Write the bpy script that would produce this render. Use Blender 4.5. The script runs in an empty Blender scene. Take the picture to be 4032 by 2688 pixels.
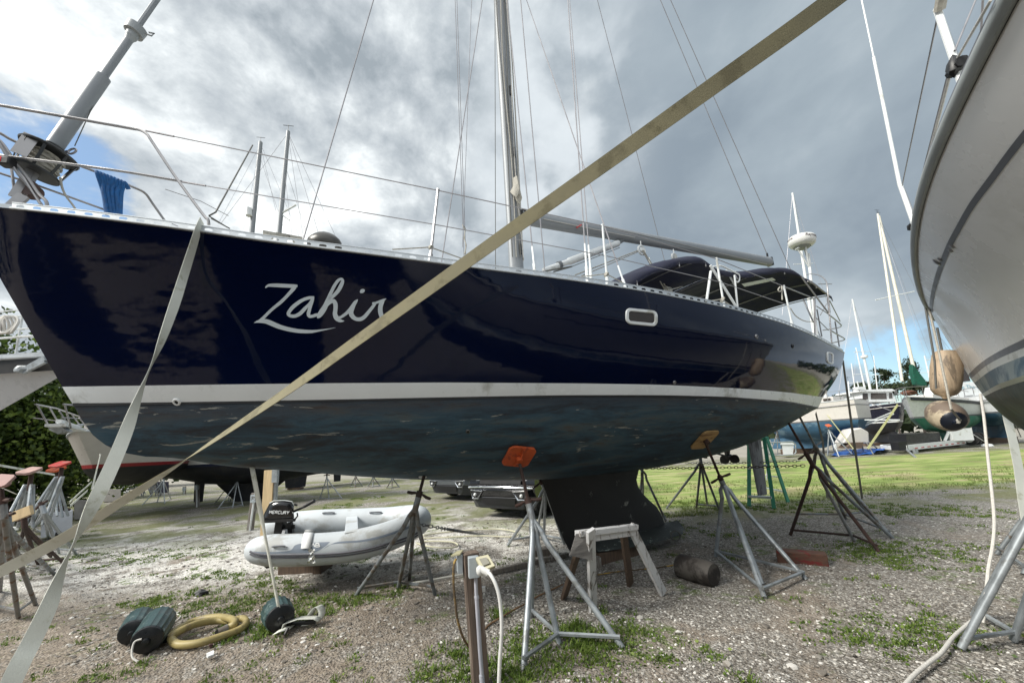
import bpy, bmesh, math, random
import numpy as np
from mathutils import Vector, Matrix, noise
from mathutils.bvhtree import BVHTree
random.seed(7); rng = np.random.default_rng(7)
SC = bpy.context.scene; COL = SC.collection
rad = math.radians
# ---------------------------------------------------------------- camera
H = 1.65; F = 1514.0; CX, CY = 2016.0, 1512.0; PITCH = rad(9.12); ROLL = rad(-3.1)
cam_d = bpy.data.cameras.new("camera"); cam = bpy.data.objects.new("camera", cam_d); COL.objects.link(cam)
cam_d.sensor_width = 36; cam_d.lens = F/4032*36; cam_d.shift_y = (CY-1344)/4032
cam_d.clip_start = .05; cam_d.clip_end = 3000
RM = (Matrix.Rotation(math.pi/2+PITCH, 3, 'X') @ Matrix.Rotation(ROLL, 3, 'Z'))
cam.location = (0, 0, H); cam.rotation_euler = RM.to_euler(); SC.camera = cam
C0 = Vector((0, 0, H)); RT = RM.transposed()
def ray(px, py): return RM @ Vector(((px-CX)/F, -(py-CY)/F, -1))
def proj(p):
    v = RT @ (Vector(p)-C0); return (CX-F*v.x/v.z, CY+F*v.y/v.z)
def G(px, py, z=0.0):
    d = ray(px, py); return C0+d*((z-H)/d.z)
def D(px, py, y):
    d = ray(px, py); return C0+d*(y/d.y)
# ---------------------------------------------------------------- exposure, sky, sun
SC.view_settings.view_transform = 'Standard'; SC.view_settings.look = 'None'
SC.view_settings.exposure = 1.0; SC.view_settings.gamma = 1
SUND = Vector((-.90, -.36, .86)).normalized()      # high, behind and left of the camera, through thin cloud
GLOWD = ray(700, 420).normalized()                  # brightest part of the cloud deck
SUN_EL = math.asin(SUND.z); SUN_AZ = math.atan2(SUND.x, SUND.y)
sl = bpy.data.lights.new("sun", 'SUN'); sl.energy = 2.5; sl.angle = rad(18); sl.color = (1, .96, .88)
so = bpy.data.objects.new("sun", sl); COL.objects.link(so)
so.rotation_euler = (-SUND).to_track_quat('-Z', 'Y').to_euler(); so.location = (0, 0, 30)
W = bpy.data.worlds.new("World"); SC.world = W; W.use_nodes = True
class NT:
    def __init__(s, tree): s.t = tree; s.N = tree.nodes; s.L = tree.links
    def n(s, typ, **kw):
        nd = s.N.new(typ)
        for k, v in kw.items():
            if k.startswith('i_'):
                key = k[2:]; key = int(key) if key.isdigit() else key.replace('_', ' ')
                s.set(nd.inputs[key], v)
            else: setattr(nd, k, v)
        return nd
    def set(s, inp, v):
        if isinstance(v, bpy.types.NodeSocket): s.L.new(v, inp)
        else:
            if hasattr(inp, 'default_value'):
                try: inp.default_value = v
                except Exception:
                    inp.default_value = tuple(v)+(1,) if len(v) == 3 else v
    def math(s, op, a, b=0.0, c=0.0, clamp=False):
        m = s.n('ShaderNodeMath', operation=op, use_clamp=clamp)
        s.set(m.inputs[0], a); s.set(m.inputs[1], b); s.set(m.inputs[2], c); return m.outputs[0]
    def vmath(s, op, a, b=(0, 0, 0)):
        m = s.n('ShaderNodeVectorMath', operation=op); s.set(m.inputs[0], a)
        if op == 'SCALE': s.set(m.inputs[3], b)
        else: s.set(m.inputs[1], b)
        return m.outputs['Value'] if op in ('DOT_PRODUCT', 'LENGTH', 'DISTANCE') else m.outputs[0]
    def noise(s, vec, scale, detail=4, rough=.55, dist=0.0, lac=2.0):
        m = s.n('ShaderNodeTexNoise'); s.L.new(vec, m.inputs['Vector'])
        m.inputs['Scale'].default_value = scale; m.inputs['Detail'].default_value = detail
        m.inputs['Roughness'].default_value = rough; m.inputs['Distortion'].default_value = dist
        m.inputs['Lacunarity'].default_value = lac
        return m.outputs['Fac']
    def voro(s, vec, scale, feat='F1', out='Distance', rnd=1.0):
        m = s.n('ShaderNodeTexVoronoi', feature=feat); s.L.new(vec, m.inputs['Vector'])
        m.inputs['Scale'].default_value = scale; m.inputs['Randomness'].default_value = rnd; return m.outputs[out]
    def ramp(s, fac, stops, interp='LINEAR'):
        m = s.n('ShaderNodeValToRGB'); s.set(m.inputs[0], fac); cr = m.color_ramp; cr.interpolation = interp
        while len(cr.elements) < len(stops): cr.elements.new(.5)
        for e, (p, c) in zip(cr.elements, stops):
            e.position = p; e.color = (c, c, c, 1) if not hasattr(c, '__len__') else (*c, 1)
        return m.outputs[0]
    def smooth(s, x, a, b):
        m = s.n('ShaderNodeMapRange', interpolation_type='SMOOTHSTEP'); s.set(m.inputs[0], x)
        m.inputs[1].default_value = a; m.inputs[2].default_value = b; return m.outputs[0]
    def mix(s, fac, a, b, typ='MIX'):
        m = s.n('ShaderNodeMix', data_type='RGBA', blend_type=typ)
        s.set(m.inputs[0], fac); s.set(m.inputs[6], a); s.set(m.inputs[7], b); return m.outputs[2]
    def sep(s, v):
        m = s.n('ShaderNodeSeparateXYZ'); s.L.new(v, m.inputs[0]); return m.outputs
    def comb(s, x, y, z):
        m = s.n('ShaderNodeCombineXYZ'); s.set(m.inputs[0], x); s.set(m.inputs[1], y); s.set(m.inputs[2], z); return m.outputs[0]
def build_sky():
    W.node_tree.nodes.clear(); t = NT(W.node_tree)
    tc = t.n('ShaderNodeTexCoord').outputs['Generated']; d = t.vmath('NORMALIZE', tc); x, y, z = t.sep(d)
    sky = t.n('ShaderNodeTexSky', sky_type='NISHITA', sun_disc=False); sky.sun_elevation = SUN_EL; sky.sun_rotation = SUN_AZ
    sky.air_density = 1.3; sky.dust_density = .6; sky.ozone_density = 2.0
    skyc = t.vmath('MULTIPLY', t.vmath('SCALE', sky.outputs[0], .11), (.50, .66, .78))
    zz = t.math('ADD', t.math('MAXIMUM', z, 0.0), .40)
    p = t.comb(t.math('DIVIDE', x, zz), t.math('DIVIDE', y, zz), 0.0)
    warp = t.n('ShaderNodeTexNoise'); t.L.new(p, warp.inputs['Vector']); warp.inputs['Scale'].default_value = 1.3; warp.inputs['Detail'].default_value = 3
    pw = t.vmath('ADD', p, t.vmath('SCALE', t.vmath('SUBTRACT', warp.outputs['Color'], (.5, .5, .5)), .5))
    big = t.noise(pw, 1.1, 5, .5); dw = t.vmath('ADD', t.vmath('MULTIPLY', d, (1, 1, 1.5)), t.vmath('SCALE', t.vmath('SUBTRACT', warp.outputs['Color'], (.5, .5, .5)), .22)); mid = t.noise(dw, 3.0, 7, .56); fine = t.noise(t.vmath('ADD', dw, (7, 3, 1)), 9.0, 6, .6)
    def lobe(px, py, w):      # soft patch of sky round a world direction
        v = ray(px, py).normalized(); dp = t.vmath('DOT_PRODUCT', d, tuple(v))
        return t.smooth(dp, math.cos(rad(w)), 1.0)
    # holes that show blue sky
    skyc = t.mix(.30, skyc, (.36, .42, .47, 1))
    hole = t.math('ADD', t.math('MULTIPLY', lobe(120, 690, 12), .80), t.math('MULTIPLY', t.math('MULTIPLY', lobe(1420, 890, 6.5), t.smooth(fine, .35, .62)), .9))
    hole = t.math('ADD', hole, t.math('MULTIPLY', lobe(3640, 1420, 11), .75)); hole = t.math('ADD', hole, t.math('MULTIPLY', lobe(2600, -1100, 22), .35))
    dens = t.math('ADD', t.math('MULTIPLY', mid, .75), t.math('MULTIPLY', fine, .35))
    dens = t.math('ADD', dens, .34); dens = t.math('SUBTRACT', dens, t.math('MULTIPLY', hole, .50))
    cov = t.smooth(dens, .48, .60)
    # cloud brightness: thin parts near the sun glow, thick parts are slate grey
    sund = t.vmath('DOT_PRODUCT', d, tuple(GLOWD)); glow = t.smooth(sund, .55, .96)
    thick = t.math('ADD', t.math('MULTIPLY', big, .75), t.math('MULTIPLY', mid, .35))
    base = t.ramp(thick, [(.38, (.38, .42, .445)), (.47, (.265, .305, .335)), (.52, (.215, .255, .288)), (.61, (.16, .195, .23))])
    lit = t.ramp(t.math('ADD', t.math('MULTIPLY', mid, .65), t.math('MULTIPLY', fine, .38)),
                 [(.42, (.205, .235, .26)), (.48, (.30, .33, .355)), (.52, (.37, .40, .42)), (.56, (.47, .50, .515)), (.60, (.60, .625, .63)), (.65, (.88, .90, .89))])
    cl = t.mix(glow, base, lit)
    # sunlit cumulus tower behind the mast
    tower = t.math('MULTIPLY', t.math('MAXIMUM', lobe(2230, 400, 13), lobe(2120, 640, 12)), t.smooth(t.noise(dw, 5.5, 5, .5), .36, .56))
    cl = t.mix(t.math('MULTIPLY', tower, .8), cl, (.45, .485, .51))
    low = t.smooth(z, .16, .0); cl = t.mix(t.math('MULTIPLY', low, .5), cl, (.38, .46, .56))
    col = t.mix(cov, skyc, cl)
    over = t.smooth(z, .80, .95); behind = t.math('MULTIPLY', t.smooth(y, -.1, -.6), t.smooth(z, .25, .6)); col = t.mix(t.math('MULTIPLY', t.math('MAXIMUM', over, behind), .9), col, (.95, .98, 1.0))
    gnd = t.smooth(z, .0, -.02); col = t.mix(gnd, col, (.16, .16, .13))
    bg = t.n('ShaderNodeBackground', i_Color=col); bg.inputs['Strength'].default_value = .92
    out = t.n('ShaderNodeOutputWorld'); t.L.new(bg.outputs[0], out.inputs[0])
build_sky()
# ---------------------------------------------------------------- materials
MAT = {}
def mat(name, col, rough=.6, metal=0.0, var=.15, vscale=6.0, bump=.0, bscale=40.0, coat=0.0, spec=.5, dirt=None, dirt_amt=.0, dscale=3.0, stretch=None, trans=0.0):
    if name in MAT: return MAT[name]
    m = bpy.data.materials.new(name); m.use_nodes = True; MAT[name] = m
    m.node_tree.nodes.clear(); t = NT(m.node_tree)
    out = t.n('ShaderNodeOutputMaterial'); b = t.n('ShaderNodeBsdfPrincipled'); t.L.new(b.outputs[0], out.inputs[0])
    vec = t.n('ShaderNodeTexCoord').outputs['Object']
    if stretch: vec = t.vmath('MULTIPLY', vec, stretch)
    n1 = t.noise(vec, vscale, 5, .6)
    f = t.ramp(n1, [(.3, 1-var), (.7, 1+var*.6)])
    c = t.mix(1.0, tuple(col)+(1,), f, 'MULTIPLY')
    if dirt is not None:
        n2 = t.noise(vec, dscale, 6, .65, .3); lo = .62-dirt_amt*.35
        c = t.mix(t.smooth(n2, lo, lo+.10), c, tuple(dirt)+(1,))
    t.L.new(c, b.inputs['Base Color'])
    b.inputs['Roughness'].default_value = rough; b.inputs['Metallic'].default_value = metal
    b.inputs['Coat Weight'].default_value = coat; b.inputs['Specular IOR Level'].default_value = spec
    b.inputs['Transmission Weight'].default_value = trans
    if rough > .2: t.L.new(t.ramp(n1, [(.3, max(0, rough-.1)), (.7, min(1, rough+.1))]), b.inputs['Roughness'])
    if bump:
        bn = t.n('ShaderNodeBump', i_Strength=bump); t.L.new(t.noise(vec, bscale, 5, .6), bn.inputs['Height']); bn.inputs['Distance'].default_value = .01
        t.L.new(bn.outputs[0], b.inputs['Normal'])
    return m
# ---------------------------------------------------------------- mesh helpers
class MB:
    def __init__(s): s.v = []; s.f = []; s.sm = []
    def add(s, vs, fs, sm=True):
        o = len(s.v); s.v += [tuple(p) for p in vs]; s.f += [tuple(i+o for i in f) for f in fs]; s.sm += [sm]*len(fs); return s
    def box(s, c, size, rot=None):
        c = Vector(c); h = [k/2 for k in size]; vs = []
        for dx in (-1, 1):
            for dy in (-1, 1):
                for dz in (-1, 1):
                    p = Vector((dx*h[0], dy*h[1], dz*h[2]))
                    if rot: p = rot @ p
                    vs.append(c+p)
        return s.add(vs, [(0, 1, 3, 2), (4, 6, 7, 5), (0, 4, 5, 1), (2, 3, 7, 6), (0, 2, 6, 4), (1, 5, 7, 3)], False)
    def hexa(s, p): return s.add(p, [(3, 2, 1, 0), (4, 5, 6, 7), (0, 1, 5, 4), (1, 2, 6, 5), (2, 3, 7, 6), (3, 0, 4, 7)], False)
    def bar(s, p, q, w, h, up=(0, 0, 1)):
        p, q = Vector(p), Vector(q); d = (q-p).normalized(); a = d.cross(Vector(up))
        if a.length < 1e-3: a = d.cross(Vector((1, 0, 0)))
        a.normalize(); b = a.cross(d).normalized(); a = a*w/2; b = b*h/2
        return s.hexa([p-a-b, p+a-b, p+a+b, p-a+b, q-a-b, q+a-b, q+a+b, q-a+b])
    def tube(s, pts, r, n=8, closed=False, cap=True, flat=1.0):
        pts = [Vector(p) for p in pts]; m = len(pts); rs = r if hasattr(r, '__len__') else [r]*m; rings = []; ref = None
        for i, p in enumerate(pts):
            if closed: d = pts[(i+1) % m]-pts[i-1]
            else: d = pts[min(i+1, m-1)]-pts[max(i-1, 0)]
            if d.length < 1e-9: d = Vector((0, 0, 1))
            d.normalize()
            if ref is None:
                ref = Vector((0, 0, 1)) if abs(d.z) < .9 else Vector((1, 0, 0))
                ref = (ref-d*ref.dot(d)).normalized()
            else:
                ref = ref-d*ref.dot(d)
                ref = ref.normalized() if ref.length > 1e-6 else d.orthogonal().normalized()
            b = d.cross(ref)
            rings.append([p+(ref*math.cos(2*math.pi*k/n)+b*math.sin(2*math.pi*k/n)*flat)*rs[i] for k in range(n)])
        vs = [q for rg in rings for q in rg]; fs = []
        for i in range(m if closed else m-1):
            j = (i+1) % m
            for k in range(n): fs.append((i*n+k, i*n+(k+1) % n, j*n+(k+1) % n, j*n+k))
        s.add(vs, fs)
        if cap and not closed: s.add(rings[0], [tuple(range(n))[::-1]], False); s.add(rings[-1], [tuple(range(n))], False)
        return s
    def lathe(s, p, q, prof, n=20, ribs=0, ribd=0.0):      # prof: (t along p-q in metres, radius)
        p, q = Vector(p), Vector(q); d = (q-p).normalized(); a = d.orthogonal().normalized(); b = d.cross(a); vs = []; fs = []
        for (tt, r) in prof:
            for k in range(n):
                an = 2*math.pi*k/n; rr = r*(1+ribd*math.cos(ribs*an)) if ribs else r
                vs.append(p+d*tt+(a*math.cos(an)+b*math.sin(an))*rr)
        for i in range(len(prof)-1):
            for k in range(n): fs.append((i*n+k, i*n+(k+1) % n, (i+1)*n+(k+1) % n, (i+1)*n+k))
        s.add(vs, fs)
        for i, rev in ((0, True), (len(prof)-1, False)):
            if prof[i][1] > 1e-4:
                c = vs[i*n:(i+1)*n]; s.add(c, [tuple(range(n))[::-1] if rev else tuple(range(n))], False)
        return s
    def grid(s, rows, sm=True, flip=False):
        m = len(rows[0]); vs = [p for r in rows for p in r]; fs = []
        for i in range(len(rows)-1):
            for k in range(m-1):
                f = (i*m+k, i*m+k+1, (i+1)*m+k+1, (i+1)*m+k); fs.append(f[::-1] if flip else f)
        return s.add(vs, fs, sm)
    def poly(s, pts): return s.add(pts, [tuple(range(len(pts)))], False)
    def prism(s, pts, off):
        off = Vector(off); n = len(pts); a = [Vector(p) for p in pts]; b = [p+off for p in a]
        return s.add(a+b, [tuple(range(n))[::-1], tuple(range(n, 2*n))]+[(i, (i+1) % n, n+(i+1) % n, n+i) for i in range(n)], False)
    def blob(s, c, r, seed=0, amp=.25, sub=1, scale=(1, 1, 1), fr=1.5):
        bm = bmesh.new(); bmesh.ops.create_icosphere(bm, subdivisions=sub, radius=1)
        vs = []
        for v in bm.verts:
            d = v.co.normalized(); k = 1+amp*noise.noise(d*fr+Vector((seed*3.1, seed*1.7, 0)))*1.6
            vs.append(Vector(c)+Vector((d.x*scale[0], d.y*scale[1], d.z*scale[2]))*r*k)
        fs = [tuple(v.index for v in f.verts) for f in bm.faces]; bm.free(); return s.add(vs, fs)
    def build(s, name, m, parent=None, bevel=0.0, sharp=40):
        me = bpy.data.meshes.new(name); me.from_pydata(s.v, [], s.f)
        me.polygons.foreach_set('use_smooth', [True]*len(s.f)); me.update()
        me.set_sharp_from_angle(angle=rad(sharp))
        if m is not None:
            for k in (m if isinstance(m, (list, tuple)) else [m]): me.materials.append(k)
        o = bpy.data.objects.new(name, me); COL.objects.link(o)
        if parent is not None:
            o.parent = parent; o.matrix_parent_inverse = Matrix.Translation(parent.location).inverted() if parent.type == 'EMPTY' else Matrix.Identity(4)
            if parent.type != 'EMPTY': o.matrix_parent_inverse = Matrix.Identity(4)
        if bevel:
            md = o.modifiers.new('bevel', 'BEVEL'); md.width = bevel; md.segments = 2; md.limit_method = 'ANGLE'
        return o
def sub(o, parent):      # parent a mesh in world coordinates under a part whose own matrix is identity
    o.parent = parent; o.matrix_parent_inverse = Matrix.Identity(4) if parent.parent is None else Matrix.Identity(4)
    return o
def tag(o, label=None, cat=None, group=None, kind=None):
    if label: o['label'] = label
    if cat: o['category'] = cat
    if group: o['group'] = group
    if kind: o['kind'] = kind
    return o
def thing(name, label, cat, loc, group=None):
    o = bpy.data.objects.new(name, None); COL.objects.link(o); o.location = loc; o.empty_display_size = .2
    return tag(o, label, cat, group)
def interp(pts):
    xs = [p[0] for p in pts]; ys = [p[1] for p in pts]; return lambda x: float(np.interp(x, xs, ys))
def smooth_pts(pts, k=6):
    pts = [tuple(p) for p in pts]; n = len(pts); out = []
    P = [np.array(p, float) for p in pts]
    for i in range(n-1):
        a, b, c, d = P[max(i-1, 0)], P[i], P[i+1], P[min(i+2, n-1)]
        for j in range(k):
            t = j/k; out.append(tuple(.5*((2*b)+(-a+c)*t+(2*a-5*b+4*c-d)*t*t+(-a+3*b-3*c+d)*t**3)))
    out.append(tuple(P[-1])); return out
def lerp(a, b, t): return a+(b-a)*t
def sstep(a, b, x):
    t = min(1, max(0, (x-a)/(b-a))); return t*t*(3-2*t)
# ---------------------------------------------------------------- ground
def m_ground():
    m = bpy.data.materials.new('gravel_ground'); m.use_nodes = True; m.node_tree.nodes.clear(); t = NT(m.node_tree)
    out = t.n('ShaderNodeOutputMaterial'); b = t.n('ShaderNodeBsdfPrincipled'); t.L.new(b.outputs[0], out.inputs[0])
    P = t.n('ShaderNodeNewGeometry').outputs['Position']; x, y, z = t.sep(P)
    Pw = P
    peb = t.n('ShaderNodeTexVoronoi', feature='F1'); t.L.new(P, peb.inputs['Vector']); peb.inputs['Scale'].default_value = 44
    pc = peb.outputs['Color']; pd = peb.outputs['Distance']; pr, pg, pb = t.sep(pc)
    peb2 = t.n('ShaderNodeTexVoronoi', feature='F1'); t.L.new(P, peb2.inputs['Vector']); peb2.inputs['Scale'].default_value = 90
    qr, qg, qb = t.sep(peb2.outputs['Color'])
    grav = t.ramp(pr, [(.0, (.095, .082, .068)), (.35, (.20, .178, .152)), (.62, (.32, .295, .26)), (.85, (.46, .44, .40)), (1, (.72, .70, .66))])
    grav2 = t.ramp(qr, [(.0, (.095, .082, .068)), (.5, (.245, .22, .19)), (.85, (.45, .43, .39)), (1, (.72, .70, .66))])
    grav = t.mix(.45, grav, grav2)
    grav = t.mix(1.0, grav, t.ramp(pd, [(.0, 1.15), (.6, .62)]), 'MULTIPLY')
    n1 = t.noise(P, .55, 5, .6, .4); n2 = t.noise(t.vmath('ADD', P, (11, 5, 0)), 1.7, 6, .65, .5); n3 = t.noise(P, 9, 5, .65); n4 = t.noise(t.vmath('ADD', P, (3, 31, 0)), .8, 6, .6, .6)
    n5 = t.noise(P, 60, 4, .7)
    dirt = t.ramp(t.math('ADD', t.math('MULTIPLY', n3, .6), t.math('MULTIPLY', n5, .4)), [(.3, (.10, .082, .062)), (.5, (.215, .18, .146)), (.68, (.36, .32, .27))])
    shell = t.ramp(qg, [(0, (.34, .31, .27)), (.5, (.55, .53, .49)), (1, (.85, .84, .81))])
    grass = t.ramp(t.math('ADD', t.math('MULTIPLY', n3, .5), t.math('MULTIPLY', n5, .5)), [(.3, (.03, .05, .012)), (.5, (.075, .12, .022)), (.7, (.14, .18, .045))])
    # lower left: brown dirt with dead grass; a strip of white shell; right: grey gravel
    left = t.smooth(t.math('ADD', t.math('MULTIPLY', x, -1.0), t.math('MULTIPLY', t.math('SUBTRACT', n1, .5), 3.5)), .35, 1.6)
    dirtm = t.math('MULTIPLY', t.math('MULTIPLY', left, t.smooth(y, 6.2, 4.4)), t.smooth(n2, .34, .50))
    dirtm = t.math('MAXIMUM', dirtm, t.math('MULTIPLY', t.smooth(n4, .53, .64), .85))
    c = t.mix(dirtm, grav, dirt)
    band = t.math('MULTIPLY', t.smooth(y, 5.0, 6.2), t.smooth(y, 13, 8))
    shm = t.math('MULTIPLY', band, t.smooth(t.math('ADD', x, t.math('MULTIPLY', n1, 3)), 5.0, 2.0))
    shm = t.math('MULTIPLY', shm, t.smooth(n2, .40, .54))
    c = t.mix(t.math('MULTIPLY', shm, .85), c, shell)
    # small clumps of weeds everywhere
    wm = t.math('MULTIPLY', t.smooth(n2, .56, .66), t.smooth(n3, .40, .56)); c = t.mix(t.math('MULTIPLY', wm, .85), c, grass)
    # olive bands across the lot on the left, beyond the boat
    ob = t.math('MULTIPLY', t.smooth(y, 7.0, 9.5), t.smooth(n4, .42, .56)); ob = t.math('MULTIPLY', ob, .75)
    c = t.mix(ob, c, t.mix(n3, (.075, .10, .03, 1), (.17, .17, .065, 1)))
    # lawn
    P2 = t.vmath('MULTIPLY', P, (.35, 1.0, 1.0)); nn = t.noise(P2, 1.1, 7, .68, .3)
    edge = t.math('ADD', y, t.math('MULTIPLY', t.math('SUBTRACT', n2, .5), 1.6)); edge = t.math('SUBTRACT', edge, t.math('MULTIPLY', x, .12))
    lawn = t.math('MULTIPLY', t.smooth(edge, 8.6, 9.5), t.smooth(t.math('ADD', x, t.math('MULTIPLY', t.math('SUBTRACT', n1, .5), 4)), .5, 3.2))
    lawn = t.math('MULTIPLY', lawn, t.smooth(t.math('ADD', y, t.math('MULTIPLY', n2, 2)), 23.6, 22.2))
    lc = t.ramp(nn, [(.30, (.075, .085, .03)), (.42, (.14, .19, .05)), (.52, (.23, .295, .085)), (.60, (.34, .31, .16)), (.75, (.38, .33, .22))])
    lc = t.mix(1.0, lc, t.ramp(n5, [(.3, .65), (.7, 1.25)]), 'MULTIPLY')
    lc = t.mix(t.math('MULTIPLY', t.smooth(n4, .50, .62), .6), lc, t.mix(n3, (.13, .12, .05, 1), (.30, .25, .15, 1)))
    lawn = t.math('MULTIPLY', lawn, t.ramp(nn, [(.62, 1), (.9, .55)]))
    c = t.mix(lawn, c, lc)
    far = t.smooth(y, 26, 29); c = t.mix(far, c, t.mix(n1, (.16, .15, .12, 1), (.36, .34, .30, 1)))
    c = t.vmath('SCALE', c, 1.22); t.L.new(c, b.inputs['Base Color']); b.inputs['Roughness'].default_value = .9; b.inputs['Specular IOR Level'].default_value = .25
    hgt = t.math('ADD', t.math('MULTIPLY', t.ramp(pd, [(0, 1), (.7, 0)]), .6), t.math('MULTIPLY', n5, .5))
    bn = t.n('ShaderNodeBump', i_Strength=1.0); bn.inputs['Distance'].default_value = .026; t.L.new(hgt, bn.inputs['Height']); t.L.new(bn.outputs[0], b.inputs['Normal'])
    return m
def ground_z(x, y):
    k = noise.noise(Vector((x*.45, y*.45, 0)))*.035+noise.noise(Vector((x*1.7, y*1.7, 3)))*.012
    return k*max(0.0, min(1.0, (40-abs(y))/20))-.012
def build_ground():
    mb = MB(); xs = list(np.linspace(-9, 12, 120)); xs = [-900, -200, -60, -25, -14]+xs+[17, 28, 60, 200, 900]
    ys = [-400, -60, -20, -8, -3]+list(np.linspace(0, 22, 110))+[26, 32, 45, 80, 200, 900]
    mb.grid([[Vector((x, y, ground_z(x, y))) for x in xs] for y in ys], flip=False)
    o = mb.build('ground', m_ground()); tag(o, kind='structure'); return o
ground = build_ground()
# ---------------------------------------------------------------- the navy sailboat
K0 = G(2400, 2185); K0.z = 0; TH = rad(29)
U = Vector((math.cos(TH), math.sin(TH), 0)); NV = Vector((math.sin(TH), -math.cos(TH), 0))
def WS(s, b, z): return Vector((K0.x+U.x*s+NV.x*b, K0.y+U.y*s+NV.y*b, z))
def NB(px, py, b=0.0):
    d = ray(px, py); k = ((K0-C0).dot(NV)+b)/d.dot(NV); return C0+d*k
def sb(p):
    q = Vector(p)-K0; return q.dot(U), q.dot(NV), p[2]
BM = 1.95
def b_top(u): return BM*(math.sin(math.pi/2*min(1, (u+.004)/.62))**.80) if u < .62 else BM*(1-.27*((u-.62)/.38)**2)
def b_wl(u): return BM*.93*(math.sin(math.pi/2*min(1, u/.62))**1.05) if u < .62 else BM*.93*(1-.42*((u-.62)/.38)**2)
f_sheer = interp([(-260, 790), (-150, 803), (115, 827), (450, 866), (775, 908), (1000, 943), (1281, 979), (1561, 1014), (1795, 1045), (1900, 1059), (2219, 1099), (2538, 1146), (2857, 1210), (3080, 1271), (3200, 1320), (3325, 1389)])
f_l1 = interp([(240, 1522), (800, 1514), (1300, 1508), (1750, 1505), (2300, 1509), (2600, 1514), (2919, 1529), (3110, 1545), (3240, 1563)])
f_l2 = interp([(287, 1591), (895, 1582), (1400, 1573), (1714, 1566), (2200, 1557), (2600, 1557), (2855, 1564), (3110, 1583), (3222, 1604)])
f_sil = interp([(574, 1797), (820, 1832), (1187, 1855), (1359, 1872), (1663, 1889), (1952, 1890), (2135, 1890), (2513, 1852), (2700, 1820), (2951, 1755), (3046, 1704), (3120, 1662), (3219, 1604)])
def fitz(s, b, fn, z=2.0):
    for _ in range(14):
        p = WS(s, b, z); q = proj(p); z += (q[1]-fn(q[0]))*p.y/F
    return z
def fit_s_for_x(px, b, fn, s=5.5):
    for _ in range(40):
        z = fitz(s, b, fn); q = proj(WS(s, b, z)); s += (px-q[0])*.002
    return s
stem_px = [(-150, 815), (0, 1123), (172, 1404), (247, 1522), (287, 1591), (321, 1651), (367, 1714), (419, 1754), (476, 1780), (574, 1797)]
stem = [(lambda r: (r[0], r[2]))(sb(NB(*p))) for p in stem_px]
NU = 72
us = [i/NU for i in range(NU+1)]; us = [u**1.25 for u in us]
def level(s0, s1, bf, fn, z0):
    out = []
    for u in us:
        s = lerp(s0, s1, u); b = bf(u); out.append((s, b, fitz(s, b, fn, 2.2)))
    return out
sh = level(stem[0][0], fit_s_for_x(3325, b_top(1), f_sheer), b_top, f_sheer, 3.5)
l1 = level(stem[3][0], fit_s_for_x(3240, lerp(b_top(1), b_wl(1), .55), f_l1), lambda u: lerp(b_top(u), b_wl(u), .82) if u < .6 else lerp(b_top(u), b_wl(u), lerp(.82, .55, (u-.6)/.4)), f_l1, 2.3)
l2 = level(stem[4][0], fit_s_for_x(3222, b_wl(1), f_l2), b_wl, f_l2, 2.1)
def smooth_level(L, it=3):
    L = [list(p) for p in L]
    for _ in range(it):
        z = [p[2] for p in L]
        for i in range(1, len(L)-1): L[i][2] = (z[i-1]+2*z[i]+z[i+1])/4
    return L
sh, l1, l2 = smooth_level(sh), smooth_level(l1), smooth_level(l2)
def topside_row(k, mid=None):
    s0, b0, z0 = sh[k]; s1, b1, z1 = l1[k]; u = us[k]; rows = []
    for j in range(9):
        v = j/8; b = lerp(b0, b1, v); bul = 4*v*(1-v); b += bul*(.07*sstep(.25, .7, u)-.05*sstep(.0, .06, u)*(1-sstep(.1, .4, u)))
        rows.append((lerp(s0, s1, v), b, lerp(z0, z1, v)))
    return rows
top_rows = [topside_row(k) for k in range(NU+1)]
# bottom
NA = 12
stem_low = stem[4:]
sl_len = [0]
for a, c in zip(stem_low[:-1], stem_low[1:]): sl_len.append(sl_len[-1]+math.hypot(a[0]-c[0], a[1]-c[1]))
def stem_at(v):
    d = v*sl_len[-1]; return (float(np.interp(d, sl_len, [p[0] for p in stem_low])), float(np.interp(d, sl_len, [p[1] for p in stem_low])))
end4 = l2[-1][0]-.35
def sect(k, z4):
    u = us[k]; s2, b2, z2 = l2[k]; w = sstep(0, .16, u); out = []
    for j in range(NA+1):
        v = j/NA; a = v*math.pi/2; ss, zs = stem_at(v)
        s = lerp(ss, lerp(s2, end4, v) if k == NU else lerp(l2[-1][0], end4, v), 0) if False else lerp(ss, lerp(l2[-1][0], end4, v), u)
        ex = lerp(1.25, .95, sstep(.0, .5, u)); b = b2*(math.cos(a)**ex if j < NA else 0.0)
        g_ell = math.sin(a)**lerp(1.0, 1.25, sstep(0, .5, u)); g0 = (stem[4][1]-zs)/(stem[4][1]-stem[-1][1])
        g = lerp(g0, g_ell, w); out.append((s, b, z2-(z2-z4)*g))
    return out
bot_rows = []; zprev = stem[-1][1]
for k in range(NU+1):
    z4 = zprev
    if k == 0: z4 = stem[-1][1]
    else:
        for _ in range(30):
            r = sect(k, z4); best = -1e9
            for q in r[3:]:
                p = WS(*q); c = proj(p); e = c[1]-f_sil(c[0])
                if e > best: best = e; dep = p.y
            z4 += best*dep/F*.7
        w = sstep(0, .06, us[k]); z4 = lerp(stem[-1][1], z4, w)
    zprev = z4; bot_rows.append(z4)
for _ in range(6):
    z = bot_rows[:]
    for i in range(1, NU): bot_rows[i] = (z[i-1]+2*z[i]+z[i+1])/4
bot_rows = [sect(k, z) for k, z in enumerate(bot_rows)]
print('hull z4', [round(r[-1][2], 2) for r in bot_rows[::8]], 's', sh[0][0], sh[-1][0], l2[-1], [round(p[2], 2) for p in sh[::12]], [round(p[2], 2) for p in l2[::12]])
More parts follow.
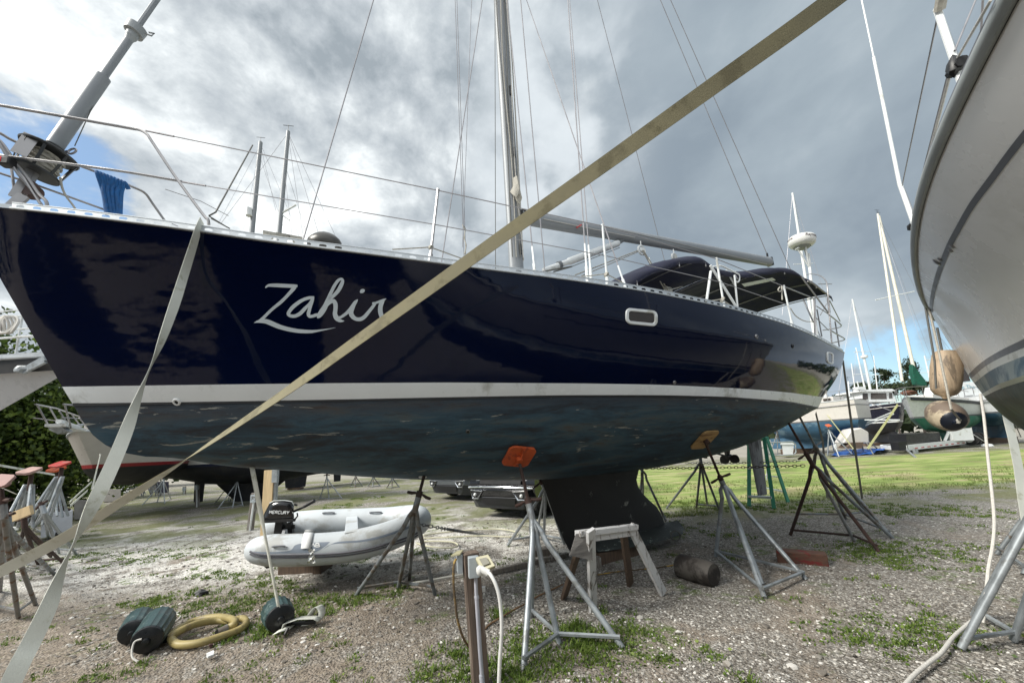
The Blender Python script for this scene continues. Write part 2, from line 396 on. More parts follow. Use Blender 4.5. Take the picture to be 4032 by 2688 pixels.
def both(rows, cols):
    near = [[WS(*r[c]) for c in cols] for r in rows]; far = [[WS(r[c][0], -r[c][1], r[c][2]) for c in cols] for r in rows]; return near, far
def m_navy():
    m = bpy.data.materials.new('navy_gelcoat'); m.use_nodes = True; m.node_tree.nodes.clear(); t = NT(m.node_tree)
    out = t.n('ShaderNodeOutputMaterial'); b = t.n('ShaderNodeBsdfPrincipled'); t.L.new(b.outputs[0], out.inputs[0])
    P = t.n('ShaderNodeNewGeometry').outputs['Position']; n = t.noise(P, 2.0, 4, .6)
    t.L.new(t.mix(n, (.0008, .0028, .015, 1), (.0015, .0045, .022, 1)), b.inputs['Base Color'])
    b.inputs['Specular IOR Level'].default_value = .32; b.inputs['IOR'].default_value = 1.5
    t.L.new(t.ramp(t.noise(P, 30, 5, .6), [(.4, .035), (.75, .10)]), b.inputs['Roughness'])
    bn = t.n('ShaderNodeBump', i_Strength=.24); bn.inputs['Distance'].default_value = .02
    t.L.new(t.noise(t.vmath('MULTIPLY', P, (1, 1, 1.7)), 1.3, 3, .5), bn.inputs['Height']); t.L.new(bn.outputs[0], b.inputs['Normal'])
    return m
def m_bottom():
    m = bpy.data.materials.new('worn_bottom_paint'); m.use_nodes = True; m.node_tree.nodes.clear(); t = NT(m.node_tree)
    out = t.n('ShaderNodeOutputMaterial'); b = t.n('ShaderNodeBsdfPrincipled'); t.L.new(b.outputs[0], out.inputs[0])
    P = t.n('ShaderNodeNewGeometry').outputs['Position']; mp = t.n('ShaderNodeMapping'); t.L.new(P, mp.inputs[0]); mp.inputs['Rotation'].default_value = (0, 0, -TH)
    Q = mp.outputs[0]; x, y, z = t.sep(Q); Qs = t.vmath('MULTIPLY', Q, (.35, .35, 2.2)); Qm = t.vmath('MULTIPLY', Q, (.55, .55, 3.2))
    n1 = t.noise(Qs, 3.2, 7, .68, .4); n2 = t.noise(Qs, 11, 6, .7); n3 = t.noise(Qm, 4.5, 6, .62, .6); n4 = t.noise(t.vmath('ADD', Qm, (5, 2, 8)), 2.3, 6, .6, .5); n5 = t.noise(P, 45, 3, .6)
    c = t.ramp(n1, [(.34, (.020, .024, .030)), (.45, (.026, .048, .068)), (.53, (.034, .076, .108)), (.62, (.06, .09, .105)), (.72, (.075, .065, .055))])
    c = t.mix(t.math('MULTIPLY', t.smooth(n2, .50, .66), .5), c, (.030, .022, .020, 1))
    wlb = t.math('MULTIPLY', t.smooth(z, 1.93, 2.08), t.smooth(n1, .35, .55)); c = t.mix(t.math('MULTIPLY', wlb, .55), c, (.035, .022, .020, 1))
    c = t.mix(t.math('MULTIPLY', t.smooth(t.math('ADD', n3, t.math('MULTIPLY', t.smooth(x, 2.0, -1.0), .012)), .635, .67), .8), c, t.mix(n5, (.16, .165, .15, 1), (.42, .42, .37, 1)))
    aft = t.smooth(x, 7.0, 11.0); c = t.mix(t.math('MULTIPLY', t.math('MULTIPLY', t.smooth(n4, .55, .62), aft), .6), c, (.13, .16, .155, 1))
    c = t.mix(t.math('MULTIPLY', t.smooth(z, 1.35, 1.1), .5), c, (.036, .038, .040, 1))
    t.L.new(c, b.inputs['Base Color']); b.inputs['Roughness'].default_value = .62; b.inputs['Specular IOR Level'].default_value = .35
    bn = t.n('ShaderNodeBump', i_Strength=.35); bn.inputs['Distance'].default_value = .006; t.L.new(t.math('ADD', n5, n2), bn.inputs['Height']); t.L.new(bn.outputs[0], b.inputs['Normal'])
    return m
M_NAVY = m_navy(); M_BOT = m_bottom()
M_WSTRIPE = mat('white_boot_stripe', (.80, .84, .86), .3, var=.05, vscale=2, dirt=(.50, .52, .50), dirt_amt=.2, dscale=1.3)
M_RAIL = mat('anodised_aluminium', (.55, .58, .60), .42, .35, var=.10, vscale=5)
M_STEEL = mat('stainless_tube', (.34, .33, .33), .36, .7, var=.15)
M_WHITE = mat('white_paint', (.72, .74, .74), .4, var=.06, dirt=(.5, .5, .46), dirt_amt=.15)
M_ALU = mat('grey_mast_aluminium', (.27, .285, .30), .5, .25, var=.12, vscale=2.5, stretch=(1, 1, .15))
M_WIRE = mat('rigging_wire', (.30, .29, .30), .4, .6)
M_CANVAS = mat('navy_canvas', (.006, .008, .028), .85, var=.3, bump=.3, bscale=120)
M_DECK = mat('deck_white', (.6, .6, .57), .7)
M_BLACK = mat('black_rubber', (.012, .012, .013), .5)
boat = thing('sailboat', 'big navy blue sailboat with a white name on its bow, propped on stands', 'sailboat', WS(0, 0, 0))
mb = MB(); nr, fr = both(top_rows, range(9)); mb.grid(nr); mb.grid(fr, flip=True)
# transom of the topsides
mb.grid([nr[-1], fr[-1]]); hull = mb.build('topsides', M_NAVY, boat, sharp=60)
l2rows = []
mb = MB()
for k in range(NU+1):
    s1, b1, z1 = l1[k]; s2, b2, z2 = l2[k]; l2rows.append([(s1, b1, z1), (lerp(s1, s2, .5), lerp(b1, b2, .5)+.004, lerp(z1, z2, .5)), (s2, b2, z2)])
nr2, fr2 = both(l2rows, range(3)); mb.grid(nr2); mb.grid(fr2, flip=True); mb.grid([nr2[-1], fr2[-1]])
stripe = mb.build('boot_stripe', M_WSTRIPE, boat, sharp=60)
mb = MB(); q = [[(r[2][0], r[2][1]+.003, r[2][2]+dz) for dz in (.012, -.014)] for r in l2rows]; n_, f_ = both(q, range(2)); mb.grid(n_); mb.grid(f_); mb.build('pinstripe', M_BLACK, boat)
mb = MB(); nr3, fr3 = both(bot_rows, range(NA+1)); mb.grid(nr3); mb.grid(fr3, flip=True); mb.grid([nr3[-1], fr3[-1]])
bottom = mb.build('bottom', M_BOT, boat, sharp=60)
mb = MB(); mb.grid([[lerp(a, b, j/6)+Vector((0, 0, .09*math.sin(math.pi*j/6)-.01)) for j in range(7)] for a, b in ((n[0], f[0]) for n, f in zip(nr, fr))]); mb.build('deck', M_DECK, boat)
def hullbvh():
    vs, fs = [], []
    for o in (hull, stripe, bottom):
        off = len(vs); vs += [v.co.copy() for v in o.data.vertices]; fs += [tuple(i+off for i in p.vertices) for p in o.data.polygons]
    return BVHTree.FromPolygons(vs, fs)
BV = hullbvh()
def hit(px, py, off=0.0):
    d = ray(px, py).normalized(); loc, nor, i, dist = BV.ray_cast(C0, d)
    if loc is None: return None, None
    if nor.dot(d) > 0: nor = -nor
    return loc+nor*off, nor
def hitd(px, py):        # first point of the hull at or above this pixel
    for k in range(60):
        l, n = hit(px, py-k*2)
        if l is not None: return l, n
# ---- sailboat: rail, keel, fittings
_ss = [p[0] for p in sh]; _sb = [p[1] for p in sh]; _sz = [p[2] for p in sh]
def rp(s, side=1, up=0.0, out=0.0):
    b = float(np.interp(s, _ss, _sb)); z = float(np.interp(s, _ss, _sz)); return WS(s, side*max(0, b+out), z+up)
def toe_rail():
    RH = .058; mb = MB(); s = sh[1][0]+.35; ds = .118; n = 0
    while s < sh[-1][0]-.03:
        e = min(s+ds, sh[-1][0]-.01)
        def q(a, h): return rp(lerp(s, e, a), 1, h*RH, -.012)
        if s < 3.6:
            out = [(0, 0), (.5, 0), (1, 0), (1, .5), (1, 1), (.5, 1), (0, 1), (0, .5)]
            inn = [(.32, .30), (.5, .26), (.68, .30), (.76, .5), (.68, .70), (.5, .74), (.32, .70), (.24, .5)]
            vs = [q(*p) for p in out]+[q(*p) for p in inn]
            mb.add(vs, [(i, (i+1) % 8, 8+(i+1) % 8, 8+i) for i in range(8)], False)
        else: mb.add([q(0, 0), q(1, 0), q(1, 1), q(0, 1)], [(0, 1, 2, 3)], False)
        s = e; n += 1
    S = np.linspace(sh[1][0]+.35, sh[-1][0]-.01, 90)
    mb.tube([rp(a, 1, RH, -.014) for a in S], .0055, 6); mb.tube([rp(a, 1, .006, -.002) for a in S], .010, 6)
    mb.grid([[rp(a, 1, .004, .0), rp(a, 1, .012, -.05)] for a in S]); return mb.build('toe_rail', M_RAIL, boat)
toe_rail()
mb = MB(); S = np.linspace(sh[1][0]+.35, sh[-1][0], 60)
mb.grid([[rp(a, -1, 0), rp(a, -1, .055)] for a in S]); mb.tube([rp(a, -1, .055) for a in S], .007, 5); mb.build('toe_rail', M_RAIL, boat)
# keel
def keel():
    lead = [(2100, 1835), (2135, 1895), (2179, 2027), (2225, 2135), (2262, 2205)]; tr = [(2520, 1830), (2503, 1902), (2538, 1952), (2595, 2002), (2622, 2070)]
    L = [sb(NB(x, y)) for x, y in lead]; T = [sb(NB(x, y)) for x, y in tr]
    zs = np.linspace(L[0][2], .10, 12); rows = []
    fl = lambda A, z: float(np.interp(-z, [-a[2] for a in A], [a[0] for a in A]))
    for z in zs:
        a, c = fl(L, z), fl(T, z); row = []
        for j in range(25):
            an = j/24*2*math.pi; x = (1-math.cos(an))/2; th = .10*math.sin(an)*(1.15-.5*x); row.append(WS(lerp(a, c, x), th, z))
        rows.append(row)
    mb = MB(); mb.grid(rows); mb.poly(rows[-1][:-1]); k = mb.build('keel', mat('keel_paint', (.022, .023, .024), .6, var=.3, vscale=3, dirt=(.30, .31, .28), dirt_amt=.02, dscale=4.5, bump=.2), boat)
    # wing at the foot of the keel
    a, c = fl(L, .25)+.35, fl(T, .25); mb = MB(); rows = []
    for i in range(15):
        x = i/14; s = lerp(a, c+.30, x); w = .11+.27*math.sin(math.pi*min(1, x*.75+.12))**.8*(1 if x < .85 else (1-x)/.15+.02); row = []
        for j in range(17):
            an = j/16*2*math.pi; row.append(WS(s, w*math.cos(an), .21+.075*math.sin(an)*(1-abs(math.cos(an))*.6)-.05*abs(math.cos(an))))
        rows.append(row)
    mb.grid(rows); mb.build('keel_wing', mat('peeling_keel_paint', (.06, .07, .068), .6, var=.3, dirt=(.34, .40, .36), dirt_amt=.12, dscale=7, stretch=(1, 1, 4)), boat)
keel()
M_BRONZE = mat('dull_bronze', (.10, .10, .095), .45, .6, var=.3)
def running_gear():
    mb = MB(); q0 = sb(NB(2790, 1770)); 
    hub = NB(2862, 1796, 0); mb.tube([WS(q0[0]-.9, 0, q0[2]+.2), hub, hub+U*.12], .018, 8); mb.lathe(hub-U*.02, hub+U*.16, [(0, .03), (.03, .05), (.12, .045), (.17, .01)], 12)
    mb.bar(hub+Vector((0, 0, .03)), hub+Vector((0, 0, .42))-U*.1, .03, .06)
    for an, in ((.45,), (2.55,), (4.6,)):
        d = (NV*math.cos(an)-Vector((0, 0, 1))*math.sin(an)).normalized(); w = d.cross(U).normalized(); rows = []
        for i in range(8):
            r = .03+.185*i/7; ww = .085*math.sin(math.pi*(i/7*.85+.12))**.7; tw = .5-.3*i/7; a = (w*math.cos(tw)+U*math.sin(tw))
            rows.append([hub+U*.06+d*r+a*ww*k for k in (-1, -.5, 0, .5, 1)])
        mb.grid(rows)
    mb.build('propeller', M_BRONZE, boat)
    mb = MB(); a = NB(2960, 1720); b = NB(2997, 1948); rows = []
    for i in range(8):
        p = lerp(Vector(a), Vector(b), i/7); c = lerp(.46, .30, i/7); rows.append([p+U*(c*(x-.35))+NV*(.045*math.sin(an)) for an, x in ((j/16*2*math.pi, (1-math.cos(j/16*2*math.pi))/2) for j in range(17))])
    mb.grid(rows); mb.poly(rows[-1][:-1]); mb.build('rudder', mat('grey_rudder_paint', (.20, .21, .22), .6, var=.35, vscale=3, dirt=(.05, .05, .055), dirt_amt=.3, stretch=(3, 3, .6)), boat)
running_gear()
# lettering of the name, laid on the hull side
M_LET = mat('name_vinyl', (.58, .64, .67), .35, var=.05)
def strokes(ss, fx, m, name, parent, base=.002):
    mb = MB(); ss = [[(a, b, c*1.14) for a, b, c in q] for q in ss]
    for si, st in enumerate(ss):
        P = smooth_pts(st, 7); L, R_ = [], []; n = len(P)
        for i, (x, y, w) in enumerate(P):
            a = P[max(0, i-1)]; b = P[min(n-1, i+1)]; dx, dy = b[0]-a[0], b[1]-a[1]; l = math.hypot(dx, dy) or 1; nx, ny = -dy/l*w/2, dx/l*w/2
            p, q = fx(x+nx, y+ny), fx(x-nx, y-ny); lp, _ = hit(*p, off=base+si*.0005); lq, _ = hit(*q, off=base+si*.0005)
            if lp is None or lq is None: continue
            L.append(lp); R_.append(lq)
        mb.grid([L, R_])
    return mb.build(name, m, parent)
fz = lambda X, Y: (980+X/3.92, 1070+Y/3.92)
Z = [[(256, 248, 8), (268, 235, 24), (290, 218, 30), (330, 208, 40), (450, 210, 50), (600, 217, 50), (700, 221, 48), (752, 216, 28)],
     [(740, 205, 16), (700, 250, 50), (640, 318, 46), (560, 405, 42), (480, 480, 44), (380, 560, 40), (300, 635, 40), (230, 705, 40), (165, 755, 30), (140, 775, 8)],
     [(82, 788, 4), (130, 770, 28), (190, 760, 50), (270, 765, 62), (350, 795, 66), (450, 838, 62), (560, 873, 58), (700, 903, 54), (830, 918, 50), (980, 920, 40), (1100, 903, 24), (1230, 882, 12), (1338, 860, 3)],
     [(1010, 380, 10), (980, 395, 34), (930, 402, 42), (850, 428, 44), (760, 480, 50), (675, 550, 50), (625, 615, 48), (612, 655, 44), (650, 680, 44), (720, 680, 46), (790, 645, 50), (860, 575, 48), (930, 500, 34), (965, 450, 30)],
     [(1000, 388, 26), (975, 450, 50), (955, 520, 46), (935, 590, 46), (922, 650, 48), (940, 685, 44), (990, 683, 40), (1040, 665, 42), (1080, 655, 30)],
     [(1060, 715, 14), (1085, 680, 60), (1130, 615, 76), (1180, 535, 70), (1225, 430, 56), (1270, 320, 46), (1320, 220, 44), (1375, 140, 40), (1425, 112, 34), (1450, 140, 40), (1430, 200, 52), (1385, 285, 52), (1320, 360, 46), (1250, 420, 40), (1220, 450, 20)],
     [(1170, 560, 40), (1215, 500, 50), (1265, 460, 54), (1315, 455, 56), (1340, 510, 58), (1338, 590, 56), (1332, 650, 60), (1355, 710, 66), (1400, 748, 50), (1440, 758, 30), (1475, 756, 6)],
     [(1385, 705, 30), (1430, 695, 36), (1500, 645, 42), (1560, 590, 50), (1610, 520, 50), (1650, 465, 44), (1682, 428, 12)],
     [(1640, 480, 40), (1595, 570, 60), (1578, 630, 66), (1605, 690, 60), (1660, 728, 50), (1730, 728, 52), (1790, 690, 50), (1850, 620, 46), (1910, 545, 42), (1945, 500, 34), (1935, 482, 26), (1905, 484, 20)],
     [(1905, 490, 24), (1960, 480, 30), (2020, 460, 34), (2080, 435, 28), (2122, 414, 6)],
     [(2095, 425, 20), (2060, 465, 56), (2035, 530, 60), (2030, 600, 62), (2045, 670, 60), (2075, 740, 60), (2110, 790, 50), (2150, 815, 10)],
     [(1722, 322, 20), (1745, 303, 52), (1770, 288, 46), (1788, 276, 14)]]
strokes(Z, fz, M_LET, 'name_lettering', boat)
# port lights and skin fittings
def rrect(cx, cy, w, h, r, n=6):
    out = []
    for (sx, sy, a0) in ((1, 1, 0), (-1, 1, 90), (-1, -1, 180), (1, -1, 270)):
        for i in range(n+1):
            a = rad(a0+90*i/n); out.append((cx+sx*(w/2-r)+r*math.cos(a), cy+sy*(h/2-r)+r*math.sin(a)))
    return out
def port(pts_o, pts_i, m_in):
    lo = [hit(x, y)[0] for x, y in pts_o]; no = [hit(x, y)[1] for x, y in pts_o]; li = [hit(x, y)[0] for x, y in pts_i]; ni = [hit(x, y)[1] for x, y in pts_i]
    mb = MB(); rows = [[], [], [], []]
    for a, na, b, nb in zip(lo, no, li, ni):
        rows[0].append(a+na*.001); rows[1].append(lerp(a, b, .15)+na*.014); rows[2].append(lerp(a, b, .85)+nb*.014); rows[3].append(b+nb*.003)
    for r in rows: r.append(r[0])
    mb.grid(rows); f = mb.build('port_light', M_WHITE, boat)
    mb = MB(); mb.poly([a+n*.004 for a, n in zip(li, ni)]); p = mb.build('pane', m_in, f); return f
M_SMOKE = mat('smoked_glass', (.05, .04, .035), .12, var=.1)
sk = lambda pts, cx, k: [(x, y+(x-cx)*k) for x, y in pts]
port(sk(rrect(2525, 1249, 126, 64, 22), 2525, .10), sk(rrect(2525, 1249, 100, 38, 10), 2525, .10), M_SMOKE)
port([(x, y+(x-3270)*.35) for x, y in rrect(3267, 1410, 26, 46, 9)], [(x, y+(x-3270)*.35) for x, y in rrect(3267, 1410, 17, 34, 5)], M_SMOKE)
def skin_fitting(px, py, r, m, name='through_hull', hole=True):
    c, n = hit(px, py); 
    mb = MB(); mb.lathe(c-n*.002, c+n*.02, [(0, r), (.008, r), (.014, r*.8), (.014, r*.5), (.002, r*.48)], 16); f = mb.build(name, m, boat)
    if hole: mb = MB(); mb.lathe(c, c+n*.01, [(0, r*.5), (.004, r*.5)], 12); mb.build('bore', M_BLACK, f)
skin_fitting(697, 1582, .034, M_WHITE); skin_fitting(2655, 1505, .020, M_STEEL, hole=False); skin_fitting(2978, 1325, .03, M_STEEL, hole=False)
skin_fitting(3120, 1362, .03, M_BLACK, hole=False); skin_fitting(1842, 1697, .022, M_BRONZE, hole=False); skin_fitting(1665, 1876, .045, M_WHITE, hole=False)
# mast, boom, rigging
mA = sb(NB(2033, 1050)); mB = sb(NB(1969, 0)); kz = (mB[0]-mA[0])/(mB[2]-mA[2])
MZ0 = mA[2]-.45; MZT = 16.5
def mastp(z): return WS(mA[0]+(z-mA[2])*kz, 0, z)
def oval_tube(mb, pts, ra, rb, ax, n=16):
    rows = []
    for p in pts: rows.append([Vector(p)+ax[0]*ra*math.cos(2*math.pi*k/n)+ax[1]*rb*math.sin(2*math.pi*k/n) for k in range(n+1)])
    mb.grid(rows); mb.poly(rows[0][:-1][::-1]); mb.poly(rows[-1][:-1])
mb = MB(); oval_tube(mb, [mastp(z) for z in np.linspace(MZ0, MZT, 12)], .115, .082, (U, NV)); mast = mb.build('mast', M_ALU, boat)
M_ROPE = mat('braided_rope', (.42, .40, .35), .8, var=.3, vscale=60); M_ROPED = mat('dark_line', (.12, .12, .11), .8, var=.3, vscale=60); M_ROPEW = mat('white_line', (.6, .58, .54), .8, var=.2, vscale=60)
for i, (off, bb, m) in enumerate(((-.09, .07, M_ROPED), (-.05, .10, M_ROPE), (.0, .105, M_ROPED), (.05, .10, M_ROPEW), (.10, .07, M_ROPE), (.13, .03, M_ROPEW))):
    mb = MB(); mb.tube([mastp(z)+U*(off+.02*math.sin(z*1.3+i))+NV*(bb+.012*math.sin(z*2+i*2)) for z in np.linspace(mA[2]+.1, MZT-1, 30)], .0075, 6); mb.build('halyard', m, mast)
for z, k in ((4.5, .06), (6.1, .05), (7.2, .05)): mb = MB(); c = mastp(z)+NV*.085+U*.04; mb.box(c, (.03, .03, .16)); mb.build('cleat', M_BLACK, mast)
mb = MB(); mb.blob(mastp(mA[2]+1.15)+NV*.14, .05, 9, .6, 2, (1.2, 1, 3.2)); mb.build('coiled_halyard', M_ROPE, mast)
bA = NB(2052, 855); bB = NB(3030, 1031)
mb = MB(); ax = ((Vector(bB)-Vector(bA)).cross(NV).normalized(), NV); oval_tube(mb, [lerp(Vector(bA), Vector(bB), t) for t in (0, .1, .3, .6, .9, 1)], .115, .085, ax, 18); boom = mb.build('boom', M_ALU, boat)
mb = MB(); d = (Vector(bB)-Vector(bA)).normalized(); mb.bar(Vector(bB)-d*.01, Vector(bB)+d*.05, .13, .2); mb.box(Vector(bB)+Vector((0, 0, .16))-d*.05, (.03, .03, .12)); mb.build('end_cap', M_BLACK, boom)
mb = MB(); mb.box(Vector(bA)+Vector((0, 0, .02)), (.16, .12, .14)); mb.build('gooseneck', M_BLACK, boom)
mb = MB(); mb.tube([NB(2140, 862, .09), NB(2500, 935, .10)], .006, 6); mb.tube([NB(2372, 888, .09), NB(3020, 1040, .09)], .005, 5); mb.build('reefing_line', M_ROPEW, boom)
mb = MB(); mb.tube([NB(2270, 897, .095), NB(2290, 885, .095)], .010, 5); mb.build('red_marker', mat('red_tape', (.5, .03, .03), .5), boom)
v0, v1 = NB(2142, 1066), NB(2432, 958)
mb = MB(); mb.tube([v0, lerp(Vector(v0), Vector(v1), .3), lerp(Vector(v0), Vector(v1), .31), v1], [.045, .045, .06, .06], 12); van = mb.build('boom_vang', M_WHITE, boat)
mb = MB(); mb.tube([NB(2406, 967), NB(2456, 945)], [.06, .03], 8); mb.build('vang_fitting', mat('grey_plastic', (.16, .17, .18), .5), van); mb = MB(); mb.tube([lerp(Vector(v0), Vector(v1), .17), lerp(Vector(v0), Vector(v1), .2)], .062, 10); mb.build('vang_collar', mat('grey_plastic', (.16, .17, .18), .5), van)
mb = MB(); mb.tube([NB(2120, 1072, .1), NB(2252, 1049, .1)], .012, 5); mb.tube([NB(2180, 1070, .1), NB(2252, 1049, .1)], .012, 5); mb.tube([NB(2252, 1049, .1), NB(2440, 975, .1)], .006, 5); mb.build('tackle', M_ROPED, van)
def stay(base, top, bs, zt, r=.0075, name='shroud', m=None, tb=0.0, doubled=False):
    z0 = NB(*base, bs).z; bq = bs
    for _ in range(12):
        zq = NB(*top, bq).z; bq = bs*(1-(zq-z0)/(zt-z0))
    a, q = Vector(NB(*base, bs)), Vector(NB(*top, bq)); k = (zt-a.z)/(q.z-a.z); e = a+(q-a)*k
    a = a-(q-a).normalized()*.10
    mb = MB(); mb.tube([a, e], r, 6); o = mb.build(name, m or M_WIRE, boat)
    if tb: mb = MB(); d = (e-a).normalized(); mb.tube([a, a+d*tb*.4, a+d*tb*.42, a+d*tb], [.016, .016, .010, .010], 8); mb.build('turnbuckle', M_WHITE, o)
    return o
stay((2311, 1081), (2236, 0), 1.62, 16, tb=.5); stay((2327, 1088), (2243, 0), 1.66, 16, tb=.5, r=.006)
stay((2455, 1108), (2073, 0), 1.72, 9.5, tb=.32); stay((2104, 1056), (2001, 42), 1.35, 9.5, tb=.4)
stay((2144, 1053), (2050, 0), .5, 16); stay((1827, 1007), (1792, 0), -1.5, 16, .006); stay((1834, 1009), (1799, 0), -1.54, 16, .006)
stay((1822, 950), (1857, 0), -1.2, 16, .005); stay((1742, 1010), (1899, 0), 0.0, 13, name='inner_stay'); stay((1195, 940), (1471, 0), .25, 16.2, name='inner_stay')
stay((1951, 1035), (1949, 105), .4, 14, .005, name='flag_halyard', m=M_ROPED); stay((2617, 1028), (2352, 0), -1.3, 16, name='running_backstay'); stay((3022, 1005), (2600, 0), 0.0, 16.4, name='topping_lift')
stay((3236, 1338), (2640, 0), 0.0, 16.4, name='backstay')
mb = MB(); mb.tube([NB(1827, 905, -1.4), NB(1822, 885, -1.4), NB(1832, 900, -1.4), NB(1828, 940, -1.4), NB(1836, 965, -1.4), NB(1830, 1000, -1.4)], .012, 6); mb.build('coiled_flag_line', M_ROPE, boat)
# furling gear on the forestay
fA, fT = NB(128, 700), NB(617, 0); fd = (Vector(fT)-Vector(fA)).normalized()
def fpt(px, py): q = Vector(NB(px, py)); return Vector(fA)+fd*((q-Vector(fA)).dot(fd))
furl = MB(); furl.tube([fpt(215, 575), fpt(402, 302)], .058, 16); furl.tube([fpt(402, 302), fpt(505, 155)], .033, 12); e = fpt(575, 60); furl.tube([fpt(520, 130), e+fd*13], .024, 8)
furler = furl.build('forestay_foil', M_ALU, boat)
mb = MB(); c0 = fpt(512, 145); mb.lathe(c0, c0+fd, [(0, .045), (.05, .05), (.055, .075), (.14, .08), (.15, .055), (.17, .03)], 20); mb.lathe(fpt(500, 160), fpt(520, 120), [(-.02, .03), (.03, .035), (.06, .045)], 14)
mb.tube([c0+fd*.10+U*.07, c0+fd*.11+U*.12+Vector((0, 0, -.01)), c0+fd*.14+U*.13, c0+fd*.13+U*.09], .008, 6); mb.build('halyard_swivel', mat('swivel_grey', (.33, .35, .36), .5, .2), furler)
dc = fpt(200, 600)
mb = MB()
mb.lathe(dc-fd*.02, dc+fd, [(0, .06), (.0, .185), (.012, .19), (.02, .185), (.025, .06)], 28)
mb.lathe(dc-fd*.24, dc+fd, [(0, .05), (.0, .145), (.01, .15), (.02, .145), (.025, .05)], 28)
for k in range(8):
    a = k*math.pi/4; X = fd.orthogonal().normalized(); Y = fd.cross(X); r = X*math.cos(a)+Y*math.sin(a); mb.bar(dc-fd*.02+r*.175, dc-fd*.235+r*.14, .02, .006, up=r)
mb.build('furling_drum', mat('drum_black', (.03, .032, .034), .4, .2), furler)
mb = MB(); X = fd.orthogonal().normalized(); Y = fd.cross(X)
mb.tube([dc-fd*(.04+.17*i/140)+(X*math.cos(i*.55)+Y*math.sin(i*.55))*(.10+.012*math.sin(i*.9)) for i in range(141)], .010, 5); mb.build('furling_line', M_ROPE, furler)
mb = MB(); a = dc-fd*.05+NV*.15-U*.06; mb.bar(a+fd*.08, a-fd*.13, .10, .006, up=NV); mb.build('maker_plate', M_STEEL, furler)
rc = fpt(300, 580)+Vector((.06, 0, -.02)); mb = MB(); q = Vector(NB(284, 596)); mb.tube([q+Vector((math.cos(t)*.035, .01*math.sin(t), math.sin(t)*.035)) for t in np.linspace(0, 2*math.pi, 13)], .008, 6); mb.tube([q-Vector((.035, 0, 0)), q-Vector((.09, 0, .01))], .012, 6); mb.build('shackle', M_WIRE, furler)
mb = MB(); mb.tube([NB(294, 575), NB(405, 330)], .004, 5); mb.tube([NB(402, 330), NB(420, 260), NB(445, 215), NB(470, 190)], .004, 5); mb.build('lashing', M_ROPED, furler)
mb = MB(); mb.tube([fpt(165, 640)-fd*.1, Vector(NB(60, 815))], .024, 8); mb.bar(NB(75, 770), NB(45, 820), .05, .03); mb.build('forestay_toggle', M_STEEL, furler)
# pulpit
PB = .42
mb = MB()
def tb(pts, bs, r=.0125, k=5):
    P = [Vector(NB(x, y, b)) for (x, y), b in zip(pts, bs)]; P = [Vector(p) for p in smooth_pts([tuple(p) for p in P], k)] if len(P) > 2 else P; mb.tube(P, r, 8)
tb([(-260, 372), (0, 415), (270, 462), (500, 503), (550, 512), (580, 530), (600, 560), (690, 695), (800, 845), (818, 862), (822, 885)], [-.1, .05, .22, .36, .42, .46, .50, .56, .66, .68, .68])
tb([(-260, 372), (-310, 395), (-270, 430), (-120, 470)], [-.1, -.12, -.1, 0])
tb([(0, 612), (300, 650), (500, 678), (716, 715)], [.1, .25, .40, .54], .011)
tb([(-60, 520), (0, 555), (60, 640), (110, 700), (150, 760), (180, 790), (186, 812)], [.12, .10, .1, .1, .12, .14, .14])
tb([(-40, 500), (60, 670), (110, 730), (168, 812)], [.15, .12, .1, .1], .010)
mb.tube([NB(55, 655, .1), NB(95, 700, .1), NB(160, 805, .12)], .010, 6)
tb([(-120, 470), (0, 525), (90, 570), (400, 685), (520, 735), (570, 760), (600, 800), (648, 868)], [0, -.05, -.1, -.34, -.44, -.48, -.52, -.55])
tb([(-40, 665), (0, 682), (140, 728), (410, 825)], [-.1, -.1, -.15, -.35], .010)
tb([(0, 575), (40, 640), (60, 790)], [-.1, -.1, -.1], .010)
pulpit = mb.build('pulpit', M_STEEL, boat)
# side light: black housing with a red lens
mb = MB(); c = Vector(NB(22, 640, .12)); rr = Matrix.Rotation(rad(10), 3, 'Z'); mb.box(c+Vector((.012, 0, 0)), (.085, .07, .075), rr); nl = mb.build('navigation_light', M_BLACK, pulpit, bevel=.012)
mb = MB(); mb.box(c+Vector((-.015, -.008, .004)), (.045, .068, .055), rr); mb.build('lens', mat('red_lens', (.65, .01, .02), .2), nl, bevel=.008)
# bow fitting and anchor
mb = MB(); z0 = sh[0][2]; P = [NB(-140, 792, .1), NB(0, 800, .12), NB(60, 806, .13), NB(112, 812, .12), NB(85, 828, .13), NB(35, 846, .13), NB(-20, 850, .13), NB(-140, 840, .1)]
mb.prism(P, -NV*.26); mb.box(WS(sh[0][0]-.05, 0, z0+.02), (.3, .12, .03), Matrix.Rotation(TH, 3, 'Z')); bf = mb.build('stemhead_fitting', M_RAIL, boat, bevel=.004)
mb = MB(); mb.lathe(NB(120, 748, .0)-NV*.04, NB(120, 748, 0)+NV*.04, [(0, .03), (.0, .07), (.03, .04), (.05, .04), (.08, .07), (.08, .03)], 16); mb.build('bow_roller', mat('brown_roller', (.10, .06, .05), .5), bf)
mb = MB(); mb.bar(NB(50, 775, .05), NB(140, 640, .02), .02, .05); mb.bar(NB(40, 820, .06), NB(95, 770, .06), .03, .07); mb.build('anchor_shank', M_STEEL, bf)
hc = sb(NB(1280, 935, .35))
mb = MB(); mb.blob(Vector(NB(1278, 965, .25)), .155, 1, .02, 3, (1.15, 1, .85)); mb.build('deck_vent', mat('dark_dome', (.05, .047, .042), .35, var=.1), boat)
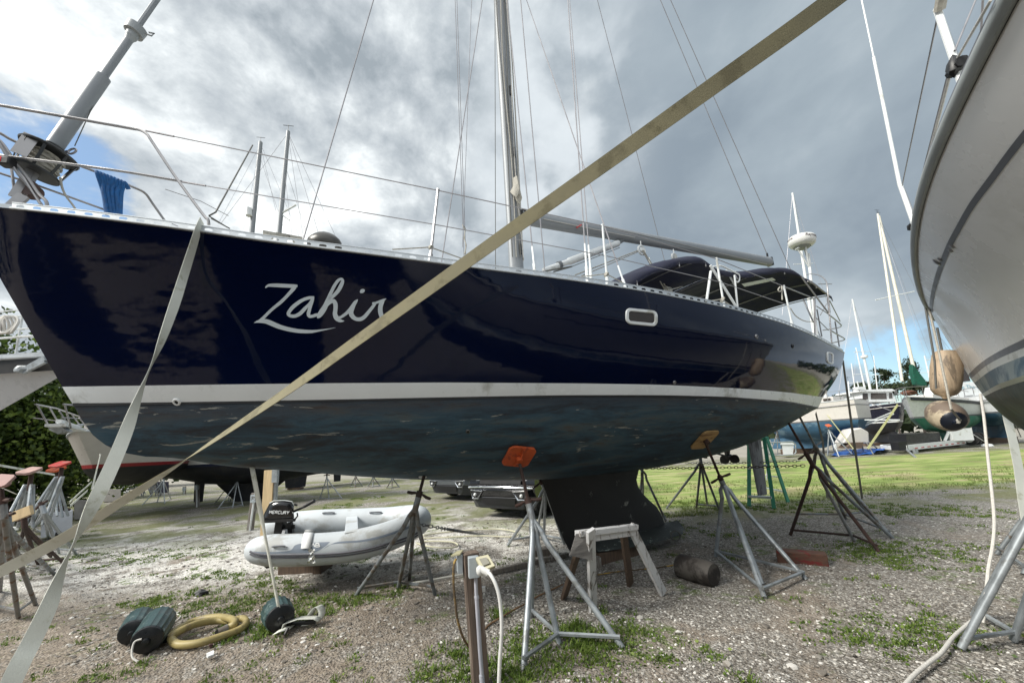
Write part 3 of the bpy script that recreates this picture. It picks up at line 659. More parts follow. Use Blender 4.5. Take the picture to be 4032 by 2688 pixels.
for (px, py) in ((1090, 925), (1140, 932), (3180, 1310)):
    mb = MB(); p, = (Vector(NB(px, py, .6)),); mb.bar(p-U*.11, p+U*.11, .03, .03); mb.bar(p-U*.04-Vector((0, 0, .05)), p-U*.04, .02, .02); mb.bar(p+U*.04-Vector((0, 0, .05)), p+U*.04, .02, .02); mb.build('mooring_cleat', M_ROPE, boat)
# stanchions and lifelines
def bsh(px, py):
    b = 1.0
    for _ in range(8): s = sb(NB(px, py, b))[0]; b = float(np.interp(s, _ss, _sb))-.05
    return b
st = [((1695, 1014), (1725, 748)), ((2391, 1102), (2372, 886)), ((2850, 1200), (2821, 1017)), ((3118, 1272), (3086, 1125))]
tops = []
for (bx, by), (tx, ty) in st:
    b = bsh(bx, by); mb = MB(); a, c = Vector(NB(bx, by, b)), Vector(NB(tx, ty, b)); a = a-(c-a)*.08; mb.tube([a, c], .0125, 8); mb.tube([a, lerp(a, c, .12)], .02, 8); mb.tube([c-(c-a)*.01, c+(c-a)*.01], .015, 8)
    mb.build('stanchion', M_WHITE if bx > 1800 else M_STEEL, boat); tops.append(b)
sb0 = .46
ups = [((575, 515), .48), ((1725, 750), tops[0]), ((2372, 890), tops[1]), ((2821, 1019), tops[2]), ((3086, 1127), tops[3]), ((3207, 1176), 1.25)]
los = [((716, 716), .56), ((1712, 884), tops[0]), ((2380, 1006), tops[1]), ((2833, 1109), tops[2]), ((3098, 1199), tops[3])]
for L, r in ((ups, .0055), (los, .005)):
    mb = MB(); mb.tube([NB(*p, b) for p, b in L], r, 6); mb.tube([NB(*L[0][0], L[0][1]), lerp(Vector(NB(*L[0][0], L[0][1])), Vector(NB(*L[1][0], L[1][1])), .09)], .009, 6); mb.build('lifeline', M_WIRE, boat)
# far side lifelines
mb = MB(); F2 = [(s, float(np.interp(s, _ss, _sb))-.05, float(np.interp(s, _ss, _sz))) for s in (-5.0, -2.4, .4, 2.9, 4.9)]
for s, b, z in F2: mb = MB(); mb.tube([WS(s, -b, z), WS(s, -b, z+.62)], .0125, 6); mb.build('stanchion', M_STEEL, boat)
mb = MB(); mb.tube([NB(650, 745, -.5), NB(790, 792, -.7), NB(900, 850, -.8)], .004, 5); mb.tube([WS(s, -b, z+.6) for s, b, z in F2[1:]], .005, 5); mb.tube([NB(650, 868, -.5)]+[WS(s, -b, z+.3) for s, b, z in F2[1:]], .004, 5); mb.build('lifeline', M_WIRE, boat)
mb = MB(); mb.tube([NB(822, 850, .7), NB(850, 835, .7), NB(995, 572, .0)], .007, 5); mb.tube([NB(822, 850, .7), NB(895, 895, .6)], .006, 5); mb.tube([NB(832, 860, .7), NB(905, 900, .6)], .006, 5); mb.build('tie_line', M_ROPED, boat)
for (a, c) in (((1697, 973), (1545, 982)), ((1700, 975), (1816, 1017)), ((2385, 1078), (2270, 1092)), ((2391, 1080), (2455, 1114)), ((2840, 1178), (2790, 1186)), ((2845, 1180), (2880, 1204))):
    mb = MB(); mb.tube([NB(*a, bsh(*a)), NB(*c, bsh(*c)-.05)], .006, 5); mb.build('lashing', M_ROPE, boat)
for (x, y), b_, r_ in (((1697, 975), tops[0], .025), ((2388, 1082), tops[1], .03), ((2845, 1180), tops[2], .035)): mb = MB(); mb.blob(NB(x, y, b_), r_, 2, .4, 1); mb.build('knot', M_ROPE, boat)
# ---- sailboat: cockpit canopy, frames, radar, stern rail
def canopy():
    near_d = [(2452, 1116), (2505, 1085), (2570, 1054), (2640, 1028), (2700, 1014), (2748, 1011), (2775, 1020), (2805, 1040), (2850, 1062), (2895, 1072)]
    near_b = [(2898, 1073), (2960, 1069), (3030, 1058), (3085, 1054), (3125, 1062), (3165, 1085), (3210, 1112), (3245, 1138), (3274, 1162)]
    B = 1.15
    def rows_of(pts, down):
        out = []
        for (x, y) in smooth_pts(pts, 4):
            s, b, z = sb(NB(x, y, B)); row = []
            zd = float(np.interp(s, _ss, _sz))+.02
            for j in range(21):
                a = math.pi*j/20; bb = B*math.cos(a); bb = B*math.copysign(abs(math.cos(a))**.55, math.cos(a)); zz = z-.10+.22*math.sin(a)**.7
                row.append(WS(s, bb, zz+.012*math.sin(s*9+j*.7)))
            if down: row = [WS(s, B+.02, lerp(row[0].z, zd, k)) for k in (1, .66, .33)]+row+[WS(s, -B-.02, lerp(row[-1].z, zd, k)) for k in (.33, .66, 1)]
            out.append(row)
        return out
    mb = MB(); R1 = rows_of(near_d, False); n = len(R1); R1x = []
    for i, r in enumerate(R1):
        s = sb(r[0])[0]; zd = float(np.interp(s, _ss, _sz))+.02; f = .0
        R1x.append(r+[WS(s, -B-.03, lerp(r[-1].z, zd, k)) for k in (.33, .66, 1)])
    mb.grid(R1x); dg = mb.build('dodger', M_CANVAS, boat); md = dg.modifiers.new('t', 'SOLIDIFY'); md.thickness = .006
    mb = MB(); R2 = rows_of(near_b, False); mb.grid(R2); bm_ = mb.build('bimini', M_CANVAS, boat); md = bm_.modifiers.new('t', 'SOLIDIFY'); md.thickness = .006
    mb = MB(); 
    for R_, idx in ((R1, (4, 14, 24)), (R2, (0, 12, 24, len(R2)-1))):
        for i in idx:
            if i < len(R_): mb.tube([p-Vector((0, 0, .03)) for p in R_[i]], .011, 6)
    mb.tube([r[1]-Vector((0, 0, .03)) for r in R2], .009, 5); mb.tube([r[-1]-Vector((0, 0, .02)) for r in R2], .012, 6); mb.build('bimini_bows', M_STEEL, bm_)
    # clear strip sewn into the underside of the canopy
    q = [(2920, 1118), (3042, 1094), (3054, 1103), (2932, 1129)]; zc = R2[8][6].z-.06
    mb = MB(); mb.prism([G(x, y, zc) for x, y in q], (0, 0, .006)); mb.build('window_strip', mat('clear_vinyl', (.62, .65, .65), .3), bm_)
canopy()
def sticks(name, segs, m, parent, r=.0125):
    mb = MB()
    for pts, bs, *rr in segs:
        bs = bs if hasattr(bs, '__len__') else [bs]*len(pts); P = [Vector(NB(x, y, b)) for (x, y), b in zip(pts, bs)]
        if len(P) > 3: P = [Vector(p) for p in smooth_pts([tuple(p) for p in P], 4)]
        mb.tube(P, rr[0] if rr else r, 8)
    return mb.build(name, m, parent)
sticks('dodger_frame', [([(2799, 1068), (2782, 1184)], 1.25, .020), ([(2797, 1045), (2898, 1206)], 1.2, .020), ([(2860, 1062), (2893, 1122)], .9, .016), ([(2892, 1083), (2904, 1210)], 1.2, .015),
    ([(2800, 1062), (2805, 1052), (2825, 1047), (2845, 1048), (2900, 1076), (2910, 1083), (2911, 1100), (2906, 1110), (2898, 1108)], 1.15, .013), ([(2633, 1142), (2900, 1067)], 0.2, .010), ([(2690, 1110), (2720, 1102)], .2, .012)], M_WHITE, boat)
sticks('bimini_legs', [([(3152, 1085), (3262, 1232)], [1.15, 1.25], .014), ([(3020, 1122), (3150, 1110)], 0, .010), ([(3135, 1120), (3202, 1268)], [0, .9], .012), ([(3140, 1130), (3180, 1155)], 0, .008)], M_STEEL, boat)
sticks('pushpit', [([(3176, 1082), (3195, 1079), (3225, 1084), (3248, 1100), (3257, 1125), (3262, 1180), (3268, 1262), (3275, 1350)], [.0, .4, .9, 1.2, 1.3, 1.3, 1.3, 1.3]), ([(3180, 1107), (3200, 1115), (3268, 1166)], 1.25),
    ([(3262, 1238), (3285, 1255), (3308, 1275), (3312, 1282), (3300, 1290), (3240, 1300)], [1.3, 1.2, 1.0, .8, .5, 0]), ([(3270, 1300), (3300, 1318), (3325, 1333), (3318, 1340), (3275, 1350)], [1.3, 1.1, .8, .6, .5]),
    ([(3207, 1175), (3210, 1318)], 1.3, .018), ([(3260, 1170), (3266, 1230)], 1.3, .018), ([(3288, 1265), (3305, 1365)], 1.0), ([(3086, 1127), (3207, 1176)], [1.5, 1.3], .009), ([(3217, 1218), (3236, 1325)], 1.0, .012), ([(3086, 1127), (3119, 1275)], 1.4, .014),
    ([(3215, 1205), (3262, 1236)], 1.2, .008), ([(3212, 1250), (3262, 1300)], 1.2, .007), ([(3230, 1240), (3255, 1195)], .6, .010), ([(3222, 1118), (3275, 1118)], .3, .010), ([(3265, 1180), (3308, 1265)], [1.2, .9], .009)], M_STEEL, boat)
sticks('stern_line', [([(3112, 1212), (3130, 1240), (3155, 1258), (3180, 1266), (3205, 1264)], 1.35, .008), ], M_ROPE, boat)
sticks('tied_rope', [([(3071, 1130), (3064, 1140), (3070, 1148), (3080, 1140), (3078, 1126), (3080, 1180)], 1.5, .010)], M_ROPE, boat)
sticks('mainsheet', [([(2528, 985), (2618, 1140)], .15, .010), ([(2533, 985), (2630, 1142)], .15, .010), ([(2650, 1012), (2634, 1140)], .1, .010), ([(2662, 1012), (2640, 1142)], .1, .010), ([(2515, 985), (2400, 1030), (2264, 1083)], .1, .010), ([(2515, 990), (2400, 1040), (2290, 1086)], .1, .008)], M_ROPE, boat)
for (x, y, r) in ((2526, 985, .085), (2655, 1012, .07), (2626, 1142, .06), (2636, 1143, .06)):
    mb = MB(); c = Vector(NB(x, y, .12)); mb.tube([c+(U*math.cos(a)+Vector((0, 0, 1))*math.sin(a))*r for a in np.linspace(0, 2*math.pi, 15)], .018, 6); mb.tube([c-NV*.02, c+NV*.02], r*.6, 10); mb.tube([c+Vector((0, 0, r)), c+Vector((0, 0, r+.09))], .01, 5); mb.build('sheet_block', M_WHITE, boat)
# radar on its pole
rb = 0.0; Rc = Vector(NB(3157, 950, rb)); mb = MB(); RR = .31
ax = Vector((.10, -.05, 1)).normalized()
mb.lathe(Rc-ax*.16, Rc+ax, [(0, .20), (.03, .255), (.08, .30), (.14, RR), (.215, RR), (.25, RR*.97), (.275, RR*.9), (.29, RR*.6), (.295, .02)], 36); radar = mb.build('radar_dome', mat('radar_white', (.72, .72, .69), .35, var=.05), boat)
mb = MB(); mb.lathe(Rc-ax*.22, Rc+ax, [(0, .10), (.03, .17), (.055, .2)], 20); mb.build('dome_foot', mat('grey_foot', (.3, .31, .31), .5), radar)
pt = Vector(NB(3183, 1000, rb)); pb = Vector(NB(3216, 1330, rb))
mb = MB(); mb.tube([pt, pb], .035, 10); top = Rc-ax*.2
for dx, dy in ((-.12, 0), (.1, .05), (.02, -.1)): mb.tube([top+Vector((dx, dy, 0)), lerp(pt, pb, .18)], .018, 6)
mb.bar(top+Vector((-.15, 0, 0)), top+Vector((.15, 0, 0)), .12, .02); mb.build('radar_pole', M_WHITE, boat)
def wrap_text(s, c, ax, R, ang0, size, zoff, m, name, parent, sgn=1):
    cu = bpy.data.curves.new('t', 'FONT'); cu.body = s; cu.size = size; cu.resolution_u = 3; cu.offset = size*.012; to = bpy.data.objects.new('t', cu); COL.objects.link(to)
    dg = bpy.context.evaluated_depsgraph_get(); me = bpy.data.meshes.new_from_object(to.evaluated_get(dg)); bpy.data.objects.remove(to)
    w = max(v.co.x for v in me.vertices); X = Vector((1, 0, 0)); X = (X-ax*X.dot(ax)).normalized(); Y = ax.cross(X)
    if R:
        for v in me.vertices:
            a = ang0+(v.co.x-w/2)/R; v.co = c+(X*math.cos(a)+Y*math.sin(a))*(R+.003)+ax*(zoff+v.co.y)
    me.materials.append(m); o = bpy.data.objects.new(name, me); COL.objects.link(o)
    o.parent = parent; return o
M_TXT = mat('dark_print', (.05, .02, .03), .5)
a_cam = math.atan2((C0-Rc).y, (C0-Rc).x)
wrap_text('Raymarine', Rc, ax, RR, a_cam+1.02, .105, .012, M_TXT, 'dome_lettering', radar); wrap_text('Raymarine', Rc, ax, RR, a_cam-1.35, .105, .012, M_TXT, 'dome_lettering', radar)
# ---- straps holding the boats down
M_STRAP = mat('webbing_white', (.66, .67, .60), .75, var=.10, vscale=4, bump=.3, bscale=160, dirt=(.46, .46, .36), dirt_amt=.2, dscale=6)
M_STRAPO_SHADE = mat('webbing_olive_shaded', (.215, .195, .120), .85, var=.15, vscale=9, bump=.12, bscale=260, dirt=(.15, .135, .08), dirt_amt=.3, dscale=7)  # dirty olive with the shade of the strap's turned-away face put into the colour
def strap(name, keys, width, m, label, group=None, sub_=10, thick=.003, m2=None):
    # keys: (px, py, depth, twist angle deg; 0 = face to the camera)
    P = smooth_pts(keys, sub_) if len(keys) > 2 else keys; pos = [Vector(D(k[0], k[1], k[2])) if len(k) == 4 else None for k in P]; rows = []
    for i, k in enumerate(P):
        p = pos[i]; d = (pos[min(i+1, len(P)-1)]-pos[max(i-1, 0)]).normalized(); view = (p-C0).normalized(); w = d.cross(view).normalized(); f = w.cross(d).normalized()
        a = rad(k[3]); w2 = w*math.cos(a)+f*math.sin(a); n2 = d.cross(w2).normalized(); W2 = w2*width/2; t = n2*thick/2
        rows.append([p+W2+t, p-W2+t, p-W2-t, p+W2-t, p+W2+t])
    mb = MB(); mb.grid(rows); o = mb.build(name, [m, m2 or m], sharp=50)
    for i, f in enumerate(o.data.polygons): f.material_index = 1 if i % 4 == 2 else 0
    return tag(o, label, 'strap', group)
strap('tie_down_strap', [(-700, 2560, 2.45, 170), (-300, 2405, 2.4, 172), (0, 2250, 2.32, 175), (250, 2118, 2.26, 160), (500, 1960, 2.2, 135), (640, 1868, 2.15, 112), (720, 1815, 2.12, 95), (800, 1762, 2.08, 78), (1000, 1628, 2.0, 62), (1200, 1490, 1.9, 50), (1400, 1345, 1.8, 42), (1700, 1130, 1.66, 34), (2000, 915, 1.55, 27), (2400, 632, 1.4, 20), (2800, 345, 1.26, 14), (3150, 95, 1.16, 10), (3450, -130, 1.1, 5), (3800, -400, 1.02, 0)], .062, M_STRAPO_SHADE, 'long webbing strap, shade painted into its olive face, slanting across the whole view in front of the navy hull', m2=M_STRAP)
_hd = lambda x, y, o: (hitd(x, y)[0].y-o)
strap('tie_down_strap', [(795, 868, _hd(795, 930, .0), 55), (780, 905, _hd(780, 925, .03), 50), (755, 985, _hd(755, 985, .05), 40), (722, 1090, _hd(722, 1090, .12), 30), (690, 1190, 2.78, 25), (640, 1330, 2.66, 50), (588, 1455, 2.56, 84), (540, 1580, 2.46, 55), (500, 1690, 2.38, 20), (455, 1800, 2.28, 5), (405, 1910, 2.2, 5), (345, 2030, 2.12, 45), (285, 2150, 2.05, 84), (235, 2270, 1.98, 60), (190, 2390, 1.92, 25), (122, 2530, 1.86, 10), (65, 2640, 1.8, 5), (-60, 2920, 1.7, 0), (-260, 3400, 1.5, 0)], .066, M_STRAP, 'pale webbing strap from the navy bow down to the lower left corner')
def strapw(name, pts, width, m, label, up=(0, -1, 0), group=None):
    mb = MB(); rows = []; pts = [Vector(p) for p in pts]
    for i, p in enumerate(pts):
        d = (pts[min(i+1, len(pts)-1)]-pts[max(i-1, 0)]).normalized(); w = d.cross(Vector(up)).normalized()*width/2; n = d.cross(w).normalized()*.0025; rows.append([p+w+n, p-w+n, p-w-n, p+w-n, p+w+n])
    mb.grid(rows); return tag(mb.build(name, m), label, 'strap', group)
# ratchet strap under the bow with its bundle on the ground
gA = G(1108, 2482); top, _ = hitd(992, 1838)
st3 = thing('ratchet_strap', 'thin grey ratchet strap from the hull bottom to a slack bundle on the gravel', 'strap', gA)
mb = MB(); P = [lerp(Vector(top), Vector(gA)+Vector((0, 0, .06)), t) for t in np.linspace(0, 1, 8)]; rows = []
for i, p in enumerate(P):
    w = Vector((1, .1, .1)).normalized()*(.022 if i < 3 else .011+.0005*i); rows.append([p+w, p-w])
mb.grid(rows); o = mb.build('webbing', M_STRAP, st3); o.modifiers.new('t', 'SOLIDIFY').thickness = .003
mb = MB(); q = [(1112, 2485, .02), (1125, 2450, .08), (1180, 2432, .085), (1240, 2430, .07), (1258, 2440, .04)]
rows = [[G(x, y, z)+Vector((0, dy, 0)) for dy in (-.04, .04)] for x, y, z in q]; mb.grid(rows); q = [(1215, 2432, .05), (1235, 2400, .12), (1255, 2385, .14), (1268, 2410, .08), (1250, 2445, .02), (1200, 2455, .02)]
mb.grid([[G(x, y, z)+Vector((dx*.5, dx, 0)) for dx in (-.035, .035)] for x, y, z in smooth_pts(q, 4)]); q = [(1085, 2490, .03), (1112, 2478, .05), (1150, 2468, .03)]; mb.grid([[G(x, y, z)+Vector((0, dy, 0)) for dy in (-.05, .05)] for x, y, z in q])
o = mb.build('slack_webbing', M_STRAP, st3); o.modifiers.new('t', 'SOLIDIFY').thickness = .004
mb = MB(); mb.bar(G(1140, 2458, .03), G(1245, 2445, .03), .05, .03); mb.bar(G(1240, 2440, .02), G(1262, 2405, .09), .03, .03); mb.bar(G(1120, 2500, .01), G(1135, 2470, .06), .02, .02); mb.build('ratchet', M_BLACK, st3, bevel=.004)
# dark straps at the stern
s0, _ = hitd(3318, 1470); 
M_STRAPD = mat('webbing_dark', (.10, .095, .075), .8, var=.3)
e = G(3395, 1962); top = Vector(WS(sh[-1][0]-.02, b_top(1)-.05, sh[-1][2]-.15))
strapw('stern_strap', [WS(sh[-1][0]+.02, -.6, sh[-1][2]), top+U*.03, lerp(top, Vector(e), .5), e], .06, M_STRAPD, 'dark webbing strap from the corner of the navy transom to the grass', group='dark straps at the stern')
t2 = Vector(NB(3212, 1625, 1.0)); strapw('stern_strap', [t2, D(3240, 1740, 8.5), D(3258, 1960, 8.4)], .05, M_STRAPD, 'thin dark strap hanging below the stern beside the rusty stands', group='dark straps at the stern')
# ---- jack stands
M_GALV = mat('galvanised_steel', (.34, .37, .39), .45, .45, var=.22, vscale=9, dirt=(.22, .23, .23), dirt_amt=.3, dscale=5)
M_GALVD = mat('weathered_galvanised', (.21, .23, .24), .55, .35, var=.3, vscale=9, dirt=(.13, .11, .09), dirt_amt=.4, dscale=5)
M_RUST = mat('rusty_steel', (.075, .042, .034), .8, .2, var=.5, vscale=14, bump=.4, bscale=80, dirt=(.05, .03, .025), dirt_amt=.5, dscale=9)
M_RUSTG = mat('rust_streaked_galvanised', (.25, .25, .245), .6, .3, var=.3, vscale=9, dirt=(.15, .085, .05), dirt_amt=.22, dscale=6)
M_ORANGE = mat('orange_pad_paint', (.55, .10, .025), .5, var=.25, vscale=7, dirt=(.30, .05, .02), dirt_amt=.3, dscale=9)
M_REDP = mat('red_pad_paint', (.45, .03, .02), .5, var=.25, dirt=(.35, .12, .09), dirt_amt=.3, dscale=8)
M_PINKP = mat('faded_red_pad', (.42, .27, .24), .7, var=.3)
M_PLY = mat('plywood_pad', (.42, .27, .11), .65, var=.25, vscale=10, stretch=(1, 1, 6), dirt=(.2, .11, .05), dirt_amt=.3)
def pad_mesh(mb, c, n, up, w, h, t=.03):
    n = Vector(n).normalized(); a = Vector(up).cross(n).normalized(); b = n.cross(a).normalized(); cut = .25; pts = []
    for x, y in ((-1, -1+cut), (-1+cut, -1), (1-cut, -1), (1, -1+cut), (1, 1-cut), (1-cut, 1), (-1+cut, 1), (-1, 1-cut)): pts.append(Vector(c)+a*x*w/2+b*y*h/2)
    mb.prism(pts, n*t); return a, b, n
def jackstand(label, top, feet, braces, m=None, r=.021, group='jack stands', rod_to=None, pad=None, rod_m=None, handle=True, name='jack_stand', leg_ms=None, sleeve=.22, simple=False, bend=False, brz=.06):
    m = m or M_GALV; rod_m = rod_m or M_RUST; top = Vector(top); feet = [Vector(f) for f in feet]; cen = sum(feet, Vector())/len(feet); t = thing(name, label, 'jack stand', (cen.x, cen.y, 0), group)
    axis = (Vector(rod_to)-top).normalized() if rod_to is not None else Vector((0, 0, 1)); sl = top-axis*sleeve
    mb = MB(); mb.tube([top, sl], r*1.35, 10); mb.build('sleeve', m, t)
    for i, f in enumerate(feet):
        mb = MB(); out = (f-sl); out.z = 0; out = out.normalized() if out.length > 1e-4 else Vector((0, 0, 0))
        a = sl+axis*sleeve*.35; pts = [a, sl+out*r*1.5+(f-sl)*.05, lerp(sl, f, .16)+out*.006, f]
        mb.tube(pts, [r*.8, r, r, r*.95], 12); mb.build('leg', (leg_ms[i] if leg_ms else m), t)
    for i, j in braces:
        mb = MB(); mb.tube([feet[i]+Vector((0, 0, brz))+(sl-feet[i])*.02, feet[j]+Vector((0, 0, brz))+(sl-feet[j])*.02], r*.72, 6); mb.build('brace', m, t)
    if rod_to is not None:
        rt = Vector(rod_to); mb = MB(); mb.tube([top-axis*.02, rt], .017, 8)
        mb.build('screw_rod', rod_m, t)
        if handle:
            mb = MB(); c = top+axis*.03; x = axis.cross(Vector((.3, 1, 0))).normalized(); mb.tube([c-axis*.03, c+axis*.03], .034, 10)
            for k in (-1, 1): mb.tube([c, c+x*k*.05, c+x*k*.09-axis*.012, c+x*k*.14-axis*.015], [.014, .014, .018, .016], 8)
            mb.build('screw_handle', rod_m, t)
    if pad:
        mb = MB(); a, b, n = pad_mesh(mb, *pad['g']); p = mb.build('pad', pad['m'], t, bevel=.003)
        mb = MB(); c = Vector(pad['g'][0]); mb.tube([c-n*.05, c+n*.005], .032, 12)
        if pad.get('ribs'):
            for k in (-1, 1): mb.prism([c+a*k*.03-n*.002, c+a*k*.13-n*.002, c+a*k*.03-n*.045], b*.008)
            mb.bar(c-a*.14-n*.006, c+a*.14-n*.006, .02, .012, up=n)
        sbp = mb.build('socket', pad.get('sm', pad['m']), p)
    return t
BR3 = [(0, 1), (1, 2), (2, 0)]
# nearest stand, orange pad on the hull
pc, pn = hitd(2042, 1792)
jackstand('galvanised stand with square orange pad under the middle of the navy hull', D(2082, 1983, 3.95), [G(2062, 2640), G(2202, 2535), G(2452, 2550), G(2092, 2430)], [(0, 1), (1, 3), (1, 2)], M_GALV, .026, rod_to=pc-Vector((0, 0, .05))+pn*.05, pad={'g': (pc+pn*.03, -pn, (U+Vector((0, 0, 0))), .31, .30, .028), 'm': M_ORANGE, 'ribs': True}, sleeve=.20)
pc2, _ = hitd(1670, 1872)
jackstand('galvanised stand in front of the inflatable bow, dark rod into hull', D(1648, 1955, 4.25), [G(1402, 2342), G(1568, 2315), G(1712, 2338), G(1612, 2280)], [(0, 1), (1, 3), (1, 2)], M_GALVD, .024, rod_to=pc2, rod_m=mat('dark_rust', (.03, .018, .015), .8), sleeve=.16)
pc3, pn3 = hitd(2772, 1728)
jackstand('galvanised stand with yellow plywood pad, aft of the keel', D(2838, 1885, 5.4), [G(3010, 2352), G(3175, 2282), G(2818, 2190), G(3002, 2300)], [(0, 1), (0, 2), (2, 1)], M_GALV, .026, rod_to=pc3-Vector((0, 0, .04))+pn3*.03, pad={'g': (pc3+pn3*.025, -pn3, U, .32, .30, .024), 'm': M_PLY, 'sm': M_RUST}, sleeve=.2)
# pair at the stern
pc4, _ = hitd(3105, 1665)
jackstand('rust brown stand with bent legs under the transom', D(3180, 1795, 6.1), [G(3112, 2105), G(3365, 2130), G(3462, 2172), G(3515, 2118)], [(0, 1), (1, 2)], M_RUST, .024, rod_to=pc4, leg_ms=[M_RUST, M_RUSTG, M_RUST, M_GALVD], sleeve=.2)
pc5, _ = hitd(3150, 1655)
jackstand('grey galvanised stand just behind the rusty one at the stern', D(3212, 1760, 7.0), [G(3134, 2040), G(3330, 2042), G(3512, 2115), G(3425, 2030)], [(0, 1), (1, 2), (1, 3)], M_GALVD, .026, rod_to=pc5, rod_m=M_GALVD, sleeve=.2)
# far side of the keel
pc6 = WS(.3, -1.0, 1.45)
jackstand('galvanised stand on the far side, half hidden by the keel', D(2135, 1905, 6.3), [G(2000, 2145), G(2222, 2140), G(2110, 2118), G(2142, 2120)], [(0, 3), (2, 1)], M_GALV, .024, rod_to=D(2105, 1850, 6.3), sleeve=.1)
jackstand('galvanised stand behind the hull seen right of the keel', D(2520, 1830, 8.2), [G(2622, 2050), G(2512, 2030), G(2532, 2010)], BR3, M_GALVD, .024, sleeve=.15, rod_to=D(2505, 1790, 8.2))
jackstand('galvanised stand behind the hull standing at the lawn edge', D(2758, 1805, 8.6), [G(2625, 2000), G(2742, 1998), G(2832, 2005), G(2785, 1988)], [(1, 2)], M_GALVD, .025, sleeve=.1, rod_to=D(2752, 1760, 8.6))
def chain(name, pts, label, m, pitch=.05, r=.005, group=None, sag=0):
    P = [Vector(p) for p in smooth_pts([tuple(p) for p in pts], 12)]; mb = MB(); L = [0]
    for a, b in zip(P[:-1], P[1:]): L.append(L[-1]+(b-a).length)
    n = int(L[-1]/pitch); k = 0
    for i in range(n):
        d0 = i*pitch; c = [float(np.interp(d0+pitch/2, L, [p[j] for p in P])) for j in range(3)]; c2 = [float(np.interp(d0+pitch/2+.01, L, [p[j] for p in P])) for j in range(3)]
        d = (Vector(c2)-Vector(c)); d = d.normalized() if d.length > 1e-6 else Vector((1, 0, 0)); w = d.cross(Vector((0, 0, 1))).normalized(); w = w if i % 2 else d.cross(w).normalized()
        mb.tube([Vector(c)+d*math.cos(a)*pitch*.66+w*math.sin(a)*pitch*.38 for a in np.linspace(0, 2*math.pi, 8, endpoint=False)], r, 4, closed=True)
    return tag(mb.build(name, m), label, 'chain', group)
chain('chain', [D(2470, 1843, 7.6), D(2700, 1842, 7.4), D(3000, 1838, 7.0), D(3172, 1832, 6.6)], 'lower rusty chain stretched level in front of the lawn', M_RUST, .055, .006, 'chains between the stands')
chain('chain', [D(2700, 1822, 8.4), D(2900, 1822, 8.2), D(3150, 1815, 7.4)], 'upper thin chain stretched level in front of the lawn', M_GALVD, .055, .005, 'chains between the stands')
chain('chain', [D(1640, 2060, 4.6), D(1760, 2082, 4.8), G(1880, 2100, .05), G(2060, 2118, .02), D(2140, 2100, 6.2)], 'grey chain drooping from the stand by the inflatable to the one by the keel', M_GALVD, .045, .006, 'chains between the stands')
# ---- the white sailboat at the right edge
ZR = 3.08; TR = Vector(G(3688, 1262, ZR)); AR = rad(240); UR = Vector((math.cos(AR), math.sin(AR), 0)); NR = Vector((math.sin(AR), -math.cos(AR), 0))
if (C0-TR).dot(NR) < 0: NR = -NR
def WR(s, b, z): return Vector((TR.x+UR.x*s+NR.x*b, TR.y+UR.y*s+NR.y*b, z))
def PR(px, py, b=0.0):
    d = ray(px, py); k = ((TR-C0).dot(NR)+b)/d.dot(NR); return C0+d*k
def lr(p): q = Vector(p)-TR; return (q.dot(UR), q.dot(NR), p[2])
LR = 10.5; usr = [(i/60)**1.2 for i in range(61)]
def rlevel(stem_p, z, pts, bmax, sfull=6.5):
    s0 = lr(PR(*stem_p))[0]; z = lr(PR(*stem_p))[2] if z is None else z; K = [(s0, 0.0)]
    for q in pts:
        l = lr(G(*q, z))
        if l[0] > K[-1][0]+.05 and l[1] > K[-1][1]: K.append((l[0], l[1]))
    last = K[-1]; K = [k for k in K if k[1] < bmax*.97]; last = K[-1]
    m_ = max(.12, (last[1]-K[-2][1])/max(.05, last[0]-K[-2][0])) if len(K) > 1 else .4; R_ = bmax-last[1]; K += [(last[0]+ds, last[1]+R_*(1-math.exp(-m_*ds/R_))) for ds in np.arange(.3, LR*.85-last[0]-.2, .4)]; K += [(LR*.85, bmax*.97), (LR, bmax*.72)]
    fb = interp(K); out = []
    raw = [(lerp(s0, LR, u), fb(lerp(s0, LR, u))) for u in usr]; bs = [r[1] for r in raw]
    for _ in range(14): bs = [bs[0]]+[(bs[i-1]+2*bs[i]+bs[i+1])/4 for i in range(1, len(bs)-1)]+[bs[-1]]
    return [(r[0], b, z) for r, b in zip(raw, bs)]
rsh = rlevel((3690, 1275), ZR, [(3640, 1180), (3616, 1090), (3608, 950), (3640, 760), (3740, 500), (3870, 270)], 1.75)
rs1 = rlevel((3813, 1477), None, [(3853, 1433), (3917, 1388), (3996, 1350)], 1.62)
rs2 = rlevel((3824, 1493), None, [(3872, 1446), (3948, 1398), (4032, 1369)], 1.60)
rs3 = rlevel((3869, 1551), None, [(3932, 1509), (4032, 1477)], 1.55)
rs4 = rlevel((3876, 1562), None, [(3940, 1528), (4032, 1500)], 1.54)
print('right boat', rs1[0], rs3[0], [tuple(round(k, 2) for k in p) for p in rsh[::12]])
rstem = [rs4[0]]+[lr(PR(*q)) for q in ((3894, 1583), (3942, 1630), (3996, 1672), (4060, 1712))]
def rsect(k):
    u = usr[k]; s4, b4, z4 = rs4[k]; row = []; zb = lerp(rstem[-1][2], 1.05, sstep(0, .45, u))
    for j in range(11):
        v = j/10; a = v*math.pi/2; ss = float(np.interp(v*4, range(5), [p[0] for p in rstem])); zs = float(np.interp(v*4, range(5), [p[2] for p in rstem]))
        g0 = (rstem[0][2]-zs)/(rstem[0][2]-rstem[-1][2]); g = lerp(g0, math.sin(a)**1.1, sstep(0, .3, u)); row.append((lerp(ss, LR-.5*v, u), b4*(math.cos(a)**1.0 if j < 10 else 0), z4-(z4-zb)*g))
    return row
rboat = thing('sailboat', 'white sailboat bow with grey rub rail filling the right edge of the photo', 'sailboat', WR(4, 0, 0))
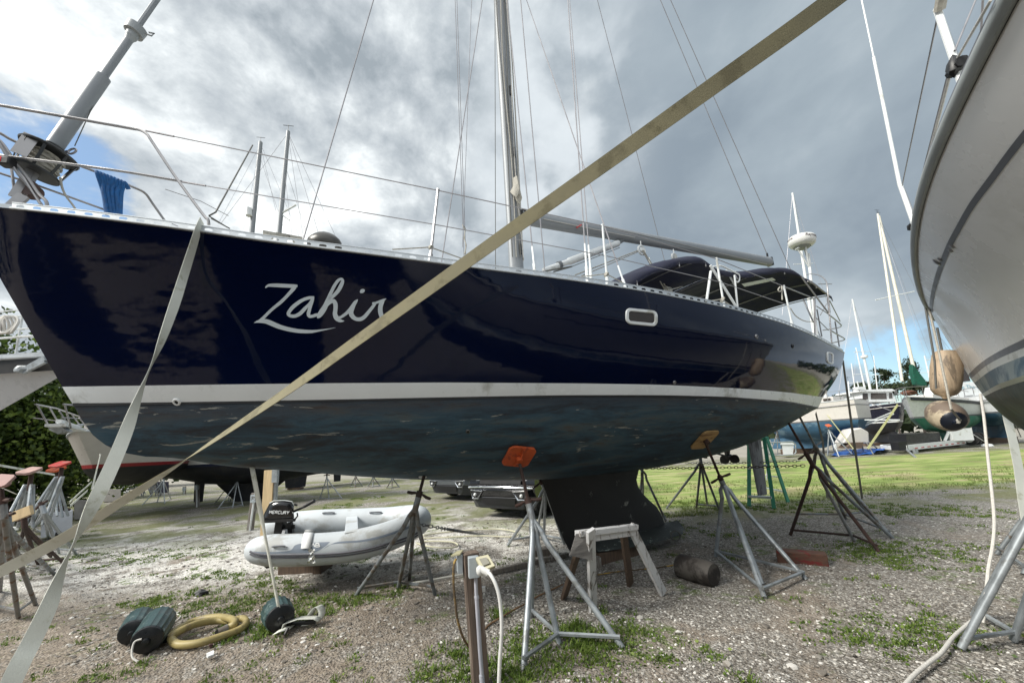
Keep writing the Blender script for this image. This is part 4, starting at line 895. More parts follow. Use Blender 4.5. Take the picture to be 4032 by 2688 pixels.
M_GEL = mat('white_gelcoat', (.80, .80, .79), .28, var=.04, vscale=1.5, dirt=(.73, .73, .71), dirt_amt=.15, dscale=1.2)
M_GREYS = mat('grey_stripe', (.13, .135, .15), .4, var=.1)
M_BLUEB = mat('slate_blue_paint', (.055, .10, .14), .5, var=.3, vscale=3, dirt=(.18, .22, .23), dirt_amt=.35, dscale=2.2)
M_BLUED = mat('dark_blue_paint', (.016, .03, .036), .55, var=.35, vscale=3, dirt=(.05, .05, .045), dirt_amt=.4, dscale=3, bump=.2)
def rgrid(A, B, n, m, name, bul=0.0, fl=0.0):
    rows = []
    for k in range(61):
        r = []
        for j in range(n+1):
            v = j/n; b = lerp(A[k][1], B[k][1], v)+4*v*(1-v)*(bul*sstep(.2, .6, usr[k])-fl*sstep(0, .2, usr[k])*(1-sstep(.2, .6, usr[k]))); r.append((lerp(A[k][0], B[k][0], v), b, lerp(A[k][2], B[k][2], v)))
        rows.append(r)
    nr = [[WR(*p) for p in r] for r in rows]; fr = [[WR(p[0], -p[1], p[2]) for p in r] for r in rows]; mb = MB(); mb.grid(nr); mb.grid(fr); mb.grid([nr[-1], fr[-1]]); return mb.build(name, m, rboat, sharp=60)
rt = rgrid(rsh, rs1, 10, M_GEL, 'topsides', .06, .05); rgrid(rs1, rs2, 1, M_GREYS, 'stripe'); 
def lv(A, B, t): return [tuple(lerp(x, y, t) for x, y in zip(a, b)) for a, b in zip(A, B)]
w1 = lv(rs2, rs3, .30); rgrid(rs2, w1, 1, mat('pale_stripe', (.5, .52, .5), .4, dirt=(.35, .36, .34), dirt_amt=.3), 'stripe'); rgrid(w1, rs3, 3, M_BLUEB, 'boot_band', .01); rgrid(rs3, rs4, 1, mat('pale_stripe', (.5, .52, .5)), 'stripe')
rows = [rsect(k) for k in range(61)]; nr_ = [[WR(*p) for p in r] for r in rows]; fr_ = [[WR(p[0], -p[1], p[2]) for p in r] for r in rows]
mb = MB(); mb.grid(nr_); mb.grid(fr_); mb.grid([nr_[-1], fr_[-1]]); rbot = mb.build('bottom', M_BLUED, rboat, sharp=60)
mb = MB(); mb.grid([[WR(a[0], b, ZR+.02+.05*(1-abs(k)/1)) for k, b in ((-1, -a[1]), (-.5, -a[1]/2), (0, 0), (.5, a[1]/2), (1, a[1]))] for a in rsh]); mb.build('deck', M_DECK, rboat)
mb = MB(); a = WR(4.2, 0, 0); P = []
mb.grid([[WR(lerp(3.6, 5.2, z/3)+(1-math.cos(an))/2*lerp(2.6, 1.7, z/3), .12*math.sin(an), lerp(1.3, .12, z/3)) for an in np.linspace(0, 2*math.pi, 17)] for z in range(4)]); mb.build('keel', M_BLUED, rboat)
# rub rail: grey half round moulding
M_RUB = mat('grey_rub_rail', (.30, .32, .315), .45, .1, var=.15, vscale=4)
for side in (1, -1):
    mb = MB(); rows = []
    for k, (s, b, z) in enumerate(rsh):
        tp = 1.0; o = Vector(WR(s, side*b, z)); n = NR*side; row = []
        for (dx, dz) in ((-.01, .0), (.018, -.002), (.034, .012), (.040, .030), (.036, .055), (.020, .072), (.012, .082), (-.01, .088), (-.06, .088)): row.append(o+n*dx*tp+Vector((0, 0, dz*tp)))
        rows.append(row)
    mb.grid(rows); rr_ = mb.build('rub_rail', M_RUB, rboat, sharp=35)
    mb = MB(); mb.tube([Vector(WR(s, side*b, z))+NR*side*.014+Vector((0, 0, .088)) for s, b, z in rsh], .008, 6); mb.build('bead', M_GREYS, rr_)
    mb = MB(); mb.grid([[Vector(WR(s, side*b, z))+NR*side*.003+Vector((0, 0, dz)) for dz in (-.007, .001)] for s, b, z in rsh]); mb.build('sealant_line', M_BLACK, rr_)
BVR = BVHTree.FromPolygons([v.co.copy() for v in rt.data.vertices], [tuple(p.vertices) for p in rt.data.polygons])
def hitr(px, py, off=.003):
    d = ray(px, py).normalized(); l, n, i, dist = BVR.ray_cast(C0, d)
    if l is None: return None, None
    n = -n if n.dot(d) > 0 else n; return l+n*off, n
# cove stripe
mb = MB(); L, R_ = [], []
for x, y, w in smooth_pts([(3668, 1225, 12), (3668, 1190, 14), (3680, 1130, 16), (3705, 1050, 18), (3740, 965, 20), (3780, 890, 21), (3830, 805, 22), (3908, 700, 24), (3990, 590, 26), (4090, 470, 28), (4250, 300, 30)], 6):
    p, _ = hitr(x-w*.45, y-w*.4); q, _ = hitr(x+w*.45, y+w*.4)
    if p is not None and q is not None: L.append(p); R_.append(q)
mb.grid([L, R_]); mb.build('cove_stripe', M_GREYS, rboat)
for (x, y, r) in ((3690, 1032, .035), (3703, 1020, .02), (3751, 968, .02), (3745, 985, .018)):
    c, n = hitr(x, y)
    if c is not None: mb = MB(); mb.lathe(c-n*.004, c+n*.02, [(0, r), (.008, r), (.012, r*.7), (.012, .0)], 14); mb.build('hull_fitting', M_STEEL, rboat)
mb = MB(); c = PR(3672, 1198, .1); mb.box(c, (.06, .05, .09)); mb.tube([PR(3628, 1100, .5), c], .012, 6); mb.build('bow_chock', M_WHITE, rboat)
# stanchions, lifelines and masts of that boat
def bR(px, py): 
    b = .8
    for _ in range(10):
        s = lr(PR(px, py, b))[0]; b = float(np.interp(s, [p[0] for p in rsh], [p[1] for p in rsh]))
    return b
b1 = bR(3800, 350); b2 = bR(3600, 885)
def rst(name, segs, m, r):
    mb = MB()
    for pts, bs in segs: mb.tube([PR(*p, b) for p, b in zip(pts, bs)], r, 8)
    return mb.build(name, m, rboat)
rst('stanchion', [([(3802, 372), (3689, 32)], [b1, b1])], M_WHITE, .014); rst('stanchion', [([(3808, 350), (3704, 60)], [b1-.06, b1-.06])], M_STEEL, .010)
rst('stanchion', [([(3602, 892), (3545, 730)], [b2, b2])], M_WHITE, .016); rst('stanchion', [([(3606, 870), (3553, 735)], [b2-.06, b2-.06])], M_STEEL, .010)
rst('lifeline', [([(3693, 60), (3552, 732)], [b1, b2])], M_WIRE, .004); rst('lifeline', [([(3747, 235), (3592, 841)], [b1, b2])], M_WIRE, .004); rst('lifeline', [([(3742, 290), (3596, 860)], [b1, b2])], M_ROPEW, .006)
rst('lifeline', [([(3842, 0), (3759, 201)], [b1-.2, b1])], M_WIRE, .004); rst('lifeline', [([(3902, 0), (3767, 235)], [b1+.1, b1])], M_ROPEW, .005); rst('lifeline', [([(3870, 0), (3858, 215)], [b1, b1])], M_WIRE, .004)
mb = MB(); mb.tube([PR(3543, 730, b2), PR(3440, 225, b2)], [.014, .011], 8); mb.tube([PR(3440, 225, b2), PR(3380, -60, b2)], .006, 6); mb.build('forestay', M_WHITE, rboat)
mb = MB(); mb.blob(PR(3768, 262, b1), .042, 3, .3, 2, (1.0, .7, 1.2)); mb.tube([PR(3745, 290, b1), PR(3790, 238, b1)], .022, 8); mb.build('rubber_bundle', M_BLACK, rboat)
mb = MB(); mb.tube([PR(3602, 900, b2), PR(3575, 820, b2)], .012, 8); mb.blob(PR(3590, 892, b2), .035, 1, .3, 1); mb.build('turnbuckle', M_BLACK, rboat)
mb = MB(); mb.tube([PR(3700, 40, b1), PR(3712, -30, b1)], .022, 8); mb.build('rope_end', M_ROPE, rboat)
# two big fenders hanging from its bow, lines
M_FEN = mat('stained_tan_fender', (.46, .35, .24), .6, var=.3, vscale=8, dirt=(.20, .155, .11), dirt_amt=.3, dscale=4, stretch=(3, 3, .5))
M_FEN2 = mat('stained_cream_fender', (.50, .42, .30), .6, var=.3, vscale=6, dirt=(.17, .13, .10), dirt_amt=.5, dscale=2.6)
FDY = 4.9
f1 = thing('fender', 'upper tan fender with a dirty bottom hanging beside the white bow', 'fender', D(3733, 1470, FDY), 'tan fenders hanging from the white bow')
a = D(3728, 1385, FDY); b = D(3722, 1560, FDY); mb = MB(); ln = (b-a).length; mb.lathe(a, b, [(.0, .07), (.01, .115), (.05, .135), (ln*.35, .148), (ln*.65, .148), (ln*.85, .136), (ln*.95, .10), (ln, .04), (ln+.03, .02)], 28, ribs=14, ribd=.012); mb.build('body', M_FEN, f1)
mb = MB(); mb.tube([D(3643, 1205, FDY-.2), D(3680, 1420, FDY-.26), D(3686, 1530, FDY-.24)], .011, 6); mb.build('hanging_line', M_ROPED, f1)
mb = MB(); mb.tube([D(3690, 1290, FDY), D(3712, 1395, FDY)], .013, 6); mb.build('hanging_line', M_ROPED, f1)
f2 = thing('fender', 'lower cream fender with a dark blue end cap hanging beside the white bow', 'fender', D(3730, 1640, FDY), 'tan fenders hanging from the white bow')
a = D(3705, 1622, FDY+.05); b = D(3760, 1660, FDY-.25); ln = (b-a).length; mb = MB(); mb.lathe(a, b, [(-.11, .02), (-.09, .09), (-.03, .145), (.07, .172), (.18, .172), (ln-.08, .15), (ln-.03, .115)], 32); mb.build('body', M_FEN2, f2)
mb = MB(); mb.lathe(a, b, [(ln-.033, .118), (ln-.015, .10), (ln+.0, .06), (ln+.015, .03), (ln+.045, .025), (ln+.05, .01)], 24); mb.build('end_cap', mat('blue_black_cap', (.008, .012, .022), .35), f2)
mb = MB(); mb.tube([D(3655, 1200, FDY-.3), D(3700, 1400, FDY-.4), D(3745, 1610, FDY-.52), b+Vector((0, -.05, .03))], .012, 6); mb.blob(b+Vector((.0, -.03, -.0)), .035, 2, .4, 1); mb.build('hanging_line', M_ROPE, f2)
mb = MB(); mb.tube([Vector(p) for p in smooth_pts([tuple(D(x, y, d)) for x, y, d in ((3860, 1550, 4.3), (3874, 1640, 4.2), (3890, 1800, 4.0), (3907, 1950, 3.8), (3915, 2060, 3.7), (3908, 2150, 3.6), (3893, 2230, 3.55), (3886, 2300, 3.5))]+[tuple(G(3870, 2450, .02))], 5)], .012, 8)
tag(mb.build('rope', M_ROPEW), 'white rope hanging from the white bow down to the gravel at right', 'rope')
strapw('tie_down_strap', [D(3965, 1640, 4.6), D(3990, 1740, 4.4), D(4012, 1850, 4.2), D(4030, 1975, 4.0), D(4050, 2080, 3.9)], .10, M_STRAP, 'wide pale strap under the white hull at the right edge', up=(.2, 1, 0))
mb = MB(); mb.tube([Vector(p) for p in smooth_pts([tuple(G(x, y, .03)) for x, y in ((3560, 2700), (3600, 2655), (3660, 2605), (3700, 2575), (3722, 2548), (3760, 2500), (3830, 2440))], 6)], [.0135]*36+[.011]*1, 10)
tag(mb.build('white_hose', M_ROPEW), 'thick white hose lying on the gravel in the lower right corner', 'hose')
tpR = D(4300, 1500, 2.75)
jackstand('thick galvanised stand cut by the right edge, under the white hull', tpR, [G(3785, 2550), G(3834, 2425), G(3990, 2520), G(4220, 2420)], [(0, 2), (1, 2), (2, 3)], M_GALV, .025, rod_to=Vector(tpR)+Vector((.1, .05, .25)), sleeve=.15, brz=.03)
jackstand('galvanised stand further back at the right edge below the white keel', D(4250, 1690, 4.6), [G(3925, 2180), G(4150, 2150), G(4200, 2300), G(4030, 2260)], [(0, 3), (1, 2)], M_GALVD, .024, rod_to=D(4240, 1650, 4.6), sleeve=.12)
# ---- things on the ground under and in front of the hull
M_WOODG = mat('grey_weathered_wood', (.20, .175, .15), .85, var=.45, vscale=5, bump=.4, bscale=60, stretch=(9, 9, .8), dirt=(.42, .42, .40), dirt_amt=.25, dscale=3)
M_WOODB = mat('brown_weathered_wood', (.125, .085, .06), .85, var=.4, vscale=5, bump=.3, bscale=60, stretch=(9, 9, .8))
M_WPEEL = mat('wood_with_peeling_white', (.19, .17, .15), .8, var=.35, vscale=6, bump=.4, bscale=60, stretch=(4, 4, 1.4), dirt=(.60, .60, .60), dirt_amt=.7, dscale=4)
def leg_board(mb, top, bot, w, t, up): mb.bar(top, bot, w, t, up=up)
SH = thing('sawhorse', 'weathered wooden sawhorse with peeling white paint in front of the keel', 'sawhorse', G(2400, 2360))
A0, A1 = D(2275, 2100, 3.78), D(2502, 2072, 4.25); ax_ = (Vector(A1)-Vector(A0)).normalized(); nb = ax_.cross(Vector((0, 0, 1))).normalized()
mb = MB(); mb.bar(A0, A1, .085, .05); mb.bar(Vector(A0)-Vector((0, 0, .05))+ax_*.02, Vector(A1)-Vector((0, 0, .05))-ax_*.02, .04, .07); mb.build('top_beam', M_WPEEL, SH, bevel=.003)
for (t_, b_, m, e) in (((2282, 2150), (2220, 2352), M_WOODB, 0), ((2325, 2085), (2335, 2402), M_WPEEL, 0), ((2452, 2075), (2482, 2300), M_WOODB, 1), ((2482, 2068), (2612, 2335), M_WPEEL, 1)):
    g = Vector(G(*b_)); dd = Vector(A0).y if not e else Vector(A1).y; mb = MB(); tpt = Vector(D(t_[0], t_[1], dd+(.03 if m is M_WOODB else -.04))); mb.bar(tpt, g, .095, .035, up=nb); mb.build('leg', m, SH, bevel=.002)
q = [(2268, 2102, 3.76), (2330, 2090, 3.80), (2334, 2205, 3.80), (2243, 2186, 3.72)]; mb = MB(); mb.prism([D(*p) for p in q], (0, .015, 0)); mb.build('plywood_gusset', mat('grained_plywood', (.20, .19, .18), .8, var=.55, vscale=3, stretch=(2, 2, 9)), SH)
# dark log
lg = thing('log', 'black tarred log with a pale ring rope lying behind the keel wing', 'log', G(2750, 2260)); a, b = Vector(G(2675, 2225, .12)), Vector(G(2812, 2262, .12)); 
mb = MB(); ln = (b-a).length; mb.lathe(a, b, [(0, .11), (.02, .135), (ln*.5, .14), (ln-.02, .128), (ln, .115)], 24); mb.build('trunk', mat('tarred_wood', (.035, .028, .024), .7, var=.6, vscale=5, bump=.6, bscale=25, dirt=(.09, .08, .07), dirt_amt=.3), lg)
mb = MB(); c = G(2668, 2165, .0)+Vector((0, 0, .20)); mb.tube([c+Vector((math.cos(t)*.07, .02, math.sin(t)*.07)) for t in np.linspace(0, 2*math.pi, 14)], .012, 6, closed=True); mb.build('rope_ring', M_ROPED, lg)
# red timber
a, b = Vector(G(3058, 2188, .06)), Vector(G(3258, 2205, .06)); rt_ = thing('timber_block', 'thick short timber with worn red paint on the gravel under the stern', 'timber', (a+b)/2*1)
mb = MB(); mb.bar(a, b, .18, .17); mb.build('timber', mat('worn_red_timber', (.12, .06, .04), .8, var=.4, vscale=6, stretch=(2, 2, 5), dirt=(.16, .020, .018), dirt_amt=.28, dscale=3.2, bump=.3), rt_, bevel=.01)
for (px, py, w, h, d, lb) in ((2425, 2200, .8, .16, .3, 'dark timber block carrying the wing of the keel'), (2140, 2190, .3, .12, .2, 'small grey timber block beside the sawhorse legs'), (2345, 2238, .18, .14, .12, 'small wood offcut between the sawhorse legs')):
    c = G(px, py); mb = MB(); mb.box(c+Vector((0, .1, h/2-.02)), (w, d, h), Matrix.Rotation(TH if w > .5 else .2, 3, 'Z')); tag(mb.build('timber_block', M_WOODB if w > .5 else M_WOODG, bevel=.006), lb, 'timber')
# power post in the foreground
pbase, ptop = Vector(G(1893, 2700)), None; pth = D(1851, 2172, pbase.y+.0); ptop = Vector((pth.x, pth.y, pth.z))
PP = thing('power_post', 'nearest wooden power post with two outlet boxes and a white conduit', 'power post', (pbase.x, pbase.y, 0), 'power posts')
dirp = (ptop-pbase).normalized(); bz = pbase-dirp*.15; up_ = Vector((-.35, 1, 0))
mb = MB(); mb.bar(bz, ptop, .112, .10, up=up_); mb.build('post', mat('post_wood', (.135, .100, .078), .85, var=.5, vscale=4, bump=.4, bscale=60, stretch=(14, 14, .7), dirt=(.26, .22, .18), dirt_amt=.2, dscale=3), PP, bevel=.004)
dpt = pbase.y
def PD(px, py, o=0.0): return Vector(D(px, py, dpt+o))
M_BOXP = mat('grey_outlet_box', (.45, .50, .53), .4, .2, var=.15, dirt=(.13, .12, .11), dirt_amt=.15, dscale=9); M_COVER = mat('yellowed_plastic_cover', (.36, .34, .22), .4, var=.2, vscale=9)
mb = MB(); mb.box(PD(1865, 2230, -.11), (.075, .05, .14), Matrix.Rotation(.25, 3, 'Z')); ob_ = mb.build('outlet_box', M_BOXP, PP, bevel=.004)
mb = MB(); q = [PD(1868, 2192, -.12), PD(1922, 2180, -.17), PD(1950, 2226, -.24), PD(1898, 2246, -.2)]; mb.prism(q, (0, .02, -.022)); q2 = [lerp(sum(q, Vector())/4, p, .5)+Vector((0, -.012, .008)) for p in q]; mb.build('cover', M_COVER, ob_, bevel=.004)
mb = MB(); mb.prism(q2, (0, .006, -.006)); mb.build('cover_label', mat('cover_grey', (.16, .155, .12), .5), ob_)
mb = MB(); mb.box(PD(1810, 2215, .0), (.04, .08, .13), Matrix.Rotation(.25, 3, 'Z')); o2 = mb.build('outlet_box', M_BOXP, PP, bevel=.004)
mb = MB(); mb.prism([PD(1775, 2185, -.05), PD(1800, 2167, -.0), PD(1824, 2163, -.0), PD(1812, 2178, -.07)], (0, 0, -.01)); mb.build('cover', M_COVER, o2)
mb = MB(); mb.tube([PD(1873, 2268, -.10), PD(1876, 2345, -.095)], .013, 10); mb.tube([PD(1876, 2345, -.095), PD(1878, 2356, -.095)], .017, 10); mb.tube([PD(1877, 2356, -.095), PD(1890, 2560, -.08), PD(1898, 2660, -.07)], .0145, 10); mb.tube([PD(1896, 2655, -.07), PD(1899, 2690, -.07)], .018, 10); mb.build('conduit', mat('grey_conduit', (.40, .41, .46), .5, var=.15), PP)
mb = MB(); mb.tube([PD(1896, 2328, .02), PD(1905, 2460, .02), PD(1921, 2660, .02)], .006, 8); mb.box(PD(1901, 2318, .02), (.035, .03, .032)); mb.build('stake', M_WHITE, PP)
def hose(name, pts, r, m, label, cat='hose', group=None, k=8):
    mb = MB(); mb.tube([Vector(p) for p in smooth_pts([tuple(p) for p in pts], k)], r, 8); return tag(mb.build(name, m), label, cat, group)
mb = MB(); mb.blob(PD(1890, 2245, -.2), .028, 1, .05, 2, (1, 1, 1.3)); mb.tube([PD(1893, 2238, -.2), PD(1925, 2255, -.22)], .024, 10)
mb.tube([Vector(p) for p in smooth_pts([tuple(PD(x, y, o)) for x, y, o in ((1918, 2250, -.22), (1932, 2262, -.25), (1952, 2300, -.28), (1966, 2350, -.3), (1974, 2420, -.3), (1975, 2500, -.3), (1968, 2600, -.3), (1964, 2700, -.3), (1960, 2790, -.3))], 5)], .0125, 10)
tag(mb.build('extension_cord', mat('white_cord', (.68, .68, .66), .4)), 'thick white power cord hanging from the nearest outlet box', 'cord')
M_YEL = mat('dirty_yellow_cord', (.42, .27, .06), .6, var=.4, vscale=12, dirt=(.10, .07, .04), dirt_amt=.5, dscale=5)
hose('extension_cord', [PD(1796, 2200, -.05), PD(1787, 2225, -.08), PD(1786, 2300, -.08), PD(1793, 2370, -.06), PD(1800, 2430, -.04), PD(1820, 2500, 0), PD(1845, 2545, .05)], .0085, M_YEL, 'yellow power cord drooping from the left outlet box', 'cord')
M_BRC = mat('brown_cord', (.20, .12, .06), .7, var=.4, vscale=10)
hose('extension_cord', [G(1908, 2478, .01), G(1930, 2455, .01), G(1975, 2428, .02), G(2030, 2395, .02), G(2060, 2380, .01), G(2120, 2345, .01), G(2215, 2300, .01)], .009, M_BRC, 'brown cord on the gravel between the power post and nearest stand', 'cord')
hose('extension_cord', [G(2350, 2262, .01), G(2440, 2248, .01), G(2530, 2240, .01), G(2600, 2232, .01), G(2660, 2222, .01)], .008, M_YEL, 'thin yellow cord on the gravel from sawhorse to log', 'cord')
M_HOSEW = mat('cream_hose', (.52, .50, .36), .5, var=.15)
hose('garden_hose', [G(1668, 2108, .02), G(1730, 2096, .02), G(1850, 2086, .02), G(1960, 2082, .02), G(2020, 2090, .02), G(2040, 2102, .02), G(2010, 2112, .02), G(1900, 2108, .02), G(1800, 2112, .02), G(1668, 2118, .02)], .013, M_HOSEW, 'cream garden hose loop beyond the grey chain', group='cream hoses')
hose('garden_hose', [G(1660, 2130, .02), G(1740, 2130, .02), G(1785, 2134, .02), G(1803, 2145, .02), G(1785, 2154, .02), G(1730, 2155, .02), G(1670, 2146, .02), G(1640, 2136, .02)], .013, M_HOSEW, 'small cream garden hose loop near the inflatable bow', group='cream hoses')
hose('drain_pipe', [G(1590, 2300, .02), G(1700, 2282, .02), G(1835, 2258, .02), G(1925, 2242, .03)], .014, mat('pale_pipe', (.5, .5, .46), .6, var=.2), 'pale thin pipe lying left of the power post', 'pipe')
mb = MB(); mb.bar(G(1935, 2252, .03), G(2235, 2182, .03), .06, .06); tag(mb.build('landscape_timber', M_WOODG, bevel=.004), 'long grey timber edging behind the power post', 'timber')
# ---- inflatable boat with outboard
DG = thing('inflatable_boat', 'light grey inflatable dinghy with a grey stripe, propped on a block', 'dinghy', G(1300, 2240))
M_PVC = mat('light_grey_pvc', (.56, .60, .63), .42, var=.08, vscale=3, dirt=(.42, .43, .42), dirt_amt=.3, dscale=2, bump=.15, bscale=14)
M_PVCG = mat('grey_pvc_stripe', (.22, .26, .32), .5, var=.1)
tube_px = [(968, 2166, 5.0), (985, 2165, 5.0), (1010, 2164, 5.0), (1060, 2164, 5.0), (1150, 2164, 5.02), (1260, 2160, 5.06), (1380, 2148, 5.12), (1480, 2125, 5.22), (1560, 2098, 5.38), (1620, 2070, 5.6), (1648, 2050, 5.85), (1640, 2036, 6.1), (1600, 2035, 6.3), (1530, 2042, 6.4), (1420, 2048, 6.4), (1250, 2055, 6.35), (1120, 2066, 6.3), (1075, 2072, 6.3), (1056, 2074, 6.3), (1046, 2075, 6.3)]
tr = [.02, .11, .155, .185, .19, .19, .19, .188, .185, .18, .18, .18, .18, .183, .186, .19, .19, .17, .12, .02]
TP = smooth_pts([tuple(D(x, y, d)) for x, y, d in tube_px], 6); TRR = list(np.interp(np.arange(len(TP))/6, range(len(tr)), tr))
mb = MB(); mb.tube(TP, TRR, 24); dtube = mb.build('tube', M_PVC, DG, sharp=80)
BVD = BVHTree.FromPolygons([v.co.copy() for v in dtube.data.vertices], [tuple(p.vertices) for p in dtube.data.polygons])
def hitdg(px, py, off=.002):
    d = ray(px, py).normalized(); l, n, i, ds = BVD.ray_cast(C0, d)
    if l is None: return None
    n = -n if n.dot(d) > 0 else n; return l+n*off
def decal(pts_top, pts_bot, m, name, off=.002, k=6, parent=None):
    A = smooth_pts(pts_top, k); B = smooth_pts(pts_bot, k); mb = MB(); rows = []
    for a, b in zip(A, B):
        r = [hitdg(*(np.array(a)*(1-t)+np.array(b)*t), off) for t in (0, .25, .5, .75, 1)]
        if all(x is not None for x in r): rows.append(r)
    if len(rows) > 1: mb.grid(rows); return mb.build(name, m, parent or dtube)
# rubbing strakes, and the grey flash on the side
for dy, r in ((0, .013), (10, .010)):
    P = [hitdg(x, y+dy, .004) for x, y in smooth_pts([(986, 2170), (1010, 2178), (1060, 2184), (1200, 2183), (1330, 2178), (1450, 2160), (1550, 2132), (1620, 2108), (1655, 2088)], 5)]; P = [p for p in P if p is not None]; mb = MB(); mb.tube(P, r, 6); mb.build('rubbing_strake', mat('dark_grey_strake', (.12, .12, .14), .5), dtube)
decal([(1290, 2150), (1330, 2132), (1420, 2125), (1500, 2108), (1570, 2085), (1615, 2068)], [(1272, 2162), (1310, 2141), (1420, 2133), (1500, 2117), (1575, 2093), (1622, 2074)], M_PVCG, 'grey_flash')
decal([(1000, 2170), (1060, 2172), (1140, 2166), (1165, 2144), (1215, 2136), (1300, 2132)], [(1000, 2176), (1060, 2178), (1140, 2177), (1190, 2176), (1240, 2172), (1280, 2150)], M_PVCG, 'grey_flash')
# letters AB on the flash
def dstroke(ss, m, name):
    mb = MB()
    for k, st_ in enumerate(ss):
        L, R_ = [], []
        P = smooth_pts(st_, 4) if len(st_) > 2 else st_
        for i, (x, y) in enumerate(P):
            a_, b_ = P[max(0, i-1)], P[min(len(P)-1, i+1)]; dx, dy = b_[0]-a_[0], b_[1]-a_[1]; l = math.hypot(dx, dy) or 1; w = 2.2
            p, q = hitdg(x-dy/l*w, y+dx/l*w, .005+.0006*k), hitdg(x+dy/l*w, y-dx/l*w, .005+.0006*k)
            if p is not None and q is not None: L.append(p); R_.append(q)
        if len(L) > 1: mb.grid([L, R_])
    mb.build(name, m, dtube)
dstroke([[(1226, 2152), (1234, 2138)], [(1234, 2138), (1240, 2152)], [(1244, 2138), (1243, 2152)], [(1244, 2138), (1255, 2139), (1256, 2144), (1246, 2145)], [(1246, 2145), (1258, 2146), (1258, 2151), (1243, 2152)]], mat('white_logo', (.75, .77, .78), .5), 'side_letters')
# handles and patches
for x, y, w in ((1100, 2152, 26), (1295, 2021, 24), (1480, 2019, 24)):
    p0, p1 = hitdg(x-w, y, .012), hitdg(x+w, y-1, .012)
    if p0 is not None and p1 is not None: mb = MB(); mb.tube([p0, lerp(p0, p1, .2)+Vector((0, -.012, .008)), lerp(p0, p1, .8)+Vector((0, -.012, .008)), p1], .012, 6); mb.build('grab_handle', mat('handle_grey', (.20, .21, .23), .5), DG)
fl = [D(1120, 2130, 5.2), D(1400, 2118, 5.3), D(1560, 2070, 5.6), D(1560, 2055, 6.15), D(1400, 2075, 6.2), D(1110, 2092, 6.1)]
mb = MB(); c = sum((Vector(p) for p in fl), Vector())/6; mb.prism([Vector(p)-Vector((0, 0, .10)) for p in fl], (0, 0, -.05)); lo = [lerp(c, Vector(p), .55)-Vector((0, 0, .33)) for p in fl]; hi = [Vector(p)-Vector((0, 0, .12)) for p in fl]; mb.grid([hi+hi[:1], lo+lo[:1]]); mb.poly(lo); mb.build('floor', mat('grey_hull', (.30, .32, .33), .5), DG)
mb = MB(); mb.bar(D(1384, 2096, 5.05), D(1386, 2034, 6.25), .16, .02, up=(0, 0, 1)); sd = mb.build('seat', M_PVC, DG, bevel=.006)
mb = MB(); mb.prism([D(1470, 2083, 5.6), D(1545, 2066, 5.75), D(1540, 2060, 6.1), D(1475, 2066, 6.1)], (0, 0, -.10)); mb.build('bow_locker', M_PVC, DG, bevel=.01)
tA, tB = Vector(D(1112, 2150, 5.1)), Vector(D(1130, 2080, 6.2)); mb = MB(); mb.bar(tA-Vector((0, 0, .03)), tB-Vector((0, 0, .03)), .035, .36); mb.build('transom', mat('transom_grey', (.35, .36, .37), .5), DG)
# card tag and plastic wrap over the near tube
mb = MB(); P = smooth_pts([(1222, 2084), (1217, 2095), (1213, 2115), (1208, 2140), (1205, 2160)], 4); rows = []
for x, y in P:
    r = [hitdg(x+d_, y+d_*.0, .01) for d_ in (-19, 0, 19)]
    if all(v is not None for v in r): rows.append(r)
mb.grid(rows); o = mb.build('paper_notice', mat('white_card', (.75, .76, .76), .5)); o.modifiers.new('t', 'SOLIDIFY').thickness = .004; tag(o, 'white card taped over the near tube of the inflatable', 'card')
mb = MB(); rows = []
for i in range(9):
    y = 2160+i*7; w = 10+3*math.sin(i*1.7)+(6 if i > 6 else 0); rows.append([D(1227+k*w+2*math.sin(i+k*2), y, 4.78+.02*math.sin(i*2+k*3)) for k in (-1, -.5, 0, .5, 1)])
mb.grid(rows); tag(mb.build('plastic_wrap', mat('clear_film', (.55, .57, .55), .25, trans=.6)), 'crumpled clear plastic hanging below the white card', 'plastic')
mb = MB(); c = Vector(G(1155, 2262)); mb.box(c+Vector((0, .25, .10)), (.52, .4, .24), Matrix.Rotation(.05, 3, 'Z')); mb.box(c+Vector((.33, .2, .09)), (.12, .4, .2)); tag(mb.build('support_block', M_WOODB, bevel=.008), 'dark wooden block under the stern of the inflatable', 'block')
# outboard
OB = thing('outboard_motor', 'black outboard motor with white lettering on the inflatable transom', 'outboard motor', D(1100, 2100, 5.55))
OY = 5.45; M_COWL = mat('black_cowl', (.010, .010, .012), .18, coat=.5); oc = Vector(D(1098, 2012, OY))
S = lambda x, y, o=0.0: Vector(D(x, y, OY+o))
prof = [(1034, 2042), (1040, 2020), (1052, 1998), (1060, 1982), (1078, 1972), (1120, 1970), (1150, 1975), (1158, 1990), (1157, 2015), (1160, 2040), (1150, 2048), (1045, 2050)]
cx_, cy_ = 1098, 2015; rows = []
for o_, k in ((-.155, .62), (-.145, .84), (-.11, .96), (0, 1.0), (.10, .96), (.135, .84), (.145, .6)): rows.append([S(cx_+(x-cx_)*k, cy_+(y-cy_)*k, o_) for x, y in prof+prof[:1]])
mb = MB(); mb.grid(rows); mb.poly(rows[0][:-1]); mb.poly(rows[-1][:-1][::-1]); cowl = mb.build('cowl', M_COWL, OB, sharp=50)
mb = MB(); rows = [[S(cx_+(x-cx_)*k*1.02, cy_+(y-cy_)*k*1.03-2, o_) for x, y in prof[3:8]] for o_, k in ((-.12, .93), (0, 1.0), (.11, .93))]; mb.grid(rows); mb.build('cowl_top', mat('whitish_cowl_top', (.6, .62, .6), .25, .1), cowl)  # whitish sheet laid over the top of the black cowl
